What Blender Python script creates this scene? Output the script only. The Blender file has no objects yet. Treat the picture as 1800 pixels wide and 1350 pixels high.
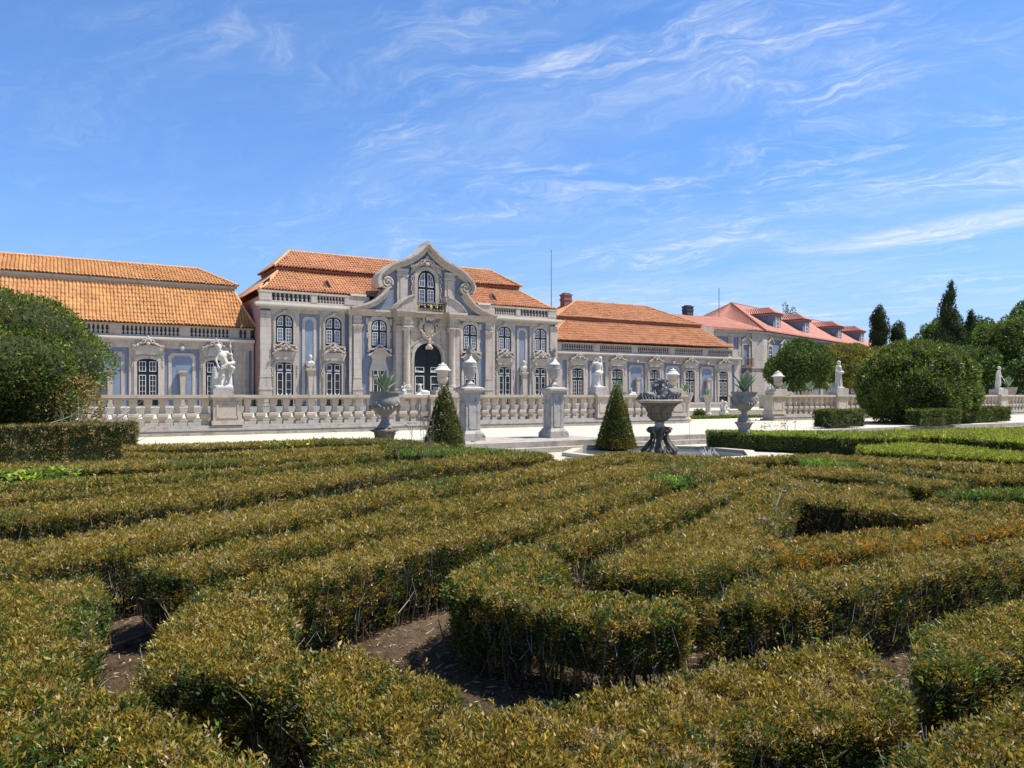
import bpy, math, random
import numpy as np
from mathutils.geometry import tessellate_polygon
from mathutils import Vector

random.seed(4); rng = np.random.default_rng(7)
scene = bpy.context.scene
COL = scene.collection

# ------------------------------------------------------------------ camera, sky, sun, exposure
EYE = 1.65
FWD = (0.51336, 0.85817)                      # view direction in plan (X runs along the palace front, Y away from us)
cam_d = bpy.data.cameras.new('camera'); cam = bpy.data.objects.new('camera', cam_d); COL.objects.link(cam)
cam.location = (0, 0, EYE)
cam.rotation_euler = (math.radians(90), 0, -math.atan2(FWD[0], FWD[1]))
cam_d.sensor_fit = 'HORIZONTAL'; cam_d.sensor_width = 36.0
cam_d.lens = 36.0 * 1334.0 / 1800.0
cam_d.shift_y = 19.0 / 1800.0
cam_d.clip_start = 0.05; cam_d.clip_end = 6000
scene.camera = cam

SUN_AZ = math.atan2(0.857, -0.514)           # horizontal direction to the sun (X, Y), clockwise from +Y
SUN_EL = math.radians(62.5)
sd = Vector((math.sin(SUN_AZ) * math.cos(SUN_EL), math.cos(SUN_AZ) * math.cos(SUN_EL), math.sin(SUN_EL)))
sun_d = bpy.data.lights.new('sun', 'SUN'); sun = bpy.data.objects.new('sun', sun_d); COL.objects.link(sun)
sun.rotation_euler = sd.to_track_quat('Z', 'Y').to_euler(); sun.location = (60, -30, 120)
sun_d.energy = 5.0; sun_d.angle = math.radians(0.53); sun_d.color = (1.0, 0.955, 0.88)

world = bpy.data.worlds.new('World'); scene.world = world; world.use_nodes = True
nt = world.node_tree; nt.nodes.clear()
def N(t, **kw):
    n = nt.nodes.new(t)
    for k, v in kw.items(): setattr(n, k, v)
    return n
out = N('ShaderNodeOutputWorld'); bg = N('ShaderNodeBackground'); bg.inputs['Strength'].default_value = 0.118
sky = N('ShaderNodeTexSky', sky_type='NISHITA', sun_disc=False)
sky.sun_elevation = SUN_EL; sky.sun_rotation = SUN_AZ
sky.altitude = 900; sky.air_density = 1.0; sky.dust_density = 0.05; sky.ozone_density = 2.0
hsv = N('ShaderNodeHueSaturation'); hsv.inputs['Saturation'].default_value = 1.20; hsv.inputs['Value'].default_value = 1.12
tint = N('ShaderNodeMix', data_type='RGBA', blend_type='MULTIPLY'); tint.inputs[0].default_value = 1.0
tint.inputs[7].default_value = (0.97, 0.985, 1.08, 1)
tc = N('ShaderNodeTexCoord'); sep = N('ShaderNodeSeparateXYZ'); nt.links.new(tc.outputs['Generated'], sep.inputs[0])
def MATH(op, a, b=None, clamp=False):
    n = N('ShaderNodeMath', operation=op); n.use_clamp = clamp
    for i, v in enumerate((a, b)):
        if v is None: continue
        if isinstance(v, (int, float)): n.inputs[i].default_value = v
        else: nt.links.new(v, n.inputs[i])
    return n.outputs[0]
def NOISE(vec, scale, detail, rough, dist=0.0, lac=2.0):
    n = N('ShaderNodeTexNoise'); n.inputs['Scale'].default_value = scale; n.inputs['Detail'].default_value = detail
    n.inputs['Roughness'].default_value = rough; n.inputs['Distortion'].default_value = dist; n.inputs['Lacunarity'].default_value = lac
    nt.links.new(vec, n.inputs['Vector']); return n.outputs['Fac']
def RAMP(v, a, b):
    n = N('ShaderNodeMapRange'); n.interpolation_type = 'SMOOTHSTEP'
    n.inputs['From Min'].default_value = a; n.inputs['From Max'].default_value = b
    nt.links.new(v, n.inputs['Value']); return n.outputs[0]
# thin high cloud on a plane overhead: direction / height
zc = MATH('MAXIMUM', sep.outputs['Z'], 0.0)
zz = MATH('ADD', zc, 0.10)
comb = N('ShaderNodeCombineXYZ')
nt.links.new(MATH('DIVIDE', sep.outputs['X'], zz), comb.inputs[0]); nt.links.new(MATH('DIVIDE', sep.outputs['Y'], zz), comb.inputs[1])
def MAPN(vec, rot, sc, loc=(0, 0, 0)):
    r = N('ShaderNodeMapping', vector_type='POINT'); r.inputs['Rotation'].default_value = (0, 0, rot); nt.links.new(vec, r.inputs['Vector'])
    n = N('ShaderNodeMapping', vector_type='POINT'); n.inputs['Scale'].default_value = sc; n.inputs['Location'].default_value = loc; nt.links.new(r.outputs[0], n.inputs['Vector']); return n.outputs[0]
P = comb.outputs[0]
def WARP(vec, scale, amt):
    w = N('ShaderNodeTexNoise'); w.inputs['Scale'].default_value = scale; w.inputs['Detail'].default_value = 4; nt.links.new(vec, w.inputs['Vector'])
    m = N('ShaderNodeVectorMath', operation='MULTIPLY_ADD'); nt.links.new(w.outputs['Color'], m.inputs[0]); m.inputs[1].default_value = (amt, amt, 0); nt.links.new(vec, m.inputs[2]); return m.outputs[0]
CR = math.radians(-119)                                   # the wind combs the ice cloud along this line
PW = WARP(P, 1.3, 0.65); PW2 = WARP(PW, 3.6, 0.30)
patch = RAMP(NOISE(MAPN(PW, CR, (1.3, 1.9, 1), (2.1, 3.7, 0)), 1.0, 6, 0.64), 0.42, 0.66)
comb1 = RAMP(NOISE(MAPN(PW2, CR, (2.2, 6.0, 1), (0.4, 7.0, 0)), 1.6, 11, 0.72), 0.40, 0.76)
comb2 = RAMP(NOISE(MAPN(PW2, CR + 0.25, (2.2, 12.0, 1)), 1.6, 8, 0.7), 0.30, 0.75)
veil = RAMP(NOISE(MAPN(PW, CR, (0.3, 1.3, 1), (5, 2, 0)), 1.0, 6, 0.55), 0.42, 0.72)
# a broad bank of cirrus lies east (to the right) of the open blue
bankv = N('ShaderNodeVectorMath', operation='DOT_PRODUCT'); nt.links.new(P, bankv.inputs[0]); bankv.inputs[1].default_value = (0.86, -0.40, 0)
bank = RAMP(bankv.outputs['Value'], -1.5, 1.0)
wisps = MATH('MULTIPLY', MATH('MULTIPLY', patch, comb1), MATH('ADD', MATH('MULTIPLY', comb2, 0.6), 0.4))
dens = MATH('ADD', MATH('MULTIPLY', wisps, MATH('ADD', MATH('MULTIPLY', bank, 0.85), 0.12)), MATH('MULTIPLY', MATH('MULTIPLY', MATH('MULTIPLY', veil, bank), MATH('ADD', MATH('MULTIPLY', comb2, 0.7), 0.3)), 0.30))
# one long combed streak low in the east
sv = N('ShaderNodeVectorMath', operation='DOT_PRODUCT'); nt.links.new(WARP(P, 2.0, 0.10), sv.inputs[0]); sv.inputs[1].default_value = (0.98, 0.19, 0)
sp_ = N('ShaderNodeSeparateXYZ'); nt.links.new(P, sp_.inputs[0])
streak = RAMP(MATH('ABSOLUTE', MATH('SUBTRACT', sv.outputs['Value'], 3.31)), 0.20, 0.02)
streak = MATH('MULTIPLY', streak, MATH('MULTIPLY', RAMP(sp_.outputs['Y'], 2.5, 1.75), RAMP(sp_.outputs['Y'], -1.5, 0.5)))
dens = MATH('ADD', dens, MATH('MULTIPLY', streak, MATH('ADD', MATH('MULTIPLY', comb2, 0.35), 0.22)))
dens = MATH('MULTIPLY', dens, 1.15, clamp=True)
# the air near the horizon is clear and deep blue that day: less glare low down, the same all round
low = MATH('POWER', 2.71828, MATH('MULTIPLY', zc, -7.0))
lowc = N('ShaderNodeMix', data_type='RGBA'); nt.links.new(low, lowc.inputs[0]); lowc.inputs[6].default_value = (0.97, 0.985, 1.08, 1); lowc.inputs[7].default_value = (0.22, 0.26, 0.48, 1)
nt.links.new(lowc.outputs[2], tint.inputs[7])
cm = N('ShaderNodeMix', data_type='RGBA'); nt.links.new(dens, cm.inputs[0])
nt.links.new(sky.outputs[0], hsv.inputs['Color']); nt.links.new(hsv.outputs[0], tint.inputs[6]); nt.links.new(tint.outputs[2], cm.inputs[6])
cm.inputs[7].default_value = (5.0, 5.3, 5.7, 1)
nt.links.new(cm.outputs[2], bg.inputs[0]); nt.links.new(bg.outputs[0], out.inputs[0])

vs = scene.view_settings
vs.view_transform = 'Standard'; vs.look = 'None'; vs.exposure = 0.64; vs.gamma = 1.0; vs.use_curve_mapping = False

# ------------------------------------------------------------------ materials
def mat(name, base, rough=0.8, var=0.0, vscale=3.0, stain=None, stain_scale=1.2, stain_lo=.55, stain_hi=.75, spec=0.3, bump=0.0, bscale=40, col2=None, metal=0.0, streaks=False):
    m = bpy.data.materials.new(name); m.use_nodes = True
    t = m.node_tree; b = t.nodes['Principled BSDF']
    b.inputs['Roughness'].default_value = rough; b.inputs['Specular IOR Level'].default_value = spec; b.inputs['Metallic'].default_value = metal
    base = tuple(base) + (1,)
    b.inputs['Base Color'].default_value = base
    if var or stain or bump or col2:
        tc = t.nodes.new('ShaderNodeTexCoord'); vec = tc.outputs['Object']
        cur = None
        n = t.nodes.new('ShaderNodeTexNoise'); n.inputs['Scale'].default_value = vscale; n.inputs['Detail'].default_value = 7; n.inputs['Roughness'].default_value = 0.65
        t.links.new(vec, n.inputs['Vector'])
        r = t.nodes.new('ShaderNodeValToRGB'); r.color_ramp.elements[0].position = .3; r.color_ramp.elements[1].position = .7
        lo = col2 if col2 else tuple(v * (1 - var) for v in base[:3])
        hi = base[:3] if col2 else tuple(min(1, v * (1 + var)) for v in base[:3])
        r.color_ramp.elements[0].color = tuple(lo) + (1,); r.color_ramp.elements[1].color = tuple(hi) + (1,)
        t.links.new(n.outputs['Fac'], r.inputs[0]); cur = r.outputs[0]
        if stain:
            s = t.nodes.new('ShaderNodeTexNoise'); s.inputs['Scale'].default_value = stain_scale; s.inputs['Detail'].default_value = 9; s.inputs['Roughness'].default_value = 0.72
            if streaks:
                mp = t.nodes.new('ShaderNodeMapping'); mp.inputs['Scale'].default_value = (3.0, 3.0, 0.5); t.links.new(vec, mp.inputs[0]); t.links.new(mp.outputs[0], s.inputs['Vector'])
            else: t.links.new(vec, s.inputs['Vector'])
            sr = t.nodes.new('ShaderNodeMapRange'); sr.inputs['From Min'].default_value = stain_lo; sr.inputs['From Max'].default_value = stain_hi
            t.links.new(s.outputs['Fac'], sr.inputs['Value'])
            mx = t.nodes.new('ShaderNodeMix'); mx.data_type = 'RGBA'; t.links.new(sr.outputs[0], mx.inputs[0]); t.links.new(cur, mx.inputs[6]); mx.inputs[7].default_value = tuple(stain) + (1,)
            cur = mx.outputs[2]
        t.links.new(cur, b.inputs['Base Color'])
        if bump:
            bn = t.nodes.new('ShaderNodeTexNoise'); bn.inputs['Scale'].default_value = bscale; bn.inputs['Detail'].default_value = 6
            t.links.new(vec, bn.inputs['Vector'])
            bp = t.nodes.new('ShaderNodeBump'); bp.inputs['Strength'].default_value = bump; bp.inputs['Distance'].default_value = 0.02
            t.links.new(bn.outputs['Fac'], bp.inputs['Height']); t.links.new(bp.outputs[0], b.inputs['Normal'])
    return m
M = {}
M['stone'] = mat('limestone', (0.43, 0.375, 0.32), .85, .07, 1.5, (0.20, 0.175, 0.145), 1.0, .50, .76, bump=.2, bscale=12, streaks=True)
M['stone2'] = mat('weathered_limestone', (0.44, 0.375, 0.295), .88, .08, 4, (0.20, 0.17, 0.135), 2.2, .52, .76, bump=.4, bscale=30)
M['granite'] = mat('lichened_limestone', (0.4, 0.365, 0.32), .9, .10, 6, (0.20, 0.18, 0.16), 4, .50, .70, bump=.5, bscale=40)
M['oldurn'] = mat('grey_urn_stone', (0.26, 0.245, 0.215), .92, .16, 6, (0.17, 0.155, 0.13), 4, .5, .7, bump=.6, bscale=35)
M['darkstone'] = mat('blackened_fountain_stone', (0.2, 0.165, 0.12), .85, .25, 5, (0.075, 0.065, 0.05), 4, .42, .62, bump=.6, bscale=30, streaks=True)
M['lead'] = mat('dark_lead', (0.075, 0.078, 0.085), .55, .35, 9, (0.26, 0.26, 0.27), 7, .56, .74, spec=.5, bump=.3, bscale=30)
M['marble'] = mat('white_marble', (0.52, 0.49, 0.43), .7, .05, 5, (0.27, 0.25, 0.21), 7, .52, .74, bump=.2, bscale=30)
M['sill'] = mat('white_limewashed_cap', (0.56, 0.525, 0.46), .85, .06, 3, (0.36, 0.33, 0.28), 3, .58, .8)
M['blue'] = mat('blue_lime_stucco', (0.138, 0.176, 0.238), .9, .08, .8, (0.235, 0.255, 0.29), 0.9, .47, .74, bump=.1, bscale=20, streaks=True)
M['bluepanel'] = mat('pale_blue_stucco_panel', (0.165, 0.212, 0.285), .9, .08, .7, (0.24, 0.275, 0.325), 1.0, .48, .76, streaks=True)
M['void'] = mat('dark_void_shade', (0.085, 0.095, 0.125), .9, .1, 2)  # dark colour stands in for shade in baluster gaps and vent openings
M['green'] = mat('dark_green_joinery', (0.005, 0.014, 0.015), .55, .15, 3, spec=.25)
M['white'] = mat('white_sash_paint', (0.62, 0.62, 0.61), .6, .03, 4)
M['glass'] = mat('dark_window_glass', (0.010, 0.010, 0.013), .25, spec=.35)
M['blindglass'] = mat('window_glass_with_blind', (0.075, 0.088, 0.125), .3, .2, .9, spec=.4)
M['curtain'] = mat('white_curtain', (0.6, 0.6, 0.61), .8, .05, 6)
M['ochre_tile'] = mat('ochre_clay_tile', (0.47, 0.232, 0.084), .85, .28, 1.1, (0.36, 0.15, 0.06), 1.6, .48, .72, bump=.2, bscale=20)
M['orange_tile'] = mat('orange_clay_tile', (0.5, 0.232, 0.108), .85, .22, 1.3, (0.34, 0.15, 0.08), 1.7, .50, .75, bump=.2, bscale=20)
M['pink_tile'] = mat('pink_clay_tile', (0.42, 0.175, 0.125), .85, .12, .8, (0.45, 0.13, 0.085), 1.5, .55, .78)
M['ridge'] = mat('mortared_ridge_tile', (0.58, 0.30, 0.15), .9, .2, 3)
M['redwood'] = mat('red_brown_eaves_board', (0.23, 0.085, 0.055), .8, .2, 3)
M['pink'] = mat('faded_pink_render', (0.33, 0.19, 0.17), .9, .1, 1.0)
M['brick'] = mat('brown_red_brick', (0.26, 0.115, 0.085), .9, .3, 6, bump=.4, bscale=12)
M['slate'] = mat('grey_roof_slab', (0.24, 0.25, 0.275), .6, .1, 2)
M['chimney'] = mat('dark_grey_chimney', (0.075, 0.075, 0.085), .9, .2, 3)
M['iron'] = mat('black_ironwork', (0.012, 0.014, 0.013), .5, spec=.5)
M['gold'] = mat('gilded_iron', (0.55, 0.40, 0.12), .4, metal=.5)
M['agave'] = mat('blue_green_agave', (0.17, 0.27, 0.145), .5, .2, 3, spec=.4)
M['agave_edge'] = mat('pale_agave_margin', (0.52, 0.52, 0.30), .6, .1, 4)
M['agave_dead'] = mat('dry_agave_leaf', (0.15, 0.115, 0.075), .9, .2, 8)
M['bark'] = mat('grey_brown_bark', (0.115, 0.085, 0.062), .95, .3, 9, bump=.5)
M['twig'] = mat('pale_grey_twig', (0.30, 0.255, 0.205), .95, .25, 20)
M['clay'] = mat('brown_irrigation_pipe', (0.17, 0.095, 0.06), .6, .1, 8)
M['bareblack'] = mat('dark_winter_twig', (0.085, 0.07, 0.062), .95, .2, 9)
M['pole'] = mat('grey_painted_pole', (0.20, 0.21, 0.22), .5)
M['gravel'] = mat('pale_gravel', (0.5, 0.45, 0.345), .95, .045, 1.2, (0.50, 0.44, 0.33), 0.35, .50, .78, bump=.35, bscale=90)
M['paving'] = mat('pale_pool_paving', (0.46, 0.405, 0.315), .9, .07, 1.6, (0.45, 0.38, 0.28), 1.4, .55, .78, bump=.3, bscale=40)
M['stepstone'] = mat('worn_step_stone', (.33, .30, .25), .9, .1, 3, (.22, .195, .16), 2.5, .52, .75, bump=.3, bscale=30)
M['curb'] = mat('weathered_step_stone', (0.36, 0.32, 0.265), .92, .12, 4, (0.19, 0.155, 0.12), 2.8, .48, .68, bump=.6, bscale=30)
M['lawn'] = mat('short_lawn', (0.085, 0.105, 0.024), .95, .3, 6)
M['farland'] = mat('dry_parkland', (0.10, 0.105, 0.05), .95, .3, .05)

def ashlar(m, bw=1.15, bh=.46, k=.74):
    """fine dark joints between the facing stones, laid out on the wall plane"""
    t = m.node_tree; b = t.nodes['Principled BSDF']; lk = b.inputs['Base Color'].links[0]; src = lk.from_socket
    g = t.nodes.new('ShaderNodeNewGeometry'); s = t.nodes.new('ShaderNodeSeparateXYZ'); c = t.nodes.new('ShaderNodeCombineXYZ'); t.links.new(g.outputs['Position'], s.inputs[0]); t.links.new(s.outputs['X'], c.inputs[0]); t.links.new(s.outputs['Z'], c.inputs[1])
    br = t.nodes.new('ShaderNodeTexBrick'); br.inputs['Scale'].default_value = 1; br.inputs['Brick Width'].default_value = bw; br.inputs['Row Height'].default_value = bh; br.inputs['Mortar Size'].default_value = .013; br.inputs['Mortar Smooth'].default_value = .3
    br.inputs['Color1'].default_value = (1, 1, 1, 1); br.inputs['Color2'].default_value = (.94, .93, .915, 1); br.inputs['Mortar'].default_value = (k, k * .97, k * .93, 1); t.links.new(c.outputs[0], br.inputs['Vector'])
    mx = t.nodes.new('ShaderNodeMix'); mx.data_type = 'RGBA'; mx.blend_type = 'MULTIPLY'; mx.inputs[0].default_value = 1; t.links.new(src, mx.inputs[6]); t.links.new(br.outputs['Color'], mx.inputs[7]); t.links.new(mx.outputs[2], b.inputs['Base Color'])
ashlar(M['stone'])
def vary_panes(m, lo, hi):
    """old panes and blinds: each window and each part of it a little different"""
    t = m.node_tree; b = t.nodes['Principled BSDF']; [t.links.remove(l) for l in list(b.inputs['Base Color'].links)]
    g = t.nodes.new('ShaderNodeNewGeometry'); n = t.nodes.new('ShaderNodeTexNoise'); n.inputs['Scale'].default_value = 1.3; n.inputs['Detail'].default_value = 2; t.links.new(g.outputs['Position'], n.inputs['Vector'])
    w = t.nodes.new('ShaderNodeTexWhiteNoise'); sn = t.nodes.new('ShaderNodeVectorMath'); sn.operation = 'SNAP'; sn.inputs[1].default_value = (.27, 9, .36); t.links.new(g.outputs['Position'], sn.inputs[0]); t.links.new(sn.outputs[0], w.inputs['Vector'])
    a = t.nodes.new('ShaderNodeMath'); a.operation = 'MULTIPLY_ADD'; a.inputs[1].default_value = .45; t.links.new(w.outputs['Value'], a.inputs[0]); t.links.new(n.outputs['Fac'], a.inputs[2])
    r = t.nodes.new('ShaderNodeMapRange'); r.inputs['From Min'].default_value = .35; r.inputs['From Max'].default_value = 1.0; t.links.new(a.outputs[0], r.inputs['Value'])
    mx = t.nodes.new('ShaderNodeMix'); mx.data_type = 'RGBA'; mx.inputs[6].default_value = lo + (1,); mx.inputs[7].default_value = hi + (1,); t.links.new(r.outputs[0], mx.inputs[0]); t.links.new(mx.outputs[2], b.inputs['Base Color'])
    bn = t.nodes.new('ShaderNodeBump'); bn.inputs['Strength'].default_value = .5; bn.inputs['Distance'].default_value = .03; t.links.new(a.outputs[0], bn.inputs['Height']); t.links.new(bn.outputs[0], b.inputs['Normal'])
vary_panes(M['blindglass'], (.045, .052, .075), (.15, .17, .22)); vary_panes(M['glass'], (.006, .006, .008), (.03, .03, .034))
def lichen(m, colr, lo=.52, hi=.74, amt=.6, scale=.55):
    """broad grey-brown weathering over a tiled slope"""
    t = m.node_tree; b = t.nodes['Principled BSDF']; src = b.inputs['Base Color'].links[0].from_socket
    tc = t.nodes.new('ShaderNodeTexCoord'); n = t.nodes.new('ShaderNodeTexNoise'); n.inputs['Scale'].default_value = scale; n.inputs['Detail'].default_value = 8; n.inputs['Roughness'].default_value = .7; t.links.new(tc.outputs['Object'], n.inputs['Vector'])
    r = t.nodes.new('ShaderNodeMapRange'); r.inputs['From Min'].default_value = lo; r.inputs['From Max'].default_value = hi; r.inputs['To Max'].default_value = amt; t.links.new(n.outputs['Fac'], r.inputs['Value'])
    mx = t.nodes.new('ShaderNodeMix'); mx.data_type = 'RGBA'; t.links.new(r.outputs[0], mx.inputs[0]); t.links.new(src, mx.inputs[6]); mx.inputs[7].default_value = colr + (1,); t.links.new(mx.outputs[2], b.inputs['Base Color'])
lichen(M['orange_tile'], (.30, .17, .11)); lichen(M['ochre_tile'], (.33, .19, .10)); lichen(M['pink_tile'], (.50, .27, .20), .45, .7, .7); lichen(M['blue'], (.215, .225, .24), .5, .72, .7, 1.1); lichen(M['bluepanel'], (.13, .165, .22), .5, .72, .7, 1.3); lichen(M['gravel'], (.36, .315, .23), .53, .75, .55, .8); lichen(M['paving'], (.30, .26, .19), .5, .72, .6, 1.1)
def each_differs(m, amt=.16):
    """every piece cut from a slightly different block"""
    t = m.node_tree; b = t.nodes['Principled BSDF']; src = b.inputs['Base Color'].links[0].from_socket; oi = t.nodes.new('ShaderNodeObjectInfo')
    r = t.nodes.new('ShaderNodeMapRange'); r.inputs['To Min'].default_value = 1 - amt; r.inputs['To Max'].default_value = 1 + amt * .6; t.links.new(oi.outputs['Random'], r.inputs['Value'])
    mx = t.nodes.new('ShaderNodeMix'); mx.data_type = 'RGBA'; mx.blend_type = 'MULTIPLY'; mx.inputs[0].default_value = 1; t.links.new(src, mx.inputs[6]); t.links.new(r.outputs[0], mx.inputs[7]); t.links.new(mx.outputs[2], b.inputs['Base Color'])
each_differs(M['stone2']); each_differs(M['stone'], .10)
def soil_material():
    m = bpy.data.materials.new('dry_brown_soil'); m.use_nodes = True; t = m.node_tree; b = t.nodes['Principled BSDF']
    b.inputs['Roughness'].default_value = .97; b.inputs['Specular IOR Level'].default_value = .1
    tc = t.nodes.new('ShaderNodeTexCoord')
    n = t.nodes.new('ShaderNodeTexNoise'); n.inputs['Scale'].default_value = 9; n.inputs['Detail'].default_value = 10; n.inputs['Roughness'].default_value = .75
    t.links.new(tc.outputs['Object'], n.inputs['Vector'])
    r = t.nodes.new('ShaderNodeValToRGB'); e = r.color_ramp.elements
    e[0].position = .3; e[0].color = (.045, .027, .016, 1); e[1].position = .70; e[1].color = (.215, .145, .085, 1)
    t.links.new(n.outputs['Fac'], r.inputs[0])
    n2 = t.nodes.new('ShaderNodeTexNoise'); n2.inputs['Scale'].default_value = .45; n2.inputs['Detail'].default_value = 4; t.links.new(tc.outputs['Object'], n2.inputs['Vector'])
    r2 = t.nodes.new('ShaderNodeMapRange'); r2.inputs['From Min'].default_value = .5; r2.inputs['From Max'].default_value = .66; t.links.new(n2.outputs['Fac'], r2.inputs['Value'])
    mx = t.nodes.new('ShaderNodeMix'); mx.data_type = 'RGBA'; t.links.new(r2.outputs[0], mx.inputs[0]); t.links.new(r.outputs[0], mx.inputs[6]); mx.inputs[7].default_value = (.27, .205, .135, 1)
    t.links.new(mx.outputs[2], b.inputs['Base Color'])
    n3 = t.nodes.new('ShaderNodeTexNoise'); n3.inputs['Scale'].default_value = 26; n3.inputs['Detail'].default_value = 8; n3.inputs['Roughness'].default_value = .7; t.links.new(tc.outputs['Object'], n3.inputs['Vector'])
    bp = t.nodes.new('ShaderNodeBump'); bp.inputs['Strength'].default_value = 1.0; bp.inputs['Distance'].default_value = .09
    t.links.new(n3.outputs['Fac'], bp.inputs['Height']); t.links.new(bp.outputs[0], b.inputs['Normal'])
    return m
M['soil'] = soil_material()

def leaf_material(name, rough=.5, trans=.34, spec=.35):
    m = bpy.data.materials.new(name); m.use_nodes = True; t = m.node_tree; b = t.nodes['Principled BSDF']
    at = t.nodes.new('ShaderNodeAttribute'); at.attribute_name = 'Col'
    t.links.new(at.outputs['Color'], b.inputs['Base Color'])
    b.inputs['Roughness'].default_value = rough; b.inputs['Specular IOR Level'].default_value = spec
    tr = t.nodes.new('ShaderNodeBsdfTranslucent'); t.links.new(at.outputs['Color'], tr.inputs['Color'])
    mx = t.nodes.new('ShaderNodeMixShader'); mx.inputs[0].default_value = trans
    t.links.new(b.outputs[0], mx.inputs[1]); t.links.new(tr.outputs[0], mx.inputs[2])
    t.links.new(mx.outputs[0], t.nodes['Material Output'].inputs['Surface'])
    return m
M['leaf'] = leaf_material('leaves')
M['boxleaf'] = leaf_material('box_leaves', .45, .42, .35)
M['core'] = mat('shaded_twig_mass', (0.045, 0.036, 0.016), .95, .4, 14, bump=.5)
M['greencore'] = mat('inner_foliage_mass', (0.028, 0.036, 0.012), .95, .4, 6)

def water_material():
    m = bpy.data.materials.new('pool_water'); m.use_nodes = True; t = m.node_tree; b = t.nodes['Principled BSDF']
    b.inputs['Base Color'].default_value = (.10, .115, .10, 1); b.inputs['Roughness'].default_value = .06; b.inputs['IOR'].default_value = 1.33
    n = t.nodes.new('ShaderNodeTexNoise'); n.inputs['Scale'].default_value = 7; n.inputs['Detail'].default_value = 3
    bp = t.nodes.new('ShaderNodeBump'); bp.inputs['Strength'].default_value = .25; bp.inputs['Distance'].default_value = .02
    t.links.new(n.outputs['Fac'], bp.inputs['Height']); t.links.new(bp.outputs[0], b.inputs['Normal']); return m
M['water'] = water_material()

# ------------------------------------------------------------------ object helpers
def tag(o, label=None, cat=None, group=None, kind=None):
    if label: o['label'] = label
    if cat: o['category'] = cat
    if group: o['group'] = group
    if kind: o['kind'] = kind
    return o
def thing(name, label, cat, loc=(0, 0, 0), rotz=0.0, group=None):
    o = bpy.data.objects.new(name, None); COL.objects.link(o)
    o.location = loc; o.rotation_euler = (0, 0, rotz); o.empty_display_size = .2
    return tag(o, label, cat, group)
def origin_of(o):
    v = Vector((0, 0, 0))
    while o is not None: v = v + o.location; o = o.parent
    return v
def copy_tree(o, parent=None):
    c = o.copy(); COL.objects.link(c)
    if parent is not None: c.parent = parent
    for ch in list(o.children): copy_tree(ch, c)
    return c
def dup(o, loc, label=None, rotz=None, scale=None):
    c = copy_tree(o); c.location = loc
    if label: c['label'] = label
    if rotz is not None: c.rotation_euler = (0, 0, rotz)
    if scale is not None: c.scale = scale
    return c

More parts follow.
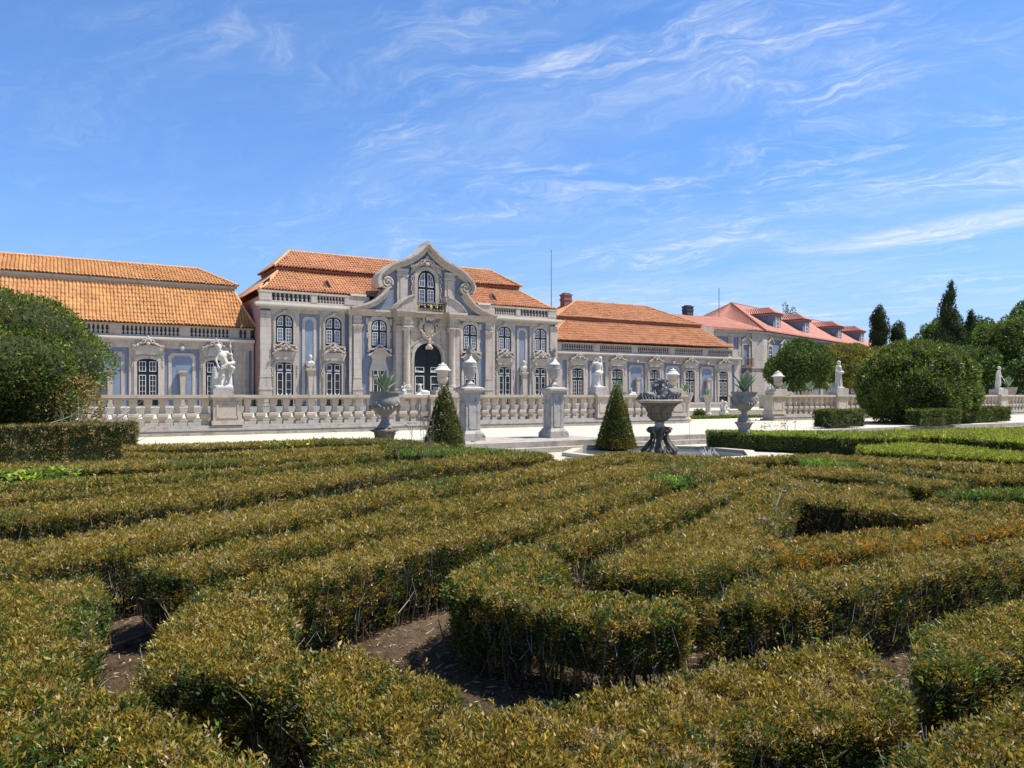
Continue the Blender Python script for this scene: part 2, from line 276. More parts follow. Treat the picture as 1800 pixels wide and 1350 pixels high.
class MB:
    """collects boxes, prisms, lathes and tubes; build() links them as one mesh object"""
    def __init__(self): self.v = []; self.f = []; self.n = 0; self.cuts = []
    def cut(self):
        """what follows becomes an object of its own"""
        if self.f and (not self.cuts or self.cuts[-1] != (len(self.v), len(self.f))): self.cuts.append((len(self.v), len(self.f)))
        return self
    def add(self, verts, faces):
        verts = [tuple(map(float, p)) for p in verts]
        self.v += verts; self.f += [tuple(i + self.n for i in f) for f in faces]; self.n += len(verts); return self
    def box(self, x0, x1, y0, y1, z0, z1):
        return self.add([(x0, y0, z0), (x1, y0, z0), (x1, y1, z0), (x0, y1, z0), (x0, y0, z1), (x1, y0, z1), (x1, y1, z1), (x0, y1, z1)],
                        [(0, 3, 2, 1), (4, 5, 6, 7), (0, 1, 5, 4), (1, 2, 6, 5), (2, 3, 7, 6), (3, 0, 4, 7)])
    def frustum(self, cx, cy, z0, z1, a0, b0, a1, b1):
        return self.add([(cx - a0, cy - b0, z0), (cx + a0, cy - b0, z0), (cx + a0, cy + b0, z0), (cx - a0, cy + b0, z0),
                         (cx - a1, cy - b1, z1), (cx + a1, cy - b1, z1), (cx + a1, cy + b1, z1), (cx - a1, cy + b1, z1)],
                        [(0, 3, 2, 1), (4, 5, 6, 7), (0, 1, 5, 4), (1, 2, 6, 5), (2, 3, 7, 6), (3, 0, 4, 7)])
    def prism(self, poly, y0, y1):
        """closed polygon in (x, z) extruded from y0 (front) to y1"""
        n = len(poly)
        A = sum(poly[i][0] * poly[(i + 1) % n][1] - poly[(i + 1) % n][0] * poly[i][1] for i in range(n))
        if A < 0: poly = poly[::-1]
        vs = [(x, y0, z) for x, z in poly] + [(x, y1, z) for x, z in poly]
        tris = tessellate_polygon([[Vector((x, z, 0)) for x, z in poly]])
        fs = []
        for t in tris:
            a, b, c_ = [poly[i] for i in t]
            if (b[0] - a[0]) * (c_[1] - a[1]) - (c_[0] - a[0]) * (b[1] - a[1]) < 0: t = t[::-1]
            fs.append(tuple(t)); fs.append(tuple(i + n for i in t[::-1]))
        for i in range(n):
            j = (i + 1) % n; fs.append((i, i + n, j + n, j))
        return self.add(vs, fs)
    def band(self, outer, inner, y0, y1):
        """strip between two open polylines in (x, z), extruded in y"""
        n = len(outer)
        vs = [(x, y0, z) for x, z in outer] + [(x, y0, z) for x, z in inner] + [(x, y1, z) for x, z in outer] + [(x, y1, z) for x, z in inner]
        fs = []
        for i in range(n - 1):
            fs += [(i, i + 1, n + i + 1, n + i), (2 * n + i, 3 * n + i, 3 * n + i + 1, 2 * n + i + 1),
                   (i, 2 * n + i, 2 * n + i + 1, i + 1), (n + i, n + i + 1, 3 * n + i + 1, 3 * n + i)]
        fs += [(0, n, 3 * n, 2 * n), (n - 1, 3 * n - 1, 4 * n - 1, 2 * n - 1)]
        return self.add(vs, fs)
    def lathe(self, prof, cx=0, cy=0, cz=0, seg=16, sx=1, sy=1, rot=0.0, close=True, wob=None):
        vs = []; fs = []
        for (r, z) in prof:
            for k in range(seg):
                a = 2 * math.pi * k / seg + rot; q = r * (wob(k, z) if wob else 1)
                vs.append((cx + q * math.cos(a) * sx, cy + q * math.sin(a) * sy, cz + z))
        for i in range(len(prof) - 1):
            for k in range(seg):
                k2 = (k + 1) % seg
                fs.append((i * seg + k, i * seg + k2, (i + 1) * seg + k2, (i + 1) * seg + k))
        if close:
            fs.append(tuple(range(seg))[::-1]); fs.append(tuple((len(prof) - 1) * seg + k for k in range(seg)))
        return self.add(vs, fs)
    def square(self, prof, cx=0, cy=0, cz=0):
        return self.lathe([(r * 1.41421, z) for r, z in prof], cx, cy, cz, 4, rot=math.pi / 4)
    def tube(self, path, r, seg=6, r1=None):
        path = [np.array(p, float) for p in path]; n = len(path); vs = []; fs = []
        for i, p in enumerate(path):
            d = path[min(i + 1, n - 1)] - path[max(i - 1, 0)]; d = d / (np.linalg.norm(d) + 1e-9)
            a = np.array((0, 0, 1.)) if abs(d[2]) < .9 else np.array((1., 0, 0))
            u = np.cross(d, a); u /= np.linalg.norm(u); w = np.cross(d, u)
            if isinstance(r, (list, tuple)): rr = r[i]
            else: rr = r if r1 is None else r + (r1 - r) * i / max(1, n - 1)
            for k in range(seg):
                t = 2 * math.pi * k / seg; vs.append(tuple(p + rr * (math.cos(t) * u + math.sin(t) * w)))
        for i in range(n - 1):
            for k in range(seg):
                k2 = (k + 1) % seg; fs.append((i * seg + k, i * seg + k2, (i + 1) * seg + k2, (i + 1) * seg + k))
        fs.append(tuple(range(seg))[::-1]); fs.append(tuple((n - 1) * seg + k for k in range(seg)))
        return self.add(vs, fs)
    def blob(self, cx, cy, cz, rx, ry, rz, seg=8, rings=5):
        vs = [(cx, cy, cz - rz)]
        for i in range(1, rings):
            t = -math.pi / 2 + math.pi * i / rings
            for k in range(seg):
                a = 2 * math.pi * k / seg; vs.append((cx + rx * math.cos(t) * math.cos(a), cy + ry * math.cos(t) * math.sin(a), cz + rz * math.sin(t)))
        vs.append((cx, cy, cz + rz)); fs = []
        for k in range(seg): fs.append((0, 1 + (k + 1) % seg, 1 + k))
        for i in range(rings - 2):
            for k in range(seg):
                k2 = (k + 1) % seg; fs.append((1 + i * seg + k, 1 + i * seg + k2, 1 + (i + 1) * seg + k2, 1 + (i + 1) * seg + k))
        b = 1 + (rings - 2) * seg
        for k in range(seg): fs.append((b + k, b + (k + 1) % seg, len(vs) - 1))
        return self.add(vs, fs)
    def build(self, name, m, parent=None, smooth=False, kind=None, loc=None, mirror_x=None):
        if self.cuts:
            marks = [(0, 0)] + self.cuts + ([(len(self.v), len(self.f))] if self.cuts[-1] != (len(self.v), len(self.f)) else []); o = None
            for (va, fa), (vb, fb_) in zip(marks[:-1], marks[1:]):
                q = MB(); q.v = self.v[va:vb]; q.f = [tuple(i - va for i in f) for f in self.f[fa:fb_]]; q.n = vb - va; o = q.build(name, m, parent, smooth, kind)
            return o
        me = bpy.data.meshes.new(name)
        o0 = origin_of(parent) if parent is not None else Vector((0, 0, 0))
        if loc is not None: o0 = o0 + Vector(loc)
        vv = np.array(self.v) - np.array(o0)
        me.from_pydata(vv.tolist(), [], self.f); me.materials.append(m)
        if smooth:
            me.polygons.foreach_set('use_smooth', [True] * len(me.polygons))
        me.update()
        o = bpy.data.objects.new(name, me); COL.objects.link(o)
        if loc is not None: o.location = loc
        if parent is not None: o.parent = parent
        if kind: o['kind'] = kind
        return o
def smooth_by_angle(o, ang=40):
    try:
        o.data.polygons.foreach_set('use_smooth', [True] * len(o.data.polygons)); o.data.set_sharp_from_angle(angle=math.radians(ang))
    except Exception: pass
    return o

LEAF_STAT = [0, 0]
def leaf_mesh(name, pts, dirs, L, W, cols, m, parent=None, kind='stuff', fold=.25, near=5.0):
    """leaves in one mesh: close to us a folded diamond each, further off one pointed triangle each"""
    dq = np.hypot(pts[:, 0], pts[:, 1]); o_ = np.argsort(dq > near, kind='stable'); nq = int((dq <= near).sum())
    pts, dirs, L, W, cols = pts[o_], dirs[o_], L[o_], W[o_], cols[o_]; n = len(pts); ntri = n - nq
    LEAF_STAT[0] += nq; LEAF_STAT[1] += ntri
    rv = rng.normal(size=(n, 3)); w = np.cross(dirs, rv); w /= (np.linalg.norm(w, axis=1)[:, None] + 1e-9)
    nn = np.cross(dirs, w); L = L[:, None]; W = W[:, None]
    q = slice(0, nq); s = slice(nq, n)
    b = pts + dirs * L * .5 + w * W * .5 + nn * W * fold; d = pts + dirs * L * .5 - w * W * .5 + nn * W * fold
    quad = np.stack([pts[q], b[q], (pts + dirs * L)[q], d[q]], 1).reshape(-1, 3)
    base = pts + dirs * L * .12
    tri = np.stack([(base - w * W * .5)[s], (base + w * W * .5)[s], (pts + dirs * L)[s]], 1).reshape(-1, 3)
    co = np.concatenate([quad, tri])
    if parent is not None: co = co - np.array(origin_of(parent))
    nv = len(co); me = bpy.data.meshes.new(name)
    me.vertices.add(nv); me.vertices.foreach_set('co', co.astype(np.float32).ravel())
    me.loops.add(nv); me.loops.foreach_set('vertex_index', np.arange(nv, dtype=np.int32))
    me.polygons.add(n); me.polygons.foreach_set('loop_start', np.concatenate([np.arange(nq) * 4, nq * 4 + np.arange(ntri) * 3]).astype(np.int32))
    ca = me.color_attributes.new('Col', 'FLOAT_COLOR', 'POINT')
    c4 = np.ones((nv, 4), np.float32); c4[:nq * 4, :3] = np.repeat(cols[:nq], 4, 0); c4[nq * 4:, :3] = np.repeat(cols[nq:], 3, 0)
    ca.data.foreach_set('color', c4.ravel())
    me.materials.append(m); me.update(calc_edges=True)
    o = bpy.data.objects.new(name, me); COL.objects.link(o)
    if parent is not None: o.parent = parent
    if kind: o['kind'] = kind
    return o

_ph = rng.uniform(0, 6.28, (3, 8)); _fr = rng.normal(size=(8, 3))
def vnoise(p, scale):
    """cheap smooth noise, about -1..1"""
    s = np.zeros(len(p))
    for k in range(8):
        f = _fr[k] * scale
        s += np.sin(p @ f + _ph[0, k] + 1.3 * np.sin(p @ np.roll(f, 1) * .7 + _ph[1, k]))
    return s / 4.0
def view_depth(p): return p[:, 0] * FWD[0] + p[:, 1] * FWD[1]
def in_view(p, margin=.12):
    d = view_depth(p); r = p[:, 0] * FWD[1] - p[:, 1] * FWD[0]
    return (d > .8) & (np.abs(r) < (.675 + margin) * d + .3) & ((EYE - p[:, 2]) < (.50 + margin) * d + .2)
HEDGES = [
 ('long box hedge row from the bare soil up to the small bright green clump', [(1.153, 4.492), (1.72, 4.774), (2.188, 5.022), (3.083, 5.38), (3.767, 5.589), (6.709, 7.292), (6.768, 7.876), (4.931, 6.942), (3.607, 6.294), (2.249, 5.536), (1.284, 5.074), (0.639, 4.694)], 'brown', 0.53, 1),
 ('box hedge cross piece left of the bare soil, dark woody stems in front', [(0.66, 4.711), (0.448, 4.162), (0.316, 3.629), (0.249, 3.326), (0.393, 3.362), (0.548, 3.182), (0.752, 2.905), (0.848, 3.229), (0.908, 3.478), (1.14, 4.469)], 'brown', 0.53, 1),
 ('wide near box hedge with golden tips below the bare soil patch', [(0.763, 2.898), (0.762, 2.733), (0.707, 2.314), (0.678, 2.06), (1.583, 1.519), (1.908, 1.805), (2.14, 1.753), (2.366, 1.65), (2.624, 1.562), (2.874, 1.721), (3.107, 2.002), (3.22, 2.279), (2.989, 2.28), (2.69, 2.295), (2.342, 2.304), (2.062, 2.284), (1.807, 2.353), (1.635, 2.376), (1.456, 2.414), (1.331, 2.428), (1.291, 2.476), (1.335, 2.608), (1.213, 3.011), (1.11, 3.311), (0.88, 3.325)], 'brown', 0.53, 1),
 ('box hedge block at the left edge overhanging a pale soil gap', [(-0.261, 2.622), (-0.107, 2.759), (-0.011, 2.889), (0.094, 2.889), (0.261, 2.909), (0.288, 3.088), (0.171, 3.22), (0.02, 3.541), (0.138, 3.892), (0.25, 4.882), (0.218, 5.504), (-0.357, 5.522), (-0.61, 4.935)], 'mixed', 0.53, 1),
 ('lowest left box hedge tongue with sunlit yellow shoots, cut by the bottom edge', [(-0.135, 2.479), (0.5, 2.099), (0.559, 2.394), (0.473, 2.498), (0.469, 2.64), (0.409, 2.831), (0.322, 2.956), (0.094, 2.88), (-0.047, 2.703)], 'mixed', 0.53, 1),
 ('straight box hedge row, second above the bare soil, bare stems at its left end', [(0.476, 5.35), (0.678, 5.229), (0.974, 5.339), (1.401, 5.539), (1.742, 5.629), (2.499, 6.075), (3.357, 6.402), (4.058, 6.784), (5.168, 7.333), (6.661, 8.105), (7.995, 8.714), (7.88, 8.088), (8.535, 7.985), (8.952, 7.638), (9.52, 8.123), (9.351, 9.16), (8.684, 9.814), (7.306, 9.231), (6.036, 8.564), (4.593, 7.678), (3.904, 7.446), (2.933, 7.128), (2.383, 6.748), (1.702, 6.359), (1.197, 6.166), (0.63, 5.931), (0.459, 5.75)], 'brown', 0.53, 1),
 ('long box hedge row third above the soil patch, reaching the fountain pool', [(-0.575, 5.768), (-0.32, 5.881), (-0.138, 6.024), (0.344, 6.148), (0.667, 6.272), (1.203, 6.595), (1.461, 6.729), (1.882, 6.934), (2.618, 7.502), (3.402, 7.857), (4.187, 8.177), (4.981, 8.326), (6.67, 9.1), (8.548, 10.293), (9.161, 10.204), (9.593, 10.842), (9.263, 11.528), (8.426, 11.231), (7.111, 10.5), (5.855, 9.788), (4.257, 9.138), (3.282, 8.653), (1.724, 7.943), (1.002, 7.536), (0.516, 7.294), (0.039, 6.969), (-0.383, 7.03), (-0.689, 6.908)], 'brown', 0.53, 1),
 ('tall faced box hedge row ending squarely left of the pool paving', [(-0.683, 8.044), (-0.45, 8.255), (0.154, 8.359), (0.473, 8.466), (1.214, 8.634), (1.991, 9.172), (2.991, 9.665), (3.991, 10.229), (5.175, 10.832), (6.243, 11.146), (6.848, 11.448), (7.707, 11.51), (7.955, 11.822), (7.82, 12.225), (6.919, 12.286), (6.067, 12.343), (4.83, 11.741), (3.47, 11.214), (2.339, 10.776), (1.31, 10.098), (0.548, 9.794), (0.177, 9.62), (-0.511, 9.373), (-0.778, 9.171)], 'brown', 0.53, 1),
 ('thin olive box hedge row directly above the tall faced row on the left', [(-0.79, 9.883), (-0.545, 9.998), (0.446, 10.096), (1.343, 10.357), (2.372, 10.928), (3.769, 11.454), (4.913, 11.942), (5.304, 12.372), (3.923, 11.923), (2.442, 11.248), (1.416, 10.917), (0.737, 10.865), (-0.012, 10.754), (-0.584, 10.712), (-0.849, 10.63)], 'brown', 0.53, 1),
 ('box hedge row right behind the leafy bright weeds on the left', [(-1.018, 13.602), (-0.748, 13.738), (0.285, 13.431), (1.625, 13.182), (2.835, 13.059), (4.039, 13.557), (5.541, 13.754), (5.949, 14.768), (4.447, 14.926), (3.126, 14.401), (1.293, 15.054), (0.192, 15.024), (-0.824, 15.123), (-1.119, 14.94)], 'brown', 0.53, 1),
 ('box hedge row in front of the leafy bright weeds on the left', [(-0.827, 11.046), (-0.605, 11.109), (0.3, 11.126), (0.761, 11.229), (1.465, 11.298), (2.534, 11.674), (3.699, 12.417), (5.097, 12.924), (4.833, 13.38), (3.735, 13.038), (2.676, 12.327), (1.566, 12.253), (0.755, 11.984), (0.39, 11.942), (-0.645, 11.84), (-0.88, 11.759)], 'mixed', 0.53, 1),
 ('narrow box hedge row second from the pale gravel on the left', [(1.006, 15.519), (1.285, 15.503), (3.216, 14.816), (4.637, 15.174), (6.077, 15.085), (7.188, 14.624), (7.601, 15.465), (6.496, 16.126), (4.943, 16.175), (3.448, 15.886), (1.361, 16.424), (1.065, 16.432)], 'brown', 0.53, 1),
 ('rearmost left box hedge row along the pale gravel and round the agave urn base', [(1.156, 17.83), (1.478, 17.836), (3.758, 17.314), (5.42, 17.734), (6.658, 17.249), (6.907, 16.112), (7.235, 14.804), (7.746, 15.849), (7.629, 17.199), (7.231, 18.734), (5.919, 19.367), (4.129, 19.024), (1.58, 19.066), (1.234, 19.046)], 'brown', 0.53, 1),
 ('bright green new box hedge in front of the left clipped cone', [(5.58, 13.565), (6.295, 13.303), (6.913, 12.605), (7.305, 12.211), (7.717, 11.965), (8.132, 12.204), (8.006, 13.159), (7.731, 14.096), (6.979, 14.749), (5.987, 14.554)], 'green', 0.53, 1),
 ('small bright green box clump with a clean clipped corner in the middle rows', [(6.722, 7.284), (7.051, 7.236), (7.809, 8.037), (7.596, 8.4), (7.181, 8.32), (6.875, 7.978)], 'vivid', 0.53, 1),
 ('short box hedge piece right of the small bright green clump', [(7.063, 7.229), (8.194, 7.623), (8.535, 7.985), (7.78, 7.962)], 'brown', 0.53, 1),
 ('box hedge folding at the chevron point just outside the dark triangular hollow', [(3.126, 4.602), (4.313, 5.056), (5.593, 5.675), (6.639, 6.151), (8.105, 6.915), (8.05, 6.639), (7.949, 5.926), (8.008, 5.512), (8.08, 5.003), (8.674, 5.299), (9.041, 5.824), (8.682, 6.26), (8.724, 6.956), (8.85, 7.602), (7.821, 7.246), (5.989, 6.481), (4.218, 5.537), (3.116, 4.937)], 'brown', 0.53, 1),
 ('L shaped box hedge with twiggy open base right of the bare soil patch', [(3.1, 4.92), (2.811, 4.863), (2.156, 4.345), (1.988, 3.992), (2.09, 3.811), (2.155, 3.602), (2.239, 3.254), (2.337, 3.021), (2.614, 2.912), (2.833, 2.863), (2.928, 2.967), (3.015, 3.171), (2.82, 3.345), (2.727, 3.43), (2.534, 3.76), (2.933, 4.228), (3.111, 4.587)], 'mixed', 0.53, 1),
 ('deep box hedge row crossing the right side below the orange scorched row', [(2.94, 2.934), (3.181, 2.907), (3.564, 2.8), (4.008, 2.784), (4.778, 2.795), (5.174, 2.708), (5.767, 2.702), (7.259, 2.735), (8.464, 3.188), (6.716, 3.147), (6.213, 3.137), (5.687, 3.218), (5.122, 3.221), (4.55, 3.22), (4.192, 3.258), (3.644, 3.33), (3.416, 3.232)], 'brown', 0.53, 1),
 ('triangular box hedge leg enclosing the dark hollow on its left side', [(3.042, 3.815), (3.188, 3.603), (3.455, 3.531), (3.89, 3.555), (4.132, 3.511), (4.505, 3.802), (4.62, 3.985), (5.393, 4.478), (6.975, 5.554), (7.934, 6.343), (7.497, 6.397), (6.134, 5.691), (5.01, 5.063), (4.195, 4.626), (3.674, 4.397), (3.085, 4.137)], 'brown', 0.53, 1),
 ('box hedge leg above the dark triangular hollow, running off to the right', [(6.914, 5.483), (6.943, 5.107), (6.978, 4.708), (7.045, 4.362), (7.007, 3.944), (7.79, 3.65), (7.972, 3.003), (8.081, 3.044), (7.884, 3.694), (7.757, 4.153), (7.829, 4.677), (7.78, 4.965), (7.774, 5.531), (7.946, 6.336)], 'brown', 0.53, 1),
 ('box hedge row with orange scorched leaves closing the dark triangular hollow', [(4.279, 3.592), (4.456, 3.552), (4.955, 3.484), (5.292, 3.454), (5.87, 3.37), (6.388, 3.343), (7.096, 3.325), (8.192, 3.086), (8.669, 3.266), (7.735, 3.624), (7.391, 3.752), (6.892, 3.9), (5.534, 3.974), (4.609, 3.965), (4.512, 3.797)], 'scorched', 0.53, 1),
 ('brown box hedge arm right of the chevron point, first above the hollow rows', [(8.966, 7.629), (9.284, 7.062), (9.53, 6.559), (9.22, 5.939), (9.113, 5.568), (9.66, 5.24), (10.299, 5.369), (10.413, 5.861), (10.51, 6.421), (10.723, 7.187), (10.673, 7.544), (9.535, 8.113)], 'brown', 0.53, 1),
 ('thin brown box hedge arm between the two brown arms on the right', [(11.019, 7.337), (10.826, 6.614), (10.725, 5.591), (11.102, 5.202), (11.749, 4.426), (12.848, 4.84), (11.913, 5.582), (11.52, 6.005), (11.337, 6.927), (11.304, 7.627)], 'brown', 0.53, 1),
 ('pale brown box hedge along the pool and the yellow green hedge at right', [(9.179, 10.194), (9.512, 9.318), (9.883, 8.969), (11.122, 8.891), (11.591, 7.821), (11.995, 6.979), (11.963, 6.236), (12.271, 5.75), (12.232, 4.608), (13.228, 4.983), (13.269, 6.217), (13.241, 7.088), (12.917, 8.544), (12.702, 9.47), (11.424, 9.747), (10.608, 9.627), (9.593, 10.842), (9.192, 11.404)], 'brown', 0.53, 1),
 ('flat yellow green box patch just below the pool in the middle of brown rows', [(10.524, 8.335), (10.335, 7.915), (10.924, 7.619), (11.534, 7.855), (11.74, 8.522), (11.058, 8.792)], 'vivid', 0.53, 1),
 ('green box hedge patch near the right edge among brown rows', [(8.523, 4.907), (8.938, 4.659), (9.489, 4.446), (10.758, 4.052), (11.749, 4.426), (10.329, 4.84), (9.6, 5.004), (8.794, 5.164)], 'green', 0.53, 1),
 ('thin brown box hedge strip below the green patch at right', [(8.034, 4.656), (8.084, 4.327), (8.201, 3.843), (8.464, 3.188), (8.841, 3.33), (8.59, 4.025), (8.386, 4.549), (8.151, 4.85)], 'brown', 0.53, 1),
 ('near right box hedge with grey dead twigs on its left end', [(3.061, 1.865), (3.054, 1.77), (3.187, 1.706), (3.595, 1.684), (4.293, 1.617), (5.651, 2.129), (4.636, 2.172), (4.225, 2.229), (3.608, 2.216)], 'mixed', 0.53, 1),
 ('lower right corner box hedge with golden shoots, cut by the frame', [(1.891, 1.267), (2.083, 1.152), (2.195, 1.085), (2.248, 1.053), (2.46, 0.927), (4.004, 1.508), (3.225, 1.511), (3.059, 1.512), (2.744, 1.518), (2.297, 1.499)], 'brown', 0.53, 1),
 ('dense green box hedge at the pool side around the right agave urn', [(16.368, 16.193), (17.357, 15.22), (17.823, 14.21), (17.748, 13.232), (18.937, 12.199), (21.671, 14.239), (21.023, 15.059), (19.803, 15.789), (18.572, 16.971), (17.688, 17.499)], 'lush', 0.53, 1),
 ('front yellow green box hedge bar at the far right, square left end', [(14.205, 9.829), (14.445, 8.262), (14.703, 6.889), (14.759, 5.56), (16.384, 6.172), (16.653, 7.803), (17.433, 9.583), (17.231, 10.668), (15.511, 10.733)], 'yellow', 0.53, 1),
 ('rear yellow green box hedge at far right in front of the round shrub', [(19.132, 12.082), (20.264, 12.058), (20.756, 11.111), (20.246, 10.209), (20.149, 9.441), (20.765, 7.822), (33.071, 12.458), (29.144, 13.655), (26.482, 14.176), (22.603, 14.56), (21.329, 14.876)], 'yellow', 0.53, 1),
]
# ------------------------------------------------------------------ ground, terrace, steps, pool basin
def sheet(name, rows, x0, x1, m, nx=1):
    """strip of ground: rows of (y, z) extruded along X"""
    vs = []; fs = []
    for i in range(nx + 1):
        x = x0 + (x1 - x0) * i / nx
        for y, z in rows: vs.append((x, y, z))
    k = len(rows)
    for i in range(nx):
        for j in range(k - 1): fs.append((i * k + j, (i + 1) * k + j, (i + 1) * k + j + 1, i * k + j + 1))
    b = MB(); b.add(vs, fs); return b.build(name, m, kind='structure')
sheet('parkland', [(-3000, -.6), (3500, -.6)], -3500, 3500, M['farland'])
sheet('gravel_ground', [(-90, 0), (23, 0)], -90, 160, M['gravel'])
sheet('terrace_ground', [(18.85, .3), (29.5, .3), (40, .0), (47.2, -.1)], 8.8, 160, M['gravel'])
b = MB(); b.add([(-90, 22.6, .3), (2.2, 22.6, .3), (8.8, 29.5, .3), (-90, 29.5, .3), (8.8, 40, 0), (-90, 40, 0), (8.8, 47.2, -.1), (-90, 47.2, -.1), (8.8, 19.9, .3), (7.0, 19.9, .3)],
                [(0, 1, 9, 8, 2, 3), (3, 2, 4, 5), (5, 4, 6, 7)]); b.build('terrace_ground', M['gravel'], kind='structure')
sheet('palace_walk', [(48.2, .27), (57.0, .30)], -90, 160, M['gravel'])
sheet('palace_forecourt', [(58.4, .75), (59.9, .75), (62.5, .75), (66, .75)], -60, 75, M['paving'])
SOIL = [(-30, -8), (48, -8), (48, 17.4), (21, 17.4), (18.6, 16.9), (17.4, 14.6), (16.0, 12.7), (13.0, 11.7), (10.5, 12.1), (9.0, 13.0), (8.4, 14.2), (8.6, 16.2), (9.6, 17.7), (7.6, 19.5), (-30, 19.5)]
b = MB(); tr = tessellate_polygon([[Vector((x, y, 0)) for x, y in SOIL]]); b.add([(x, y, .004) for x, y in SOIL], [tuple(t) for t in tr])
b.build('garden_soil', M['soil'], kind='structure')
b = MB()      # garden steps: a long kerb and, in front of the pedestals, a projecting landing
b.box(8.8, 60, 18.55, 18.851, 0, .15); b.box(14.62, 60, 18.85, 19.15, .0, .304)
b.box(8.5, 14.6, 17.95, 19.6, 0, .15); b.box(8.8, 14.6, 18.30, 21.0, .151, .307); b.add([(-90, 22.6, .3), (2.2, 22.6, .3), (7.0, 19.9, .3), (8.8, 19.9, .3), (8.8, 19.9, 0), (7.0, 19.9, 0), (2.2, 22.6, 0), (-90, 22.6, 0)], [(0, 1, 6, 7), (1, 2, 5, 6), (2, 3, 4, 5)])
b.build('garden_steps', M['curb'], kind='structure')
def flight(name, y0, y1, z0, z1, n, x0, x1):
    b = MB(); dy = (y1 - y0) / n; dz = (z1 - z0) / n
    for i in range(n): b.box(x0, x1, y0 + i * dy, y1 + .02 + i * .001, z0 - .3, z0 + (i + 1) * dz)
    return b.build(name, M['stepstone'], kind='structure')
flight('lower_terrace_steps', 47.0, 48.25, -.1, .28, 3, -90, 120)
flight('upper_terrace_steps', 57.0, 58.5, .29, .76, 4, -60, 67)
# pool
PC = (14.1, 15.72)
def octagon(R, rot=math.pi / 8): return [(PC[0] + R * math.cos(rot + k * math.pi / 4), PC[1] + R * math.sin(rot + k * math.pi / 4)) for k in range(8)]
b = MB(); o1 = octagon(2.72); o2 = octagon(2.44); vs = []; fs = []
for z, ring in ((0, o1), (.11, o1), (.11, o2), (.0, o2)): vs += [(x, y, z) for x, y in ring]
for i in range(3):
    for k in range(8): fs.append((i * 8 + k, i * 8 + (k + 1) % 8, (i + 1) * 8 + (k + 1) % 8, (i + 1) * 8 + k))
b.add(vs, fs); b.build('pool_rim', M['paving'], kind='structure')
b = MB(); ring = octagon(2.46); b.add([(x, y, .03) for x, y in ring], [tuple(range(8))]); b.build('pool_water', M['water'], kind='structure')
b = MB(); r1 = octagon(3.9); b.add([(x, y, .008) for x, y in r1], [tuple(range(8))]); b.build('pool_paving', M['paving'], kind='structure')

# ------------------------------------------------------------------ clipped box hedges of the maze
C = {'gold': (.37, .248, .031), 'olive': (.205, .174, .023), 'green': (.072, .110, .018), 'tan': (.47, .37, .20), 'rust': (.25, .135, .022),
     'orange': (.46, .20, .02), 'bright': (.155, .27, .029), 'lime': (.39, .42, .034), 'deep': (.028, .045, .012), 'straw': (.38, .30, .085)}
PALS = {  # top mix, side mix: inner green, darkened further to stand in for face shade
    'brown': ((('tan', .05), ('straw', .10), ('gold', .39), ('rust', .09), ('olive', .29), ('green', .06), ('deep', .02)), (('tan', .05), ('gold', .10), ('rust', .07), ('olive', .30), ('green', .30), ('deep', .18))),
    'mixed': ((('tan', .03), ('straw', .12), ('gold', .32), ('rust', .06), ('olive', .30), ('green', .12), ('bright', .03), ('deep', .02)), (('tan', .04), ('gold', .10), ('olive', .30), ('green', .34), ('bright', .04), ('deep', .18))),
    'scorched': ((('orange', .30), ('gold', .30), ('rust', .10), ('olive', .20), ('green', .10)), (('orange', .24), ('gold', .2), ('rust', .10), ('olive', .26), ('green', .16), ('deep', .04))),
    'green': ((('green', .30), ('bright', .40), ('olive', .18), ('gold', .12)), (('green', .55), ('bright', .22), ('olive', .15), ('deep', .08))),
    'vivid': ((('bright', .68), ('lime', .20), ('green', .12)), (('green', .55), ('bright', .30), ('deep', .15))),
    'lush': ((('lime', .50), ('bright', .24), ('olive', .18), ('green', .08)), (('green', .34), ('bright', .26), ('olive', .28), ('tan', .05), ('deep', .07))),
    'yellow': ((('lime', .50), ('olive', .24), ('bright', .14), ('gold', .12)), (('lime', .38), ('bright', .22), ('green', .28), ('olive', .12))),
    'bush': ((('green', .45), ('bright', .18), ('olive', .22), ('deep', .15)), (('green', .45), ('bright', .12), ('olive', .20), ('deep', .23))),
    'tree': ((('green', .50), ('bright', .16), ('deep', .24), ('olive', .10)),) * 2,
    'autumn': ((('green', .30), ('olive', .34), ('gold', .18), ('bright', .10), ('deep', .08)),) * 2,
    'far': ((('olive', .20), ('bright', .26), ('green', .44), ('deep', .10)),) * 2,
    'cypress': ((('deep', .62), ('green', .34), ('olive', .04)),) * 2,
    'cone': ((('green', .40), ('deep', .30), ('olive', .24), ('gold', .06)),) * 2,
    'dry': ((('tan', .16), ('straw', .10), ('rust', .22), ('olive', .28), ('green', .24)),) * 2,
    'weed': ((('bright', .62), ('lime', .30), ('green', .08)),) * 2,
}
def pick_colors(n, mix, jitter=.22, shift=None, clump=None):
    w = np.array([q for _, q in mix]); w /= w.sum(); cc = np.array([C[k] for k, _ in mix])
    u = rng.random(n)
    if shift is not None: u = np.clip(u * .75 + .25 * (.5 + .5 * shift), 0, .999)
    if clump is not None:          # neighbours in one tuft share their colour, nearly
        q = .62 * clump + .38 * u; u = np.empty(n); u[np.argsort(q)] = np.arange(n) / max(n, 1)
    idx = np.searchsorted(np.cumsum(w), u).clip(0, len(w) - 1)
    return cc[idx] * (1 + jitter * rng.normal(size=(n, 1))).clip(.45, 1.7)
def in_poly(x, y, poly):
    r = np.zeros(len(x), bool); n = len(poly)
    for i in range(n):
        x1, y1 = poly[i]; x2, y2 = poly[(i + 1) % n]
        if y1 == y2: continue
        c_ = ((y1 > y) != (y2 > y)) & (x < (x2 - x1) * (y - y1) / (y2 - y1) + x1); r ^= c_
    return r
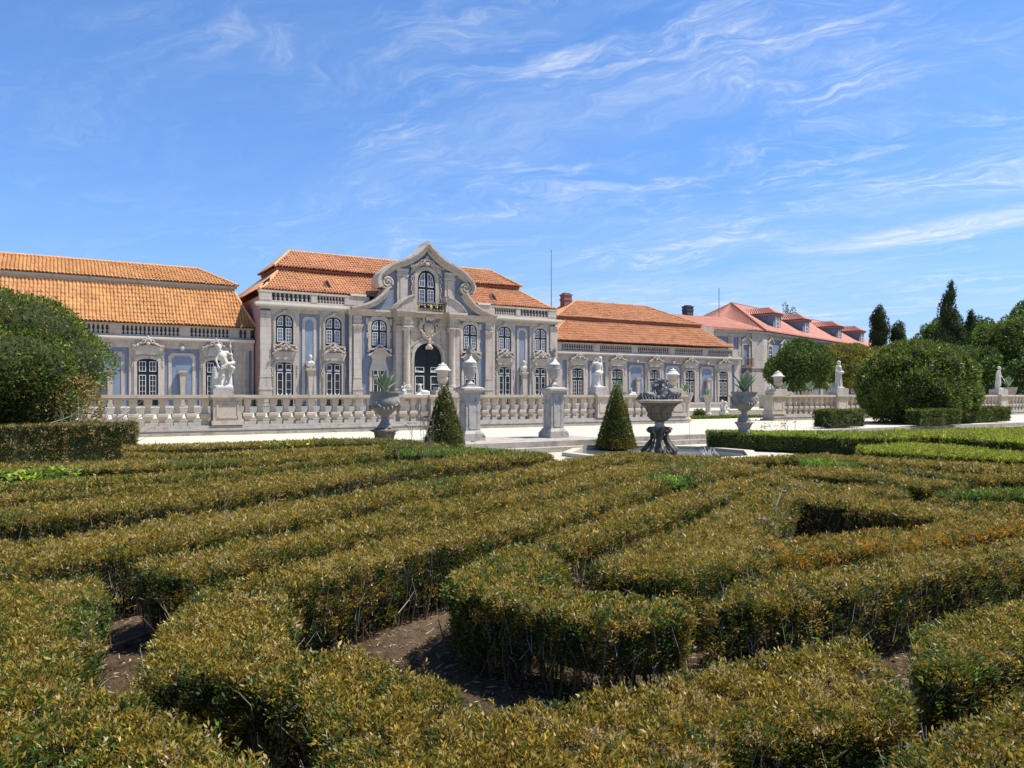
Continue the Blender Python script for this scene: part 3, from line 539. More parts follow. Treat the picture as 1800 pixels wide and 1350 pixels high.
def tufts(u, v, cs, seed=0.0):
    """nearest tuft of a jittered grid: offset vector (in tuft sizes) and two random numbers of that tuft"""
    h = lambda a, b, k: np.modf(np.abs(np.sin(a * 127.1 + b * 311.7 + k * 74.7 + seed) * 43758.5453))[0]
    iu = np.floor(u / cs); iv = np.floor(v / cs); best = np.full(len(u), 9.); bx = np.zeros(len(u)); by = np.zeros(len(u)); r1 = np.zeros(len(u)); r2 = np.zeros(len(u))
    for a in (-1, 0, 1):
        for b in (-1, 0, 1):
            cu, cv = iu + a, iv + b; dx = u / cs - (cu + h(cu, cv, 1.)); dy = v / cs - (cv + h(cu, cv, 2.)); d = dx * dx + dy * dy; m = d < best
            best[m] = d[m]; bx[m] = dx[m]; by[m] = dy[m]; r1[m] = h(cu, cv, 3.)[m]; r2[m] = h(cu, cv, 4.)[m]
    return bx, by, np.sqrt(best), r1, r2
def unit(v): return v / (np.linalg.norm(v, axis=1)[:, None] + 1e-9)
def inset(poly, d):
    n = len(poly); outp = []
    for i in range(n):
        p0, p1, p2 = [np.array(poly[(i + k) % n]) for k in (-1, 0, 1)]
        e1 = p1 - p0; e2 = p2 - p1; e1 /= np.linalg.norm(e1) + 1e-9; e2 /= np.linalg.norm(e2) + 1e-9
        n1 = np.array((-e1[1], e1[0])); n2 = np.array((-e2[1], e2[0])); b = n1 + n2; L = np.linalg.norm(b)
        if L < .3: b = n1; L = 1
        b = b / L; k = min(1.6, 1 / max(.3, float(b @ n1))); outp.append(tuple(p1 + b * d * k))
    return outp
def leaf_size(d): return .0205 * np.maximum(1, d / 3.8) ** .70
LEAF_TOTAL = 0
def hedge(label, poly, pal, h, stems, group='clipped box hedges of the maze', base=0.0):
    global LEAF_TOTAL
    poly = inset(poly, .012 if view_depth(np.c_[np.array(poly), np.zeros(len(poly))]).min() < 7.5 else .03) if base == 0 else poly
    fine = []
    for i in range(len(poly)):
        a = np.array(poly[i]); c_ = np.array(poly[(i + 1) % len(poly)]); Ln = np.linalg.norm(c_ - a); k = max(1, int(Ln / .22)); nr = np.array((c_[1] - a[1], -(c_[0] - a[0]))) / (Ln + 1e-9)
        for j in range(k):
            q = a + (c_ - a) * j / k; w = (.065 if base > 0 or pal in ('dull', 'yellow', 'lush') else .036) * float(vnoise(np.array([[q[0], q[1], .3]]), 2.1)[0]) + .020 * float(vnoise(np.array([[q[0], q[1], .3]]), 7.)[0]); fine.append(tuple(q + nr * w * (1 if 0 < j else .4)))
    poly = fine
    P_ = np.array(poly); cx, cy = P_.mean(0)
    root = thing('box_hedge', label, 'hedge', (float(cx), float(cy), base), 0, group)
    dmin = max(1.6, float(view_depth(np.c_[P_, np.zeros(len(P_))]).min())); near = dmin < 7.5
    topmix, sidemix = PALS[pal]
    # woody inside
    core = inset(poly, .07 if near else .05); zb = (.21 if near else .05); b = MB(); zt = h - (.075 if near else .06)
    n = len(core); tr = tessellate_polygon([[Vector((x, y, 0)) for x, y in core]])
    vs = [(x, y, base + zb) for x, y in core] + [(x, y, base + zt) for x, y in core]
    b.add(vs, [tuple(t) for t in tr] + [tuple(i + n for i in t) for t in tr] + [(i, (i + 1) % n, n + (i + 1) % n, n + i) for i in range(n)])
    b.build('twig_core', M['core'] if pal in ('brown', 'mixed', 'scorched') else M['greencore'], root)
    dens = lambda d: np.clip(2.15 - .06 * (d - 3), 1.25, 2.15) / (.5 * .34 * leaf_size(d) ** 2)
    # top
    x0, y0 = P_.min(0); x1, y1 = P_.max(0); A = (x1 - x0) * (y1 - y0); nmax = int(A * dens(dmin))
    pts = []; CH = 400000
    done = 0
    while done < nmax:
        k = min(CH, nmax - done); done += k
        q = rng.random((k, 2)) * (x1 - x0, y1 - y0) + (x0, y0)
        q3 = np.c_[q, np.full(k, h)]; d = np.maximum(view_depth(q3), dmin)
        keep = rng.random(k) < dens(d) / dens(dmin) * np.where(in_view(q3, .07), 1, .07)
        q = q[keep]; q = q[in_poly(q[:, 0], q[:, 1], poly)]; pts.append(q)
    q = np.concatenate(pts); nT = len(q)
    zt = h - .05 + .012 * rng.normal(size=nT) - .05 * rng.random(nT) ** 3
    pT = np.c_[q, zt + base]
    pT[:, 2] += .024 * vnoise(pT, 1.6) + (.020 if near else .012) * vnoise(pT, 4.2) + (.014 if near else .008) * vnoise(pT, 12.)
    cs = .085 if near else .11
    tx, ty, td, t1, t2 = tufts(pT[:, 0], pT[:, 1], cs)
    pT[:, 2] += (.036 * (1 - np.clip(td / .62, 0, 1.3) ** 2) + .040 * (t2 - .5) - .010) * (1 if near else .5)
    bare = (vnoise(pT * (1, 1, 0), 1.45) > 1.22) & (near)
    keep = ~(bare & (rng.random(nT) < .72)); pT, tx, ty, td, t1 = pT[keep], tx[keep], ty[keep], td[keep], t1[keep]; nT = len(pT)
    dT = unit(np.c_[np.c_[tx, ty] * 1.0 + rng.normal(size=(nT, 2)) * .50, .42 + .45 * rng.random(nT)])
    # sides
    pS = []; nS_ = []; sC = []
    for i in range(len(poly)):
        a = np.array(poly[i]); c_ = np.array(poly[(i + 1) % len(poly)]); e = c_ - a; Ln = float(np.linalg.norm(e))
        if Ln < .02: continue
        nrm = np.array((e[1], -e[0])) / Ln
        m_ = (a + c_) / 2; dm = max(dmin, float(view_depth(np.array([[m_[0], m_[1], 0]]))[0]))
        facing = nrm @ (-m_) / (np.linalg.norm(m_) + 1e-6)
        k = int(Ln * h * dens(dmin) * (.95 if facing > -.1 else .30))
        t = rng.random(k); z = h * (1 - rng.random(k) ** 1.0 * .97)
        p = a + e * t[:, None]; p3 = np.c_[p, z]; d = np.maximum(view_depth(p3), dmin)
        pr = dens(d) / dens(dmin) * np.where(in_view(p3, .07), 1, .07)
        if near: pr *= np.clip((z / h - .03) * 1.8, .07, 1) * np.clip(.78 + .45 * vnoise(p3, 5.5) + .6 * np.clip(z / h - .6, 0, 1), .10, 1)
        else: pr *= np.clip(.45 + z / h, 0, 1)
        keep = rng.random(k) < pr; p3 = p3[keep]; kk = len(p3)
        if not kk: continue
        bulge = -.075 * np.clip((z[keep] - (h - .07)) / .07, 0, 1) ** 2 - (.045 * (1 - z[keep] / h)) + .018 * rng.normal(size=kk)
        sx_, sy_, sd_, s1_, s2_ = tufts((p3[:, :2] @ (e / Ln)) + 31.7 * i * 0, p3[:, 2], .085 if near else .13, 2.2)
        off = bulge + (1 if near else .55) * (.034 * (1 - np.clip(sd_ / .62, 0, 1.3) ** 2) + .030 * (s2_ - .5) - .02) + .03 * vnoise(p3, 4.1) - .03 * rng.random(kk) ** 2
        p3[:, :2] += nrm * off[:, None]; p3[:, 2] += base; pS.append(p3); nS_.append(np.tile(nrm, (kk, 1))); sC.append(s1_)
    pS = np.concatenate(pS) if pS else np.zeros((0, 3)); nS_ = np.concatenate(nS_) if nS_ else np.zeros((0, 2)); nS = len(pS); sC = np.concatenate(sC) if sC else np.zeros(0)
    dS = unit(np.c_[nS_ * .55 + rng.normal(size=(nS, 2)) * .55, .15 + .75 * rng.random(nS)])
    patchT = vnoise(pT, 1.3) * .6 + vnoise(pT, 4.5) * .4
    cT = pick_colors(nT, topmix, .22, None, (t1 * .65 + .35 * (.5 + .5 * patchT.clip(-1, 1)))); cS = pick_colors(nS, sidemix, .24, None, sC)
    if pal in ('brown', 'mixed', 'scorched'):
        g = (vnoise(pT, .9) + .5 * vnoise(pT, 2.7)) > 1.05
        cT[g] = cT[g] * .35 + np.array(C['green']) * .9
        if pal == 'scorched':
            ok = vnoise(pT, 1.1) < .45; cT[ok] = pick_colors(int(ok.sum()), PALS['brown'][0])
    if near:          # young shoots standing proud of the clipped face
        ns = int(nT * .012); i0 = rng.integers(0, nT, ns); k7 = 8; base_p = np.repeat(pT[i0], k7, 0); ax = np.repeat(unit(np.c_[rng.normal(size=(ns, 2)) * .38, np.ones(ns)]), k7, 0); s_ = np.tile(np.arange(k7) / k7, ns)
        ln = np.repeat(rng.uniform(.03, .085, ns), k7); az = np.tile(np.arange(k7) * 1.9, ns) + np.repeat(rng.uniform(0, 6.28, ns), k7)
        pX = base_p + ax * (s_ * ln)[:, None] - (0, 0, .012); dX = unit(ax * .75 + np.c_[np.cos(az), np.sin(az), np.zeros(len(az))] * .75); cX = np.repeat(pick_colors(ns, topmix, .18), k7, 0) * rng.uniform(.85, 1.15, (len(pX), 1))
        pT = np.concatenate([pT, pX]); dT = np.concatenate([dT, dX]); cT = np.concatenate([cT, cX])
    pts = np.concatenate([pT, pS]); dirs = np.concatenate([dT, dS]); cols = np.concatenate([cT, cS])
    d = view_depth(pts); L = leaf_size(np.maximum(d, 1.5)) * rng.uniform(.7, 1.35, len(pts))
    sh = rng.random(len(pts)) < .02; L[sh] *= 1.5
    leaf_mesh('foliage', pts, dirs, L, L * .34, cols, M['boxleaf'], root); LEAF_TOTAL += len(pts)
    # woody stems under the open base, bare twigs on the faces
    if near or (stems and dmin < 12):
        b = MB(); tw = MB(); per = inset(poly, .09); per2 = inset(poly, .015)
        for i in range(len(per)):
            a = np.array(per[i]); c_ = np.array(per[(i + 1) % len(per)]); Ln = float(np.linalg.norm(c_ - a))
            for k in range(np.random.default_rng(i).poisson(Ln * (26 if near else 7))):
                p = a + (c_ - a) * random.random() + rng.normal(size=2) * .03
                if not in_view(np.array([[p[0], p[1], .2]]), .1)[0]: continue
                top = random.uniform(.28, .45); q0 = np.array((p[0], p[1], base - .01)); q2 = q0 + (random.gauss(0, .05), random.gauss(0, .05), top)
                q1 = (q0 + q2) / 2 + (random.gauss(0, .03), random.gauss(0, .03), 0)
                b.tube([q0, q1, q2], random.uniform(.004, .012), 4, random.uniform(.002, .004))
            if near:
                a = np.array(per2[i]); c_ = np.array(per2[(i + 1) % len(per2)])
                for k in range(np.random.default_rng(i + 999).poisson(Ln * 34)):
                    p = a + (c_ - a) * random.random()
                    if not in_view(np.array([[p[0], p[1], .2]]), .05)[0]: continue
                    z0_ = random.uniform(.10, h - .16); q0 = np.array((p[0], p[1], base + z0_)); q2 = q0 + (random.gauss(0, .05), random.gauss(0, .05), random.uniform(.08, .22)); tw.tube([q0, (q0 + q2) / 2 + rng.normal(size=3) * .012, q2], random.uniform(.0018, .004), 3, .001)
        if b.n: b.build('stems', M['bark'], root, kind='stuff')
        if tw.n: tw.build('twigs', M['twig'], root, kind='stuff')
    return root
for lab, poly, pal, h, st in HEDGES:
    hedge(lab, poly, pal, h, st)
print('hedge leaves', LEAF_TOTAL)

# chopped straw, twigs and clods on the bare soil close to us
k = 60000; q = rng.random((k, 2)) * (16, 11) + (-5, .8); q3 = np.c_[q, np.full(k, .012)]
keep = in_view(q3, .05) & (view_depth(q3) < 11); q3 = q3[keep]; k = len(q3)
leaf_mesh('straw_litter', q3, unit(np.c_[rng.normal(size=(k, 2)), rng.normal(size=k) * .15]), rng.uniform(.02, .085, k), rng.uniform(.004, .012, k),
          np.array([(.62, .50, .30), (.45, .32, .16), (.20, .13, .07), (.50, .36, .20)])[rng.integers(0, 4, k)], M['boxleaf'], fold=.1)
b = MB()
for i in range(2600):
    x = random.uniform(-3, 9); y = random.uniform(1.2, 8)
    if in_view(np.array([[x, y, 0]]), .05)[0]:
        r = random.uniform(.006, .022) * (1.7 if random.random() < .12 else 1); b.blob(x, y, r * .3, r, r * random.uniform(.6, 1.2), r * .7, 5, 4)
o = b.build('soil_clods', M['soil']); o['kind'] = 'stuff'
# ------------------------------------------------------------------ palace: shared pieces
ZF = .80            # floor level at the doors
def arc_pts(xa, xb, zs, rise, n=10):
    """top of an opening from (xa, zs) to (xb, zs), bulging up by rise (segmental)"""
    return [(xa + (xb - xa) * (.5 - .5 * math.cos(math.pi * i / n)), zs + rise * math.sin(math.pi * i / n) ** .8) for i in range(n + 1)]
def opening(xc, hw, z0, zs, rise, n=10):
    return [(xc - hw, z0)] + arc_pts(xc - hw, xc + hw, zs, rise, n) + [(xc + hw, z0)]
def surround(b, xc, hw, w, z0, zs, rise, y0, y1, zb=None, topw=None):
    zb = z0 if zb is None else zb
    o = opening(xc, hw + w, zb, zs, rise + (topw or w)); i = opening(xc, hw, zb, zs, rise)
    b.band(o, i, y0, y1)
def sash_bars(b, x0, x1, z0, z1, cols, rows, y, t=.042, m=.022, rise=0.0):
    b.box(x0, x0 + t, y, y + .03, z0, z1 - rise); b.box(x1 - t, x1, y, y + .03, z0, z1 - rise * .0 if rise < 0 else z1)
    b.box(x0 + t, x1 - t, y, y + .03, z0, z0 + t); b.box(x0 + t, x1 - t, y, y + .03, z1 - t, z1)
    for i in range(1, cols):
        x = x0 + (x1 - x0) * i / cols; b.box(x - m / 2, x + m / 2, y + .002, y + .028, z0 + t, z1 - t)
    for j in range(1, rows):
        z = z0 + (z1 - z0) * j / rows; b.box(x0 + t, x1 - t, y + .004, y + .026, z - m / 2, z + m / 2)
_win_cache = {}
def window(parent, kind, xc, y, z0, hw, zs, rise, name='window'):
    """joinery slab with white glazed leaves; y is the wall face, the joinery sits back in the opening"""
    key = (kind, round(hw, 3), round(zs - z0, 3), round(rise, 3))
    if key not in _win_cache:
        H = zs - z0; b = MB(); b.prism(opening(0, hw, 0, H, rise), .16, .22)
        fr = b
        s = MB(); g = MB(); cu = MB()
        lw = hw * .66; gap = hw * .16
        def leaf_pair(z0_, z1_, cols, rows, gl):
            for sgn in (-1, 1):
                xa, xb = sorted((sgn * gap, sgn * (gap + lw)))
                sash_bars(s, xa, xb, z0_, z1_, cols, rows, .12); gl.box(xa + .02, xb - .02, .146, .158, z0_ + .02, z1_ - .02)
        HT = H + rise
        if kind == 'upper':
            leaf_pair(.16, H * .70, 2, 4, g)
            zt0 = H * .80
            for sgn in (-1, 1):      # arched transom lights
                xa = sgn * gap; xb = sgn * (gap + lw)
                poly = [(xa, zt0), (xb, zt0), (xb, H + rise * .05 - .02), (sgn * (gap + lw * .75), H + rise * .52), (sgn * (gap + lw * .4), H + rise * .72), (xa, H + rise * .78)]
                inn = [(xa + sgn * .045, zt0 + .045), (xb - sgn * .045, zt0 + .045), (xb - sgn * .045, H - .05), (sgn * (gap + lw * .72), H + rise * .52 - .06), (sgn * (gap + lw * .4), H + rise * .72 - .06), (xa + sgn * .045, H + rise * .78 - .06)]
                s.band(poly + poly[:1], inn + inn[:1], .12, .15); g.prism(inn, .146, .158)
                xm = (xa + xb) / 2; s.box(xm - .015, xm + .015, .122, .148, zt0 + .04, H + rise * .6); zm = (zt0 + H + rise * .6) / 2
                s.box(min(xa, xb) + .04, max(xa, xb) - .04, .124, .146, zm - .015, zm + .015)
        elif kind == 'door':      # one column of panes, curtains inside
            zt = H * .86; leaf_pair(H * .20, zt - .10, 1, 3, g); leaf_pair(zt, H + rise * .45, 1, 1, g)
            for sgn in (-1, 1):
                xa = sgn * gap + sgn * .04; xb = sgn * (gap + lw) - sgn * .04; xm = (xa + xb) / 2
                cu.prism([(xa, H * .21), (xb, H * .21), (xb, H * .33), (xm + (xb - xm) * .5, H * .29), (xm, H * .255), (xm + (xa - xm) * .5, H * .29), (xa, H * .33)], .140, .1455)
                cu.prism([(xa, zt - .14), (xb, zt - .14), (xb, zt - .20), (xm, zt - .17), (xa, zt - .20)], .140, .1455)
                cu.prism([(xa, zt + .05), (xb, zt + .05), (xb, zt + .09), (xm, zt + .16), (xa, zt + .13)], .140, .1455)
        elif kind == 'wing':      # garden doors of the low wings, two columns of panes
            leaf_pair(H * .22, H * .72, 2, 4, g); leaf_pair(H * .80, H + rise * .35, 2, 2, g)
        elif kind == 'far':
            sash_bars(s, -hw * .92, hw * .92, .06, HT - .08, 2, 5, .12, .06, .05); g.box(-hw * .9, hw * .9, .146, .158, .08, HT - .1)
        _win_cache[key] = (fr, s, g, cu, None)
    fr, s, g, cu, proto = _win_cache[key]
    loc = (xc, y, z0)
    if proto is None:
        def mk(bb, nm, m, par, l=(0, 0, 0)):
            me = bpy.data.meshes.new(nm); me.from_pydata(bb.v, [], bb.f); me.materials.append(m); me.update()
            return me
        meshes = [mk(fr, name, M['white'] if kind == 'far' else M['green'], None), mk(s, 'sash', M['white'], None), mk(g, 'pane', M['blindglass'] if kind == 'upper' else M['glass'], None), mk(cu, 'curtain', M['curtain'], None) if cu.n else None]
        proto = meshes; _win_cache[key] = (fr, s, g, cu, proto)
    w = bpy.data.objects.new(name, proto[0]); COL.objects.link(w); w.parent = parent; w.location = Vector(loc) - origin_of(parent)
    for nm, me in (('sash', proto[1]), ('pane', proto[2]), ('curtain', proto[3])):
        if me is None: continue
        c_ = bpy.data.objects.new(nm, me); COL.objects.link(c_); c_.parent = w; c_['kind'] = 'stuff'
    return w
def carving(b, xc, y, z, w, h, seed, n=26):
    """rocaille crest in deep relief: a tall middle shell, leaves and scrolls falling to both sides"""
    r = random.Random(seed)
    for k in range(5):
        a = (k - 2) * .55; b.blob(xc + w * .10 * math.sin(a), y - .15, z + h * (.42 + .34 * math.cos(a)), w * .045, .09, h * .17, 6, 4)
    b.blob(xc, y - .18, z + h * .36, w * .075, .12, h * .16, 7, 5); b.blob(xc, y - .14, z + h * .92, w * .05, .09, h * .12, 6, 4)
    for s in (-1, 1):
        for k in range(n // 2):
            t = k / (n // 2); x = xc + s * w * (.13 + .39 * t); zz = z + h * (.40 * (1 - t) ** 1.1 + .03) + r.uniform(-.04, .10) * h
            b.blob(x, y - r.uniform(.05, .20), zz, w * r.uniform(.022, .042), r.uniform(.05, .10), h * r.uniform(.06, .12), 5, 4)
        path = [(xc + s * w * (.12 + .40 * t / 10), y - .12 - .05 * math.sin(t), z + h * (.60 * (1 - t / 10) ** 1.4 + .08 + .07 * math.sin(t * 1.5))) for t in range(11)]
        b.tube(path, [.05 - .002 * i for i in range(11)], 5)
        cx, cz = xc + s * w * .47, z + h * .14
        b.tube([(cx + s * (.12 - .012 * i) * math.cos(i * .8), y - .16, cz + (.12 - .012 * i) * math.sin(i * .8)) for i in range(9)], .03, 5)
    return b
def parapet_balusters(parent, xs, y, z0, z1):
    b = MB(); H = z1 - z0
    prof = [(.11, 0), (.11, .07 * H), (.055, .12 * H), (.125, .28 * H), (.115, .40 * H), (.045, .56 * H), (.06, .64 * H), (.085, .80 * H), (.055, .88 * H), (.115, .94 * H), (.115, H)]
    for x in xs: b.lathe(prof, x, y, z0, 7)
    return b.build('parapet_balusters', M['stone'], parent, smooth=True, kind='stuff')
def tile_slope(name, parent, m, prof, xl, xr, step_col=.24, step_row=.42, origin_y=None, xmin=None, xmax=None, flip=False, h=.10):
    """barrel tiles; prof: list of (y, z) from eave to top, xl/xr: left and right hip x at each profile point"""
    prof = [np.array(p) for p in prof]; seg = [np.linalg.norm(prof[i + 1] - prof[i]) for i in range(len(prof) - 1)]; cum = np.r_[0, np.cumsum(seg)]; LT = cum[-1]
    def at(s):
        i = min(np.searchsorted(cum, s, 'right') - 1, len(seg) - 1); t = (s - cum[i]) / seg[i]; p = prof[i] + (prof[i + 1] - prof[i]) * t
        d = (prof[i + 1] - prof[i]) / seg[i]; return p, d, xl[i] + (xl[i + 1] - xl[i]) * t, xr[i] + (xr[i + 1] - xr[i]) * t
    x0, x1 = min(xl), max(xr); nc = int((x1 - x0) / step_col); w = (x1 - x0) / nc
    nr = max(1, int(round(LT / step_row))); rs = LT / nr
    cs = [(0, 0), (.12, .45), (.30, .95), (.5, 1.0), (.68, .7), (.80, .1), (1.0, 0)]
    V = []; F = []; nv = 0
    for j in range(nr):
        s0 = j * rs; s1 = min(LT, (j + 1) * rs + .03); p0, d0, l0, r0 = at(s0 + 1e-6); p1, d1, l1, r1 = at(s1 - 1e-6)
        n0 = np.array((-d0[1], d0[0])) * (1 if not flip else -1); n1 = np.array((-d1[1], d1[0])) * (1 if not flip else -1)
        if n0[1] < 0: n0 = -n0
        if n1[1] < 0: n1 = -n1
        lm = max(l0, l1) * .5 + min(l0, l1) * .5; rm = (r0 + r1) / 2
        for i in range(nc):
            xa = x0 + i * w
            if xa + w * .5 < lm or xa + w * .5 > rm: continue
            jz = random.uniform(-.012, .014) + .03 * math.sin(xa * .9 + j * .35) * math.sin(xa * .23); jx = random.uniform(-.016, .016)
            for (u, hh) in cs:
                q = p0 + n0 * (hh * h + .026 + jz); V.append((xa + u * w + jx, q[0], q[1]))
            for (u, hh) in cs:
                q = p1 + n1 * (hh * h * .82 + jz); V.append((xa + u * w + jx, q[0], q[1]))
            q = len(cs)
            for k in range(q - 1): F.append((nv + k, nv + k + 1, nv + q + k + 1, nv + q + k))
            nv += 2 * q
    b = MB(); b.v = V; b.f = F; b.n = nv
    # board beneath so no light leaks between the rows
    k = len(prof); bv = [(xl[i], prof[i][0], prof[i][1] - .01) for i in range(k)] + [(xr[i], prof[i][0], prof[i][1] - .01) for i in range(k)]
    b.add(bv, [(i, k + i, k + i + 1, i + 1) for i in range(k - 1)])
    return b.build(name, m, parent, smooth=False, kind='stuff')
def hip_side(b_tri, pts):
    b_tri.add(pts, [tuple(range(len(pts)))])
def ridge_line(b, pts, r=.11):
    for a, c_ in zip(pts[:-1], pts[1:]):
        a = np.array(a, float); c_ = np.array(c_, float); L = np.linalg.norm(c_ - a); n = max(1, int(L / .45))
        for i in range(n):
            b.tube([a + (c_ - a) * (i / n), a + (c_ - a) * ((i + 1.12) / n)], r * 1.06, 7, r * .92)
def side_tiles(b, quad, n):
    """plain corrugation on a side face given as 4 corners eave0, eave1, top1, top0"""
    e0, e1, t1, t0 = [np.array(p, float) for p in quad]
    nrm = np.cross(e1 - e0, t0 - e0); nrm /= np.linalg.norm(nrm)
    if nrm[2] < 0: nrm = -nrm
    vs = []; fs = []
    for i in range(n):
        for k, hh in enumerate((0, .09, .11, .0)):
            t = (i + (0, .25, .55, .85)[k]) / n
            for s in (0, 1):
                p = e0 + (e1 - e0) * t if s == 0 else t0 + (t1 - t0) * t
                vs.append(tuple(p + nrm * hh))
    for i in range(len(vs) // 2 - 1): fs.append((2 * i, 2 * i + 2, 2 * i + 3, 2 * i + 1))
    b.add(vs, fs)
def eave_scallops(parent, x0, x1, y, z, step, m):
    """plaster-bedded tile groups along the eave"""
    b = MB(); x = x0
    while x < x1 - step * .4:
        b.box(x, x + step * .62, y, y + .34, z, z + .10); x += step
    return b.build('eave_tiles', m, parent, kind='stuff')

# ------------------------------------------------------------------ low wings
def low_wing(name, label, y, xL, xR, doors, panels, tile, roofs, seed, posts, pil):
    root = thing(name, label, 'palace wing', ((xL + xR) / 2, y, ZF))
    b = MB(); b.box(xL, xR, y, y + .5, ZF - .9, 5.9); b.build('wall', M['blue'], root)
    # stone facing between the blue panels
    xs = sorted([(p - hw, p + hw) for p, hw in panels]); st = MB(); cur = xL
    for a, c_ in xs + [(xR, xR)]:
        seg = [(cur, a)]
        for d in doors:                  # leave the door openings free
            nseg = []
            for q in seg:
                if q[0] < d < q[1]: nseg += [(q[0], d - .70), (d + .70, q[1])]
                else: nseg.append(q)
            seg = nseg
        for q in seg:
            if q[1] - q[0] > .02: st.box(q[0], q[1], y - .10, y - .001, ZF, 5.10).cut()
        for d in doors:
            if cur < d < a: st.prism([(d - .70, 5.10), (d - .70, 4.0)] + arc_pts(d - .70, d + .70, 4.0, .32)[1:-1] + [(d + .70, 4.0), (d + .70, 5.10)], y - .10, y - .001).cut()
        cur = c_
    st.build('stone_facing', M['stone'], root)
    b = MB(); b.box(xL, xR, y - .12, y - .001, 5.101, 5.40); b.box(xL, xR, y - .17, y, 5.401, 5.62); b.prism([(xL, 5.62), (xR, 5.62), (xR, 5.70), (xL, 5.70)], y - .27, y); b.build('entablature', M['stone'], root)
    b = MB(); b.box(xL, xR, y - .46, y, 5.701, 5.78); b.box(xL, xR, y - .52, y, 5.781, 5.90)
    b.build('cornice', M['sill'], root)
    b = MB(); b.box(xL, xR, y - .02, y + .30, 5.901, 6.07); b.box(xL, xR, y - .06, y + .30, 6.72, 6.86)
    for px, hw in posts: b.box(px - hw, px + hw, y - .05, y + .28, 6.071, 6.719)
    b.build('parapet', M['stone'], root)
    b = MB(); b.box(xL, xR, y + .27, y + .31, 6.072, 6.718); b.build('parapet_shade_back', M['void'], root)  # thin dark sheet added as the shadowed void behind the balusters
    bx = []; edges = sorted(posts)
    for (p, hp), (q, hq) in zip(edges[:-1], edges[1:]):
        L = q - hq - p - hp; n = max(1, int(round(L / .285)))
        bx += [p + hp + L * (k / n) for k in range(n + 1)]
    parapet_balusters(root, bx, y + .12, 6.071, 6.719)
    # doors with carved hoods
    sb = MB(); hb = MB(); cb = MB()
    for k, d in enumerate(doors):
        window(root, 'wing', d, y - .225, ZF, .70, 4.0, .30, 'door')
        surround(sb, d, .70, .20, ZF, 4.0, .30, y - .20, y - .101)
        surround(sb, d, .90, .10, 1.5, 4.0, .50, y - .15, y - .1015)
        hb.prism([(d - .80, 4.60), (d + .80, 4.60), (d + .98, 4.98), (d + 1.06, 5.04), (d + 1.0, 5.12), (d + .5, 5.24), (d, 5.32), (d - .5, 5.24), (d - 1.0, 5.12), (d - 1.06, 5.04), (d - .98, 4.98)], y - .34, y - .102)
        carving(cb, d, y - .34, 5.08, 2.0, .86, seed + k)
        for s in (-1, 1):
            cb.cut()
            for q in range(5): cb.blob(d + s * (1.0 + .03 * math.sin(q * 2)), y - .16, 4.4 - q * .17, .06, .06, .09, 6, 4)
            cb.cut()
        sb.cut(); hb.cut(); cb.cut()
    sb.build('door_surround', M['stone'], root); hb.build('door_hood', M['stone'], root); cb.build('carving', M['stone'], root, smooth=True)
    fb = MB(); pb = MB(); hm = MB(); ma = MB()
    for p, hw in panels:
        if hw < .5: continue
        w0 = hw - .28; w1 = hw - .50; z0, z1 = 1.35, 4.78; ch = .22
        def ring(w, e): return [(p - w, z0 + e), (p - w, z1 - ch - e), (p - w + ch, z1 - e), (p + w - ch, z1 - e), (p + w, z1 - ch - e), (p + w, z0 + e), (p - w, z0 + e)]
        fb.band(ring(w0, 0), ring(w1, .22), y - .05, y - .002)
        r2 = ring(w1, .22)[:-1]; pb.prism(r2, y - .012, y - .0025)
        # empty herm pedestal in the niche
        hm.frustum(p, y - .30, ZF, 3.15, .12, .10, .20, .14); hm.box(p - .22, p + .22, y - .46, y - .14, 3.151, 3.32); hm.box(p - .30, p + .30, y - .52, y - .08, 3.321, 3.45); hm.box(p - .19, p + .19, y - .46, y - .14, ZF - .02, ZF + .22)
        ma.box(p - .16, p + .16, y - .30, y - .17, 5.12, 5.36); ma.blob(p, y - .30, 5.16, .15, .10, .20, 8, 6)
        if name.endswith('_wing') and seed > 50: ma.tube([(p + .2, y - .25, 5.12), (p + .5, y - .30, 5.05), (p + .9, y - .28, 5.1), (p + 1.1, y - .25, 5.06)], .05, 5)
        fb.cut(); pb.cut(); hm.cut(); ma.cut()
    fb.build('panel_frame', M['stone'], root); pb.build('niche_panel', M['bluepanel'], root); hm.build('herm_pedestal', M['stone2'], root); ma.build('keystone_mask', M['marble'], root, smooth=True)
    b = MB()
    for p, hw in pil: b.box(p - hw, p + hw, y - .18, y - .1015, ZF, 5.1).cut()
    if b.n: b.build('pilaster', M['stone'], root)
    b = MB(); b.box(xL, xR, y - .16, y + .0, ZF - .3, ZF + .04)
    b.build('plinth', M['stone2'], root)
    e_y, e_z, t_y, t_z, u_y, u_z, r_y, r_z, xe0, xe1, xt0, xt1, xu0, xu1, xr0, xr1 = roofs
    flare = ((e_y + (t_y - e_y) * .16), e_z + (t_z - e_z) * .09)
    fx = lambda a, c_: a + (c_ - a) * .14
    tile_slope('lower_roof_tiles', root, tile, [(e_y, e_z), flare, (t_y, t_z)], [xe0, fx(xe0, xt0), xt0], [xe1, fx(xe1, xt1), xt1])
    tile_slope('upper_roof_tiles', root, tile, [(u_y, u_z), (r_y, r_z)], [xu0, xr0], [xu1, xr1])
    b = MB(); b.box(xu0 + .1, xu1 - .1, u_y + .06, u_y + .18, u_z - .24, u_z - .03); b.box(xu0 + .25, xu1 - .25, u_y + .2, u_y + .4, u_z - .42, u_z - .241)
    b.build('eaves_board', M['redwood'] if seed > 20 else M['stone2'], root)
    b = MB(); yb = 2 * r_y - e_y; yu = 2 * r_y - u_y
    side_tiles(b, [(xe1, e_y, e_z), (xe1, yb, e_z), (xt1, 2 * r_y - t_y, t_z), (xt1, t_y, t_z)], 40)
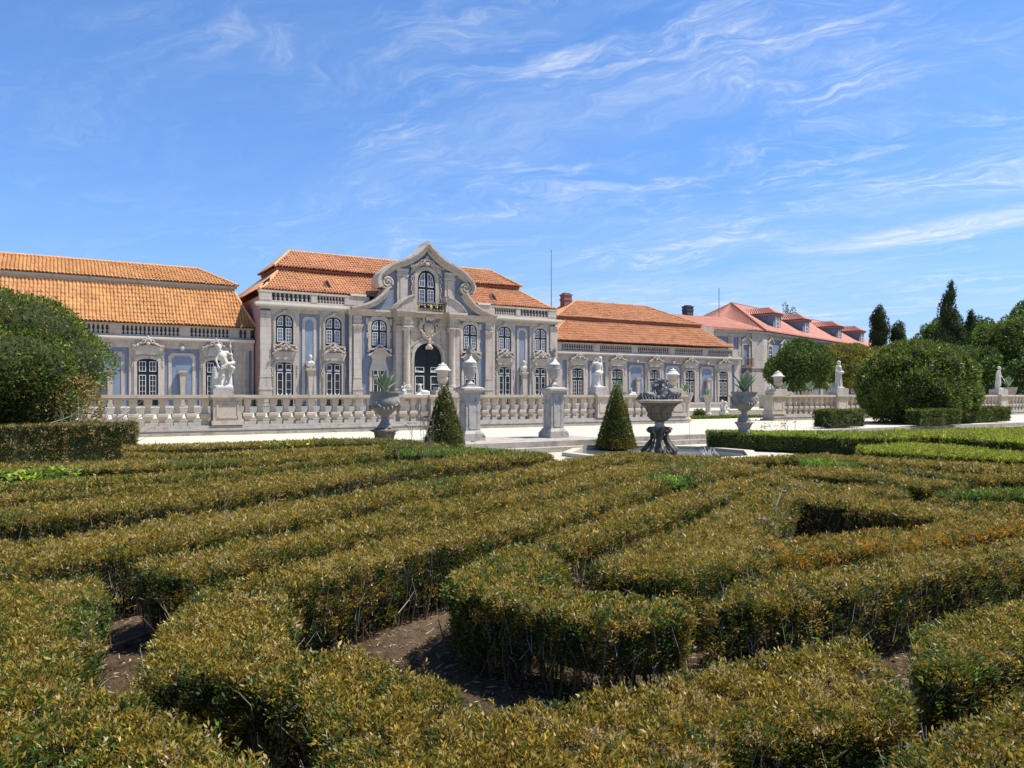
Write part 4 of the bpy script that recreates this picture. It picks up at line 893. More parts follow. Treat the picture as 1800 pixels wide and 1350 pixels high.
    side_tiles(b, [(xu1, u_y, u_z), (xu1, yu, u_z), (xr1, r_y + .01, r_z), (xr1, r_y, r_z)], 30)
    side_tiles(b, [(xu0, u_y, u_z), (xu0, yu, u_z), (xr0, r_y + .01, r_z), (xr0, r_y, r_z)], 30)
    side_tiles(b, [(xe0, e_y, e_z), (xe0, yb, e_z), (xt0, 2 * r_y - t_y, t_z), (xt0, t_y, t_z)], 40)
    b.add([(xr0, r_y, r_z), (xr1, r_y, r_z), (xu1, yu, u_z), (xu0, yu, u_z)], [(0, 1, 2, 3)])
    b.add([(xt0, 2 * r_y - t_y, t_z), (xt1, 2 * r_y - t_y, t_z), (xe1, yb, e_z), (xe0, yb, e_z)], [(0, 1, 2, 3)])
    b.build('side_roof_tiles', tile, root, kind='stuff')
    b = MB(); ridge_line(b, [(xr0, r_y, r_z + .05), (xr1, r_y, r_z + .05)]); ridge_line(b, [(xe1, e_y, e_z + .05), (fx(xe1, xt1), flare[0], flare[1] + .06), (xt1, t_y, t_z + .04)]); ridge_line(b, [(xu1, u_y, u_z + .05), (xr1, r_y, r_z + .05)])
    ridge_line(b, [(xe0, e_y, e_z + .05), (fx(xe0, xt0), flare[0], flare[1] + .06), (xt0, t_y, t_z + .04)]); ridge_line(b, [(xu0, u_y, u_z + .05), (xr0, r_y, r_z + .05)])
    b.build('ridge_tiles', M['ridge'] if seed < 20 else tile, root, kind='stuff')
    b = MB(); b.box(xL, xR, y + .5, y + 12.5, 6.3, 6.78); b.box(xL + 1.2, xR - 1.6, u_y + .45, 2 * r_y - u_y - .45, 6.8, u_z - .05); b.box(xL, xR, y + 12.0, y + 12.5, 0, 6.4); b.build('back_wall', M['stone2'], root)
    if seed > 20: eave_scallops(root, xe0 + .4, xe1 - .3, e_y - .02 + .34, e_z + .17, .98, tile)
    return root
YW = 61.7
left_wing = low_wing('palace_wing', 'low palace wing on the left with ochre tiled roof and blue niche panels', YW, -16, 13.2,
    [-8.85, -4.05, .75, 5.65, 10.35], [(-6.45, 1.2), (-1.65, 1.2), (3.20, 1.22), (8.0, 1.22), (11.55, .12), (12.95, .12)], M['ochre_tile'],
    (61.25, 6.88, 64.3, 10.15, 63.9, 10.42, 67.0, 12.0, -16, 13.4, -16, 12.1, -16, 12.5, -16, 9.85), 10,
    [(-15.8, .3), (-11.2, .3), (-6.4, .3), (-1.7, .3), (3.55, .38), (8.2, .35), (11.75, .35), (12.85, .1)], [(12.3, .32)])
right_wing = low_wing('palace_wing', 'low palace wing on the right with orange tiled two tier roof behind the cone topiary', YW, 40.3, 67.4,
    [44.45, 49.45, 54.5, 59.6, 64.75], [(46.85, 1.12), (52.05, 1.25), (57.15, 1.28), (62.25, 1.25), (42.9, .28), (66.35, .22)], M['orange_tile'],
    (61.2, 7.02, 63.9, 9.35, 63.6, 9.62, 67.2, 11.8, 40.6, 66.1, 44.6, 63.2, 43.3, 63.5, 48.2, 58.0), 60,
    [(41.9, .75), (46.9, .42), (51.9, .42), (57.1, .42), (62.1, .42), (66.75, .45)], [(41.6, .7)])

# ------------------------------------------------------------------ the ballroom pavilion
Y0 = 59.7; XC = 26.9
pav = thing('palace_pavilion', 'two storey palace pavilion with curved gable, arched green portal and orange roof', 'palace', (XC, Y0, ZF))
def X(r): return XC + r
b = MB(); b.box(X(-13.6), X(13.6), Y0, Y0 + .5, ZF - .9, 8.74); b.box(X(-6.72), X(6.72), Y0 - .35, Y0 - .002, ZF - .3, 8.7); b.build('wall', M['blue'], pav)
b = MB(); b.box(X(-13.59), X(-13.2), Y0 + .501, Y0 + 13, 0, 9.3); b.box(X(13.2), X(13.59), Y0 + .501, Y0 + 13, 0, 9.3); b.box(X(-13.59), X(13.59), Y0 + 12.6, Y0 + 13.01, 0, 9.3); b.box(X(-13.1), X(13.1), Y0 + .6, Y0 + 12.5, 9.0, 9.6); b.build('side_wall', M['pink'], pav)
st = MB()
WIN = (11.83, 7.95)
for s in (-1, 1):
    def bx(a, c_, y0, y1, z0, z1):
        a, c_ = X(s * a), X(s * c_); st.box(min(a, c_), max(a, c_), y0, y1, z0, z1)
    for (a, c_, w) in ((12.88, 10.68, 11.83), (9.06, 6.98, 7.95)):
        hw = .67
        bx(a, w + hw, Y0 - .10, Y0 - .001, ZF, 8.25); st.cut(); bx(w - hw, c_, Y0 - .10, Y0 - .001, ZF, 8.25); st.cut()
        x = X(s * w)
        st.prism([(x - hw, 5.58), (x - hw, 4.1)] + arc_pts(x - hw, x + hw, 4.1, .28)[1:-1] + [(x + hw, 4.1), (x + hw, 5.58)], Y0 - .10, Y0 - .001).cut()
        st.prism([(x - hw, 8.25), (x - hw, 7.35)] + arc_pts(x - hw, x + hw, 7.35, .52)[1:-1] + [(x + hw, 7.35), (x + hw, 8.25)], Y0 - .10, Y0 - .001).cut()
    bx(10.67, 9.07, Y0 - .09, Y0 - .002, 8.04, 8.25); st.cut()
st.build('stone_facing', M['stone'], pav)
# pilasters
def pilaster(x, hw, yb, proj, cap=True, zt=8.1):
    b = MB(); y1 = yb - .0015; y0 = yb - proj
    b.box(x - hw * 1.18, x + hw * 1.18, y0 - .06, y1, ZF, 2.05); b.box(x - hw * .7, x + hw * .7, y0 - .09, y0 - .0605, 1.1, 1.9); b.box(x - hw * 1.3, x + hw * 1.3, y0 - .10, y1, 2.051, 2.22)
    b.frustum(x, (y0 + y1) / 2, 2.221, 3.0, hw * 1.16, (y1 - y0) / 2, hw * 1.04, (y1 - y0) / 2); b.box(x - hw * 1.08, x + hw * 1.08, y0 - .03, y1, 3.001, 3.10)
    b.box(x - hw, x + hw, y0, y1, 3.101, 6.82)
    o = b.build('pilaster', M['stone'], pav)
    b = MB()
    if cap:
        b.box(x - hw * 1.06, x + hw * 1.06, y0 - .03, y1, 6.821, 6.90); b.frustum(x, (y0 + y1) / 2 - .03, 6.901, 7.24, hw * 1.0, (y1 - y0) / 2, hw * 1.25, (y1 - y0) / 2 + .10); b.box(x - hw * 1.32, x + hw * 1.32, y0 - .15, y1, 7.241, 7.36)
        for k in (-1, 0, 1): b.blob(x + k * hw * .8, y0 - .08, 7.10, hw * .25, .08, .12, 6, 4)
        b.box(x - hw, x + hw, y0, y1, 7.361, zt)
        b.box(x - hw * 1.1, x + hw * 1.1, y0 - .05, y1, 7.55, 7.70)
        b.build('capital', M['stone'], o, smooth=False)
    else:
        b.box(x - hw, x + hw, y0, y1, 6.8201, zt); b.build('pilaster_head', M['stone'], o)
    return o
for s in (-1, 1):
    pilaster(X(s * 13.28), .40, Y0, .24, cap=False)
    pilaster(X(s * 6.08), .33, Y0 - .35, .22)
    b = MB(); b.box(min(X(s * 6.74), X(s * 6.5)), max(X(s * 6.74), X(s * 6.5)), Y0 - .47, Y0 - .3515, ZF, 8.1); b.build('pilaster_strip', M['stone'], pav)
# panels with herms between the windows
fb = MB(); pb = MB()
for s in (-1, 1):
    p = X(s * 9.87); z0, z1, ch = 1.2, 7.80, .26
    def ring(w, e): return [(p - w, z0 + e), (p - w, z1 - ch - e), (p - w + ch * .7, z1 - e), (p + w - ch * .7, z1 - e), (p + w, z1 - ch - e), (p + w, z0 + e), (p - w, z0 + e)]
    fb.band(ring(.56, 0), ring(.34, .20), Y0 - .05, Y0 - .002); pb.prism(ring(.34, .20)[:-1], Y0 - .012, Y0 - .0025); fb.cut(); pb.cut()
fb.build('panel_frame', M['stone'], pav); pb.build('niche_panel', M['bluepanel'], pav)
# windows, doors, hoods
sb = MB(); hb = MB(); cb = MB()
for s in (-1, 1):
    for k, w in enumerate(WIN):
        x = X(s * w)
        window(pav, 'upper', x, Y0 - .225, 5.58, .67, 7.35, .50); window(pav, 'door', x, Y0 - .225, ZF, .67, 3.95, .22, 'door')
        surround(sb, x, .67, .17, 5.58, 7.35, .50, Y0 - .20, Y0 - .101); surround(sb, x, .84, .08, 5.3, 7.35, .67, Y0 - .15, Y0 - .1015)
        surround(sb, x, .67, .18, ZF, 3.95, .22, Y0 - .20, Y0 - .1012); surround(sb, x, .85, .10, 1.6, 3.95, .40, Y0 - .15, Y0 - .1017)
        # wavy sill
        sill = [(x - .92 + 1.84 * i / 16, 5.42 + .30 * math.exp(-((i - 8) / 2.6) ** 2)) for i in range(17)]
        hb.band([(a, z + .13) for a, z in sill], sill, Y0 - .40, Y0 - .104); hb.cut()
        hb.prism([(x - .80, 4.38), (x + .80, 4.38), (x + .92, 4.76), (x + 1.0, 4.84), (x + .95, 4.92), (x + .5, 5.0), (x - .5, 5.0), (x - .95, 4.92), (x - 1.0, 4.84), (x - .92, 4.76)], Y0 - .36, Y0 - .1023)
        carving(cb, x, Y0 - .36, 4.90, 1.75, .78, 30 + k + int(s)); cb.cut()
        for q in (-1, 1):
            cb.blob(x + q * .84, Y0 - .34, 5.28, .11, .12, .14, 8, 5)
            for j in range(6): cb.blob(x + q * (.96 + .04 * math.sin(j * 2)), Y0 - .18, 3.9 - j * .16, .06, .07, .09, 6, 4)
            cb.cut()
        cb.blob(x, Y0 - .25, 8.12, .16, .12, .13, 8, 5); cb.blob(x - .12, Y0 - .22, 8.05, .10, .08, .06, 6, 4); cb.blob(x + .12, Y0 - .22, 8.05, .10, .08, .06, 6, 4)
        sb.box(x - .3, x + .3, Y0 - .18, Y0 - .1011, 7.98, 8.06); sb.cut(); hb.cut(); cb.cut()
    x = X(s * 4.22); yf = Y0 - .35
    window(pav, 'upper', x, yf - .225, 5.56, .68, 7.32, .50); window(pav, 'door', x, yf - .225, ZF, .60, 3.55, .28, 'door')
    surround(sb, x, .68, .27, 5.40, 7.32, .50, yf - .16, yf - .001, topw=.34); surround(sb, x, .95, .07, 6.9, 7.32, .80, yf - .11, yf - .0015)
    for q in (-1, 1):
        hb.box(x + q * 1.02 - .12, x + q * 1.02 + .12, yf - .15, yf - .0013, 7.42, 7.92).cut(); hb.box(x + q * 1.0 - .07, x + q * 1.0 + .07, yf - .13, yf - .0014, 6.3, 6.75); hb.cut()
    surround(sb, x, .60, .24, ZF, 3.55, .28, yf - .16, yf - .001)
    sill = [(x - .98 + 1.96 * i / 18, 5.30 + .34 * math.exp(-((i - 9) / 3.2) ** 2)) for i in range(19)]
    hb.band([(a, z + .14) for a, z in sill], sill, yf - .42, yf - .004); hb.cut()
    # cartouche with an oval and its own curved hood
    half = [(.84, 3.62), (.72, 4.0), (.60, 4.35), (.58, 4.62), (.70, 4.86)]
    hb.prism([(x + a, z) for a, z in half] + [(x - a, z) for a, z in half[::-1]], yf - .14, yf - .0017)
    hood = [(x - 1.0, 4.84), (x - .78, 4.88), (x - .55, 5.06), (x - .3, 5.30), (x, 5.36), (x + .3, 5.30), (x + .55, 5.06), (x + .78, 4.88), (x + 1.0, 4.84)]
    hb.band([(a, z + .16) for a, z in hood], hood, yf - .42, yf - .003); hb.prism(hood, yf - .145, yf - .0027)
    for q in (-1, 1): cb.blob(x + q * .95, yf - .28, 5.24, .13, .13, .15, 8, 5).cut()
    sb.cut(); hb.cut(); cb.cut()
sb.build('window_surround', M['stone'], pav); hb.build('window_hood', M['stone'], pav); cb.build('carving', M['stone'], pav, smooth=True)
b = MB()
for s in (-1, 1):
    x = X(s * 4.22); b.add([(x + .27 * math.cos(t * math.pi / 10), Y0 - .35 - .155, 4.62 + .40 * math.sin(t * math.pi / 10)) for t in range(20)] + [(x + .27 * math.cos(t * math.pi / 10), Y0 - .35 - .10, 4.62 + .40 * math.sin(t * math.pi / 10)) for t in range(20)], [tuple(range(20))] + [(i, (i + 1) % 20, 20 + (i + 1) % 20, 20 + i) for i in range(20)]).cut()
b.build('oval_medallion', mat('ochre_medallion_stone', (.43, .385, .30), .9, .1, 4), pav)
# entablature, cornice, parapet of the two side sections
b = MB(); c2 = MB(); pp = MB(); pv = MB(); bxs = []
for s in (-1, 1):
    xa, xb = sorted((X(s * 13.72), X(s * 6.75)))
    b.box(xa, xb, Y0 - .14, Y0 - .0012, 8.251, 8.32); b.box(xa - .02 * 0, xb, Y0 - .24, Y0, 8.321, 8.46); c2.box(xa - (.25 if s < 0 else 0), xb + (.25 if s > 0 else 0), Y0 - .40, Y0, 8.461, 8.56); c2.box(xa - (.36 if s < 0 else 0), xb + (.36 if s > 0 else 0), Y0 - .52, Y0, 8.561, 8.74)
    pp.box(xa, xb, Y0 - .02, Y0 + .3, 8.741, 8.96); pp.box(xa - (.06 if s < 0 else 0), xb + (.06 if s > 0 else 0), Y0 - .08, Y0 + .3, 9.56, 9.72); pv.box(xa + .1, xb - .1, Y0 + .27, Y0 + .31, 8.962, 9.558)
    for a, c_ in ((13.7, 12.78), (9.72, 9.22), (6.98, 4.9)):
        q0, q1 = sorted((X(s * a), X(s * c_))); pp.box(q0, q1, Y0 - .05, Y0 + .28, 8.961, 9.559)
    if s: pp.box(*sorted((X(s * 6.749), X(s * 4.9))), Y0 - .02, Y0 + .3, 8.2, 8.96); pp.box(*sorted((X(s * 6.749), X(s * 4.9))), Y0 - .06, Y0 + .3, 9.561, 9.70)
    b.cut(); c2.cut(); pp.cut(); pv.cut()
    for a, c_ in ((12.78, 9.72), (9.22, 6.98)):
        n = 9
        bxs += [X(s * (a + (c_ - a) * (k + .0) / n)) for k in range(n + 1)]
b.build('entablature', M['stone'], pav); c2.build('cornice', M['sill'], pav); pp.build('parapet', M['stone'], pav); pv.build('parapet_shade_back', M['void'], pav)
parapet_balusters(pav, bxs, Y0 + .12, 8.961, 9.559)
yc = Y0 - .35
b = MB(); b.box(X(-6.78), X(6.78), yc - .16, yc + .3, 8.101, 8.28); b.box(X(-6.84), X(6.84), yc - .28, yc + .3, 8.281, 8.46); b.box(X(-6.92), X(6.92), yc - .38, yc + .3, 8.461, 8.62)
b.build('central_entablature', M['stone2'], pav)
# gable
half = [(0, 14.50), (.26, 14.20), (.60, 13.86), (1.05, 13.48), (1.55, 13.15), (2.1, 12.89), (2.7, 12.66), (3.3, 12.36), (3.8, 11.95), (4.2, 11.55), (4.42, 11.12), (4.40, 10.75), (4.22, 10.50)]
low = [(3.62, 10.50), (3.85, 10.15), (4.15, 9.80), (4.6, 9.42), (5.2, 9.10), (5.9, 8.86), (6.7, 8.64)]
body = [(X(a), z) for a, z in half] + [(X(a), z) for a, z in low] + [(X(-a), z) for a, z in low[::-1]] + [(X(-a), z) for a, z in half[:0:-1]]
b = MB(); b.prism([(x, z - .03) for x, z in body], yc - .06, yc + .9); b.build('gable_wall', M['blue'], pav)
def offs(line, d):
    outp = []
    for i, p in enumerate(line):
        a = np.array(line[max(0, i - 1)]); c_ = np.array(line[min(len(line) - 1, i + 1)]); e = c_ - a; e /= np.linalg.norm(e) + 1e-9
        outp.append((p[0] - e[1] * d, p[1] + e[0] * d))
    return outp
for s in (-1, 1):
    g = MB()
    for line, w in ((half, .50), (low, .42)):
        inner = offs(line, -w); inner = [(max(a, 0.0) if line is half else a, z) for a, z in inner]
        if line is half: inner[0] = (0, 13.68)
        for (d0, d1, pr) in ((0, 1.0, .34), (-.16, .42, .62), (-.22, .12, .74)):
            lo = [(p[0] + (q[0] - p[0]) * d0, p[1] + (q[1] - p[1]) * d0) for p, q in zip(line, inner)]; li = [(p[0] + (q[0] - p[0]) * d1, p[1] + (q[1] - p[1]) * d1) for p, q in zip(line, inner)]
            if line is half: lo[0] = (0, lo[0][1]); li[0] = (0, li[0][1])
            lo = [(X(s * a), z) for a, z in lo]; li = [(X(s * a), z) for a, z in li]
            g.band(lo, li, yc - pr, yc + .95 + pr * .01)
    g.build('gable_moulding', M['stone'], pav)
    v = MB(); cx, cz = X(s * 3.62), 10.93          # volute scroll
    pth = []
    for i in range(34):
        t = i / 33; a = math.pi * .15 - t * math.pi * 4.2; r = .52 * (1 - t) ** .8 + .05
        pth.append((cx + s * r * math.cos(a), yc - .42 - .12 * t, cz + r * math.sin(a)))
    v.tube(pth, .12, 7, .07); v.lathe([(.50, 0), (.50, .45)], 0, 0, 0, 20); 
    for i in range(len(v.v) - 40, len(v.v)):
        x_, y_, z_ = v.v[i]; v.v[i] = (cx + x_, yc - .42 + z_, cz + y_)
    v.build('volute', M['stone'], pav, smooth=False)
b = MB()
for s in (-1, 1):
    b.box(*sorted((X(s * 1.72), X(s * 2.66))), yc - .22, yc - .061, 8.6, 11.95); b.box(*sorted((X(s * 1.66), X(s * 2.72))), yc - .28, yc - .062, 11.55, 11.75); b.box(*sorted((X(s * 2.0), X(s * 2.4))), yc - .27, yc - .2205, 8.6, 11.5); b.box(*sorted((X(s * 1.66), X(s * 2.72))), yc - .30, yc - .063, 11.951, 12.2); b.cut()
b.build('gable_pilaster', M['stone'], pav)
window(pav, 'upper', X(0), yc - .285, 9.10, .82, 11.25, .98)
b = MB(); surround(b, X(0), .82, .30, 9.10, 11.25, .98, yc - .26, yc - .0612); surround(b, X(0), 1.12, .12, 9.5, 11.25, 1.28, yc - .20, yc - .0615); b.build('window_surround', M['stone'], pav)
b = MB(); b.prism([(X(-1.5), 11.8), (X(-1.25), 12.6), (X(0), 13.35), (X(1.25), 12.6), (X(1.5), 11.8), (X(1.2), 12.0), (X(.8), 12.42), (X(0), 12.62), (X(-.8), 12.42), (X(-1.2), 12.0)], yc - .20, yc - .0617); carving(b, X(0), yc - .25, 12.35, 3.0, 1.05, 71, 34)
for s in (-1, 1):
    for j in range(9): b.blob(X(s * (1.33 + .06 * math.sin(j * 1.7))), yc - .20, 11.6 - j * .22, .09, .09, .13, 6, 4)
b.build('gable_carving', M['stone'], pav, smooth=False)
# portal block: arch, columns, coat of arms, balcony
yp = yc - .55
b = MB(); hw = 1.32
b.prism([(X(-2.95), ZF), (X(-hw), ZF), (X(-hw), 4.62)] + arc_pts(X(-hw), X(hw), 4.62, 1.40, 16)[1:-1] + [(X(hw), 4.62), (X(hw), ZF), (X(2.95), ZF), (X(2.95), 8.1), (X(-2.95), 8.1)], yp, yc - .0011); b.build('portal_wall', M['stone'], pav)
b = MB(); surround(b, X(0), 1.32, .26, ZF, 4.62, 1.40, yp - .12, yp - .001); surround(b, X(0), 1.58, .07, ZF, 4.62, 1.66, yp - .07, yp - .0014)
b.band([(X(-1.8 + 3.6 * i / 16), 5.62 + .95 * math.sin(math.pi * i / 16)) for i in range(17)], [(X(-1.7 + 3.4 * i / 16), 5.55 + .85 * math.sin(math.pi * i / 16)) for i in range(17)], yp - .10, yp - .0016)
for s in (-1, 1): b.box(*sorted((X(s * 1.5), X(s * 1.6))), yp - .05, yp - .0018, 5.7, 7.3); b.box(*sorted((X(s * .9), X(s * 1.6))), yp - .05, yp - .0019, 7.301, 7.40)
b.build('portal_arch', M['stone'], pav)
b = MB(); b.prism(opening(X(0), 1.32, ZF, 4.62, 1.40, 16), yp + .22, yp + .30)
b2 = MB(); b2.box(X(-.02), X(.02), yp + .19, yp + .221, ZF, 5.9)
for s in (-1, 1):
    for z0, z1 in ((5.0, 5.5), (4.0, 4.7)): b2.box(*sorted((X(s * .14), X(s * (1.0 if z0 < 4.9 else .8)))), yp + .20, yp + .2212, z0, z1)
dr = b.build('portal_door', M['green'], pav); b2.build('door_panel', M['green'], dr)
s_ = MB(); g_ = MB(); c_u = MB()
for s in (-1, 1):
    xa, xb = sorted((X(s * .30), X(s * 1.12)))
    sash_bars(s_, xa, xb, 1.15, 3.25, 1, 3, yp + .16, .05, .05); g_.box(xa, xb, yp + .195, yp + .215, 1.17, 3.23); sash_bars(s_, xa, xb, 3.55, 4.0, 1, 1, yp + .16, .05); g_.box(xa, xb, yp + .195, yp + .215, 3.57, 3.98)
    xm = (xa + xb) / 2; c_u.prism([(xa + .05, 1.2), (xb - .05, 1.2), (xb - .05, 1.55), (xm + .2, 1.42), (xm, 1.28), (xm - .2, 1.42), (xa + .05, 1.55)], yp + .185, yp + .194)
    c_u.prism([(xa + .05, 3.6), (xb - .05, 3.6), (xb - .05, 3.64), (xm, 3.68), (xa + .2, 3.75), (xa + .05, 3.75)], yp + .185, yp + .194)
s_.build('sash', M['white'], dr); g_.build('pane', M['glass'], dr); c_u.build('curtain', M['curtain'], dr)
for s in (-1, 1):
    pilaster(X(s * 2.66), .27, yp, .10, zt=8.1)
    x = X(s * 2.08); yq = yp - .34
    b = MB(); b.box(x - .36, x + .36, yq - .36, yp - .0017, ZF, 2.05); b.box(x - .42, x + .42, yq - .42, yp - .0019, 2.051, 2.22); b.lathe([(.36, 0), (.38, .08), (.34, .14), (.36, .22), (.29, .28), (.285, 2.0), (.255, 4.55), (.28, 4.60)], x, yq, 2.221, 20)
    col_ = b.build('column', M['stone'], pav, smooth=False); smooth_by_angle(col_)
    b = MB(); b.lathe([(.26, 0), (.30, .10), (.40, .42)], x, yq, 6.825, 12); b.box(x - .44, x + .44, yq - .44, yp - .0021, 7.246, 7.36)
    for k in range(8): b.blob(x + .37 * math.cos(k * .785), yq + .37 * math.sin(k * .785), 7.12, .09, .09, .12, 6, 4)
    b.box(x - .34, x + .34, yq - .34, yp - .0023, 7.361, 8.10); b.box(x - .38, x + .38, yq - .38, yp - .0025, 7.55, 7.70); b.build('capital', M['stone'], col_)
    # broken segmental pediment
    p_ = [(3.25, 8.64), (3.0, 8.98), (2.6, 9.34), (2.1, 9.66), (1.5, 9.90), (1.32, 9.86), (1.32, 9.60), (1.45, 9.45), (1.3, 9.0), (1.3, 8.64)]
    b = MB(); b.prism([(X(s * a), z) for a, z in p_], yp - .75, yc - .062); t_ = p_[:5]; b.band([(X(s * a), z + .12) for a, z in t_], [(X(s * a), z) for a, z in t_], yp - .90, yc - .063); b.build('broken_pediment', M['stone'], pav)
b = MB()
for x0_, x1_ in ((-3.12, -1.62), (1.62, 3.12)):
    b.box(X(x0_), X(x1_), yp - .82, yc - .17, 8.1015, 8.275); b.box(X(x0_) - .06, X(x1_) + .06, yp - .95, yc - .29, 8.2815, 8.455); b.box(X(x0_) - .12, X(x1_) + .12, yp - 1.05, yc - .385, 8.4615, 8.635); b.cut()
b.box(X(-1.62), X(1.62), yp - .30, yc - .17, 8.102, 8.45); b.box(X(-1.62), X(1.62), yp - .62, yc - .385, 8.462, 8.632); b.build('portal_entablature', M['stone2'], pav)
b = MB(); r_ = random.Random(5)
b.prism([(X(-.42), 7.75), (X(.42), 7.75), (X(.46), 7.2), (X(.25), 6.72), (X(0), 6.5), (X(-.25), 6.72), (X(-.46), 7.2)], yp - .26, yp - .002)
for k in range(70):
    a = r_.uniform(0, 6.28); rr = r_.uniform(.75, 1.1); z = 7.25 + rr * .92 * math.sin(a); w = (.85 - .28 * max(0, (7.25 - z))) ; b.blob(X(rr * w * math.cos(a)), yp - .16, z, r_.uniform(.07, .15), .14, r_.uniform(.08, .17), 6, 4)
for k in (-1, 0, 1): b.blob(X(k * .22), yp - .28, 8.14, .16, .15, .22, 8, 5)
for s in (-1, 1): b.tube([(X(s * .2), yp - .22, 6.45), (X(s * .6), yp - .2, 6.85), (X(s * .92), yp - .2, 7.35), (X(s * .75), yp - .2, 7.8), (X(s * 1.0), yp - .2, 8.05)], .09, 6)
for k in range(3): b.blob(X(0), yp - .2, 6.28 - k * .2, .16, .14, .16, 7, 5)
b.blob(X(0), yp - .22, 5.72, .26, .2, .24, 8, 6); b.blob(X(-.22), yp - .2, 5.62, .14, .14, .16, 8, 6); b.blob(X(.22), yp - .2, 5.62, .14, .14, .16, 8, 6)
b.build('coat_of_arms', M['stone2'], pav, smooth=True)
b = MB(); zb0, zb1 = 8.64, 9.35; yb_ = yp - .58; bars = [(X(-1.25), yc - .1), (X(-1.25), yb_), (X(1.25), yb_), (X(1.25), yc - .1)]
b.tube([(x, y, zb1) for x, y in bars], .035, 6); b.tube([(x, y, zb0 + .08) for x, y in bars], .025, 5)
for i in range(27): x = X(-1.25 + 2.5 * i / 26); b.tube([(x, yb_, zb0), (x, yb_, zb1)], .018, 4)
for i in range(5):
    for s in (-1, 1): b.tube([(X(s * 1.25), yb_ + .15 + i * .15, zb0), (X(s * 1.25), yb_ + .15 + i * .15, zb1)], .016, 4)
bal = b.build('balcony', M['iron'], pav)
b = MB()
for i in range(9):
    x = X(-1.12 + 2.24 * i / 8); b.blob(x, yb_ - .03, 9.20, .06, .03, .05, 6, 4); b.blob(x, yb_ - .03, 8.80, .06, .03, .05, 6, 4)
    if i % 2 == 0: b.blob(x, yb_ - .03, 9.0, .05, .03, .09, 6, 4)
b.blob(X(0), yb_ - .04, 9.0, .14, .04, .14, 4, 4); b.build('gilding', M['gold'], bal, smooth=False)
b = MB()
for s in (-1, 1): carving(b, X(s * 1.35), yb_ + .12, 8.62, .5, .7, 9, 12); b.cut()
b.build('balcony_carving', M['stone'], pav)
# roof
EV = 9.76
tile_slope('lower_roof_tiles', pav, M['orange_tile'], [(59.62, EV), (60.25, 9.98), (63.2, 11.85)], [X(-13.75), X(-13.2), X(-11.4)], [X(13.75), X(13.2), X(11.4)])
tile_slope('upper_roof_tiles', pav, M['orange_tile'], [(62.85, 12.14), (63.3, 12.32), (65.8, 13.98)], [X(-11.85), X(-11.4), X(-9.85)], [X(11.85), X(11.4), X(9.85)])
b = MB(); b.box(X(-11.6), X(11.6), 62.95, 63.12, 11.90, 12.10); b.box(X(-11.3), X(11.3), 63.13, 63.4, 11.7, 11.899); b.box(X(-11.6), X(-11.45), 63.12, 68.5, 11.9, 12.1); b.box(X(-11.45), X(-11.3), 63.13, 68.6, 11.5, 11.9); b.box(X(11.45), X(11.6), 63.12, 68.5, 11.9, 12.1); b.build('eaves_board', M['redwood'], pav)
b = MB(); YR = 65.8
for s in (-1, 1):
    side_tiles(b, [(X(s * 13.9), 59.62, EV - .1), (X(s * 13.9), 2 * YR - 59.62, EV - .1), (X(s * 11.4), 2 * YR - 63.2, 11.85), (X(s * 11.4), 63.2, 11.85)], 46)
    side_tiles(b, [(X(s * 11.85), 62.85, 12.14), (X(s * 11.85), 2 * YR - 62.85, 12.14), (X(s * 9.85), YR + .05, 13.98), (X(s * 9.85), YR, 13.98)], 26)
b.add([(X(-9.85), YR, 13.98), (X(9.85), YR, 13.98), (X(11.85), 2 * YR - 62.85, 12.14), (X(-11.85), 2 * YR - 62.85, 12.14)], [(0, 1, 2, 3)])
b.add([(X(-11.4), 2 * YR - 63.2, 11.85), (X(11.4), 2 * YR - 63.2, 11.85), (X(13.75), 2 * YR - 59.62, EV), (X(-13.75), 2 * YR - 59.62, EV)], [(0, 1, 2, 3)])
b.build('side_roof_tiles', M['orange_tile'], pav, kind='stuff')
b = MB(); ridge_line(b, [(X(-9.85), YR, 14.02), (X(9.85), YR, 14.02)])
for s in (-1, 1):
    ridge_line(b, [(X(s * 13.75), 59.62, EV + .05), (X(s * 13.2), 60.25, 10.03), (X(s * 11.4), 63.2, 11.9)]); ridge_line(b, [(X(s * 11.85), 62.85, 12.2), (X(s * 9.85), YR, 14.02)])
b.build('ridge_tiles', M['ridge'], pav, kind='stuff')
eave_scallops(pav, X(-11.2), X(-5.3), 59.98, 9.90, .98, M['orange_tile']); eave_scallops(pav, X(5.3), X(12.6), 59.98, 9.90, .98, M['orange_tile'])
b = MB()      # grey slabs lying on the left side slope, pavers on the eave
for y0_, y1_, t in ((60.7, 63.0, .25), (63.6, 65.4, .3)):
    q = lambda y, u: (X(-13.9 + 2.5 * u), y, EV - .1 + 2.1 * u + .16)
    b.add([q(y0_, t), q(y1_, t), q(y1_, t + .35), q(y0_, t + .35)], [(0, 1, 2, 3)]).cut()
b.build('roof_slab', M['slate'], pav)
b = MB(); b.box(X(-6.5), X(-5.2), 59.55, 60.1, 9.705, 9.86).cut(); b.box(X(5.2), X(6.5), 59.55, 60.1, 9.705, 9.86); b.build('eave_paver', M['sill'], pav)
for s in (-1, 1):
    b = MB(); x = X(s * 8.3 + (.2 if s < 0 else -.9)); b.add([(x - .38, 60.62, 10.30), (x + .38, 60.62, 10.30), (x, 60.75, 11.02), (x, 61.75, 11.0)], [(0, 2, 3), (1, 3, 2)]); 
    o = b.build('roof_vent', M['orange_tile'], pav); b = MB(); b.add([(x - .30, 60.72, 10.30), (x + .30, 60.72, 10.30), (x, 60.85, 10.9)], [(0, 1, 2)]); b.build('vent_opening', M['void'], o)

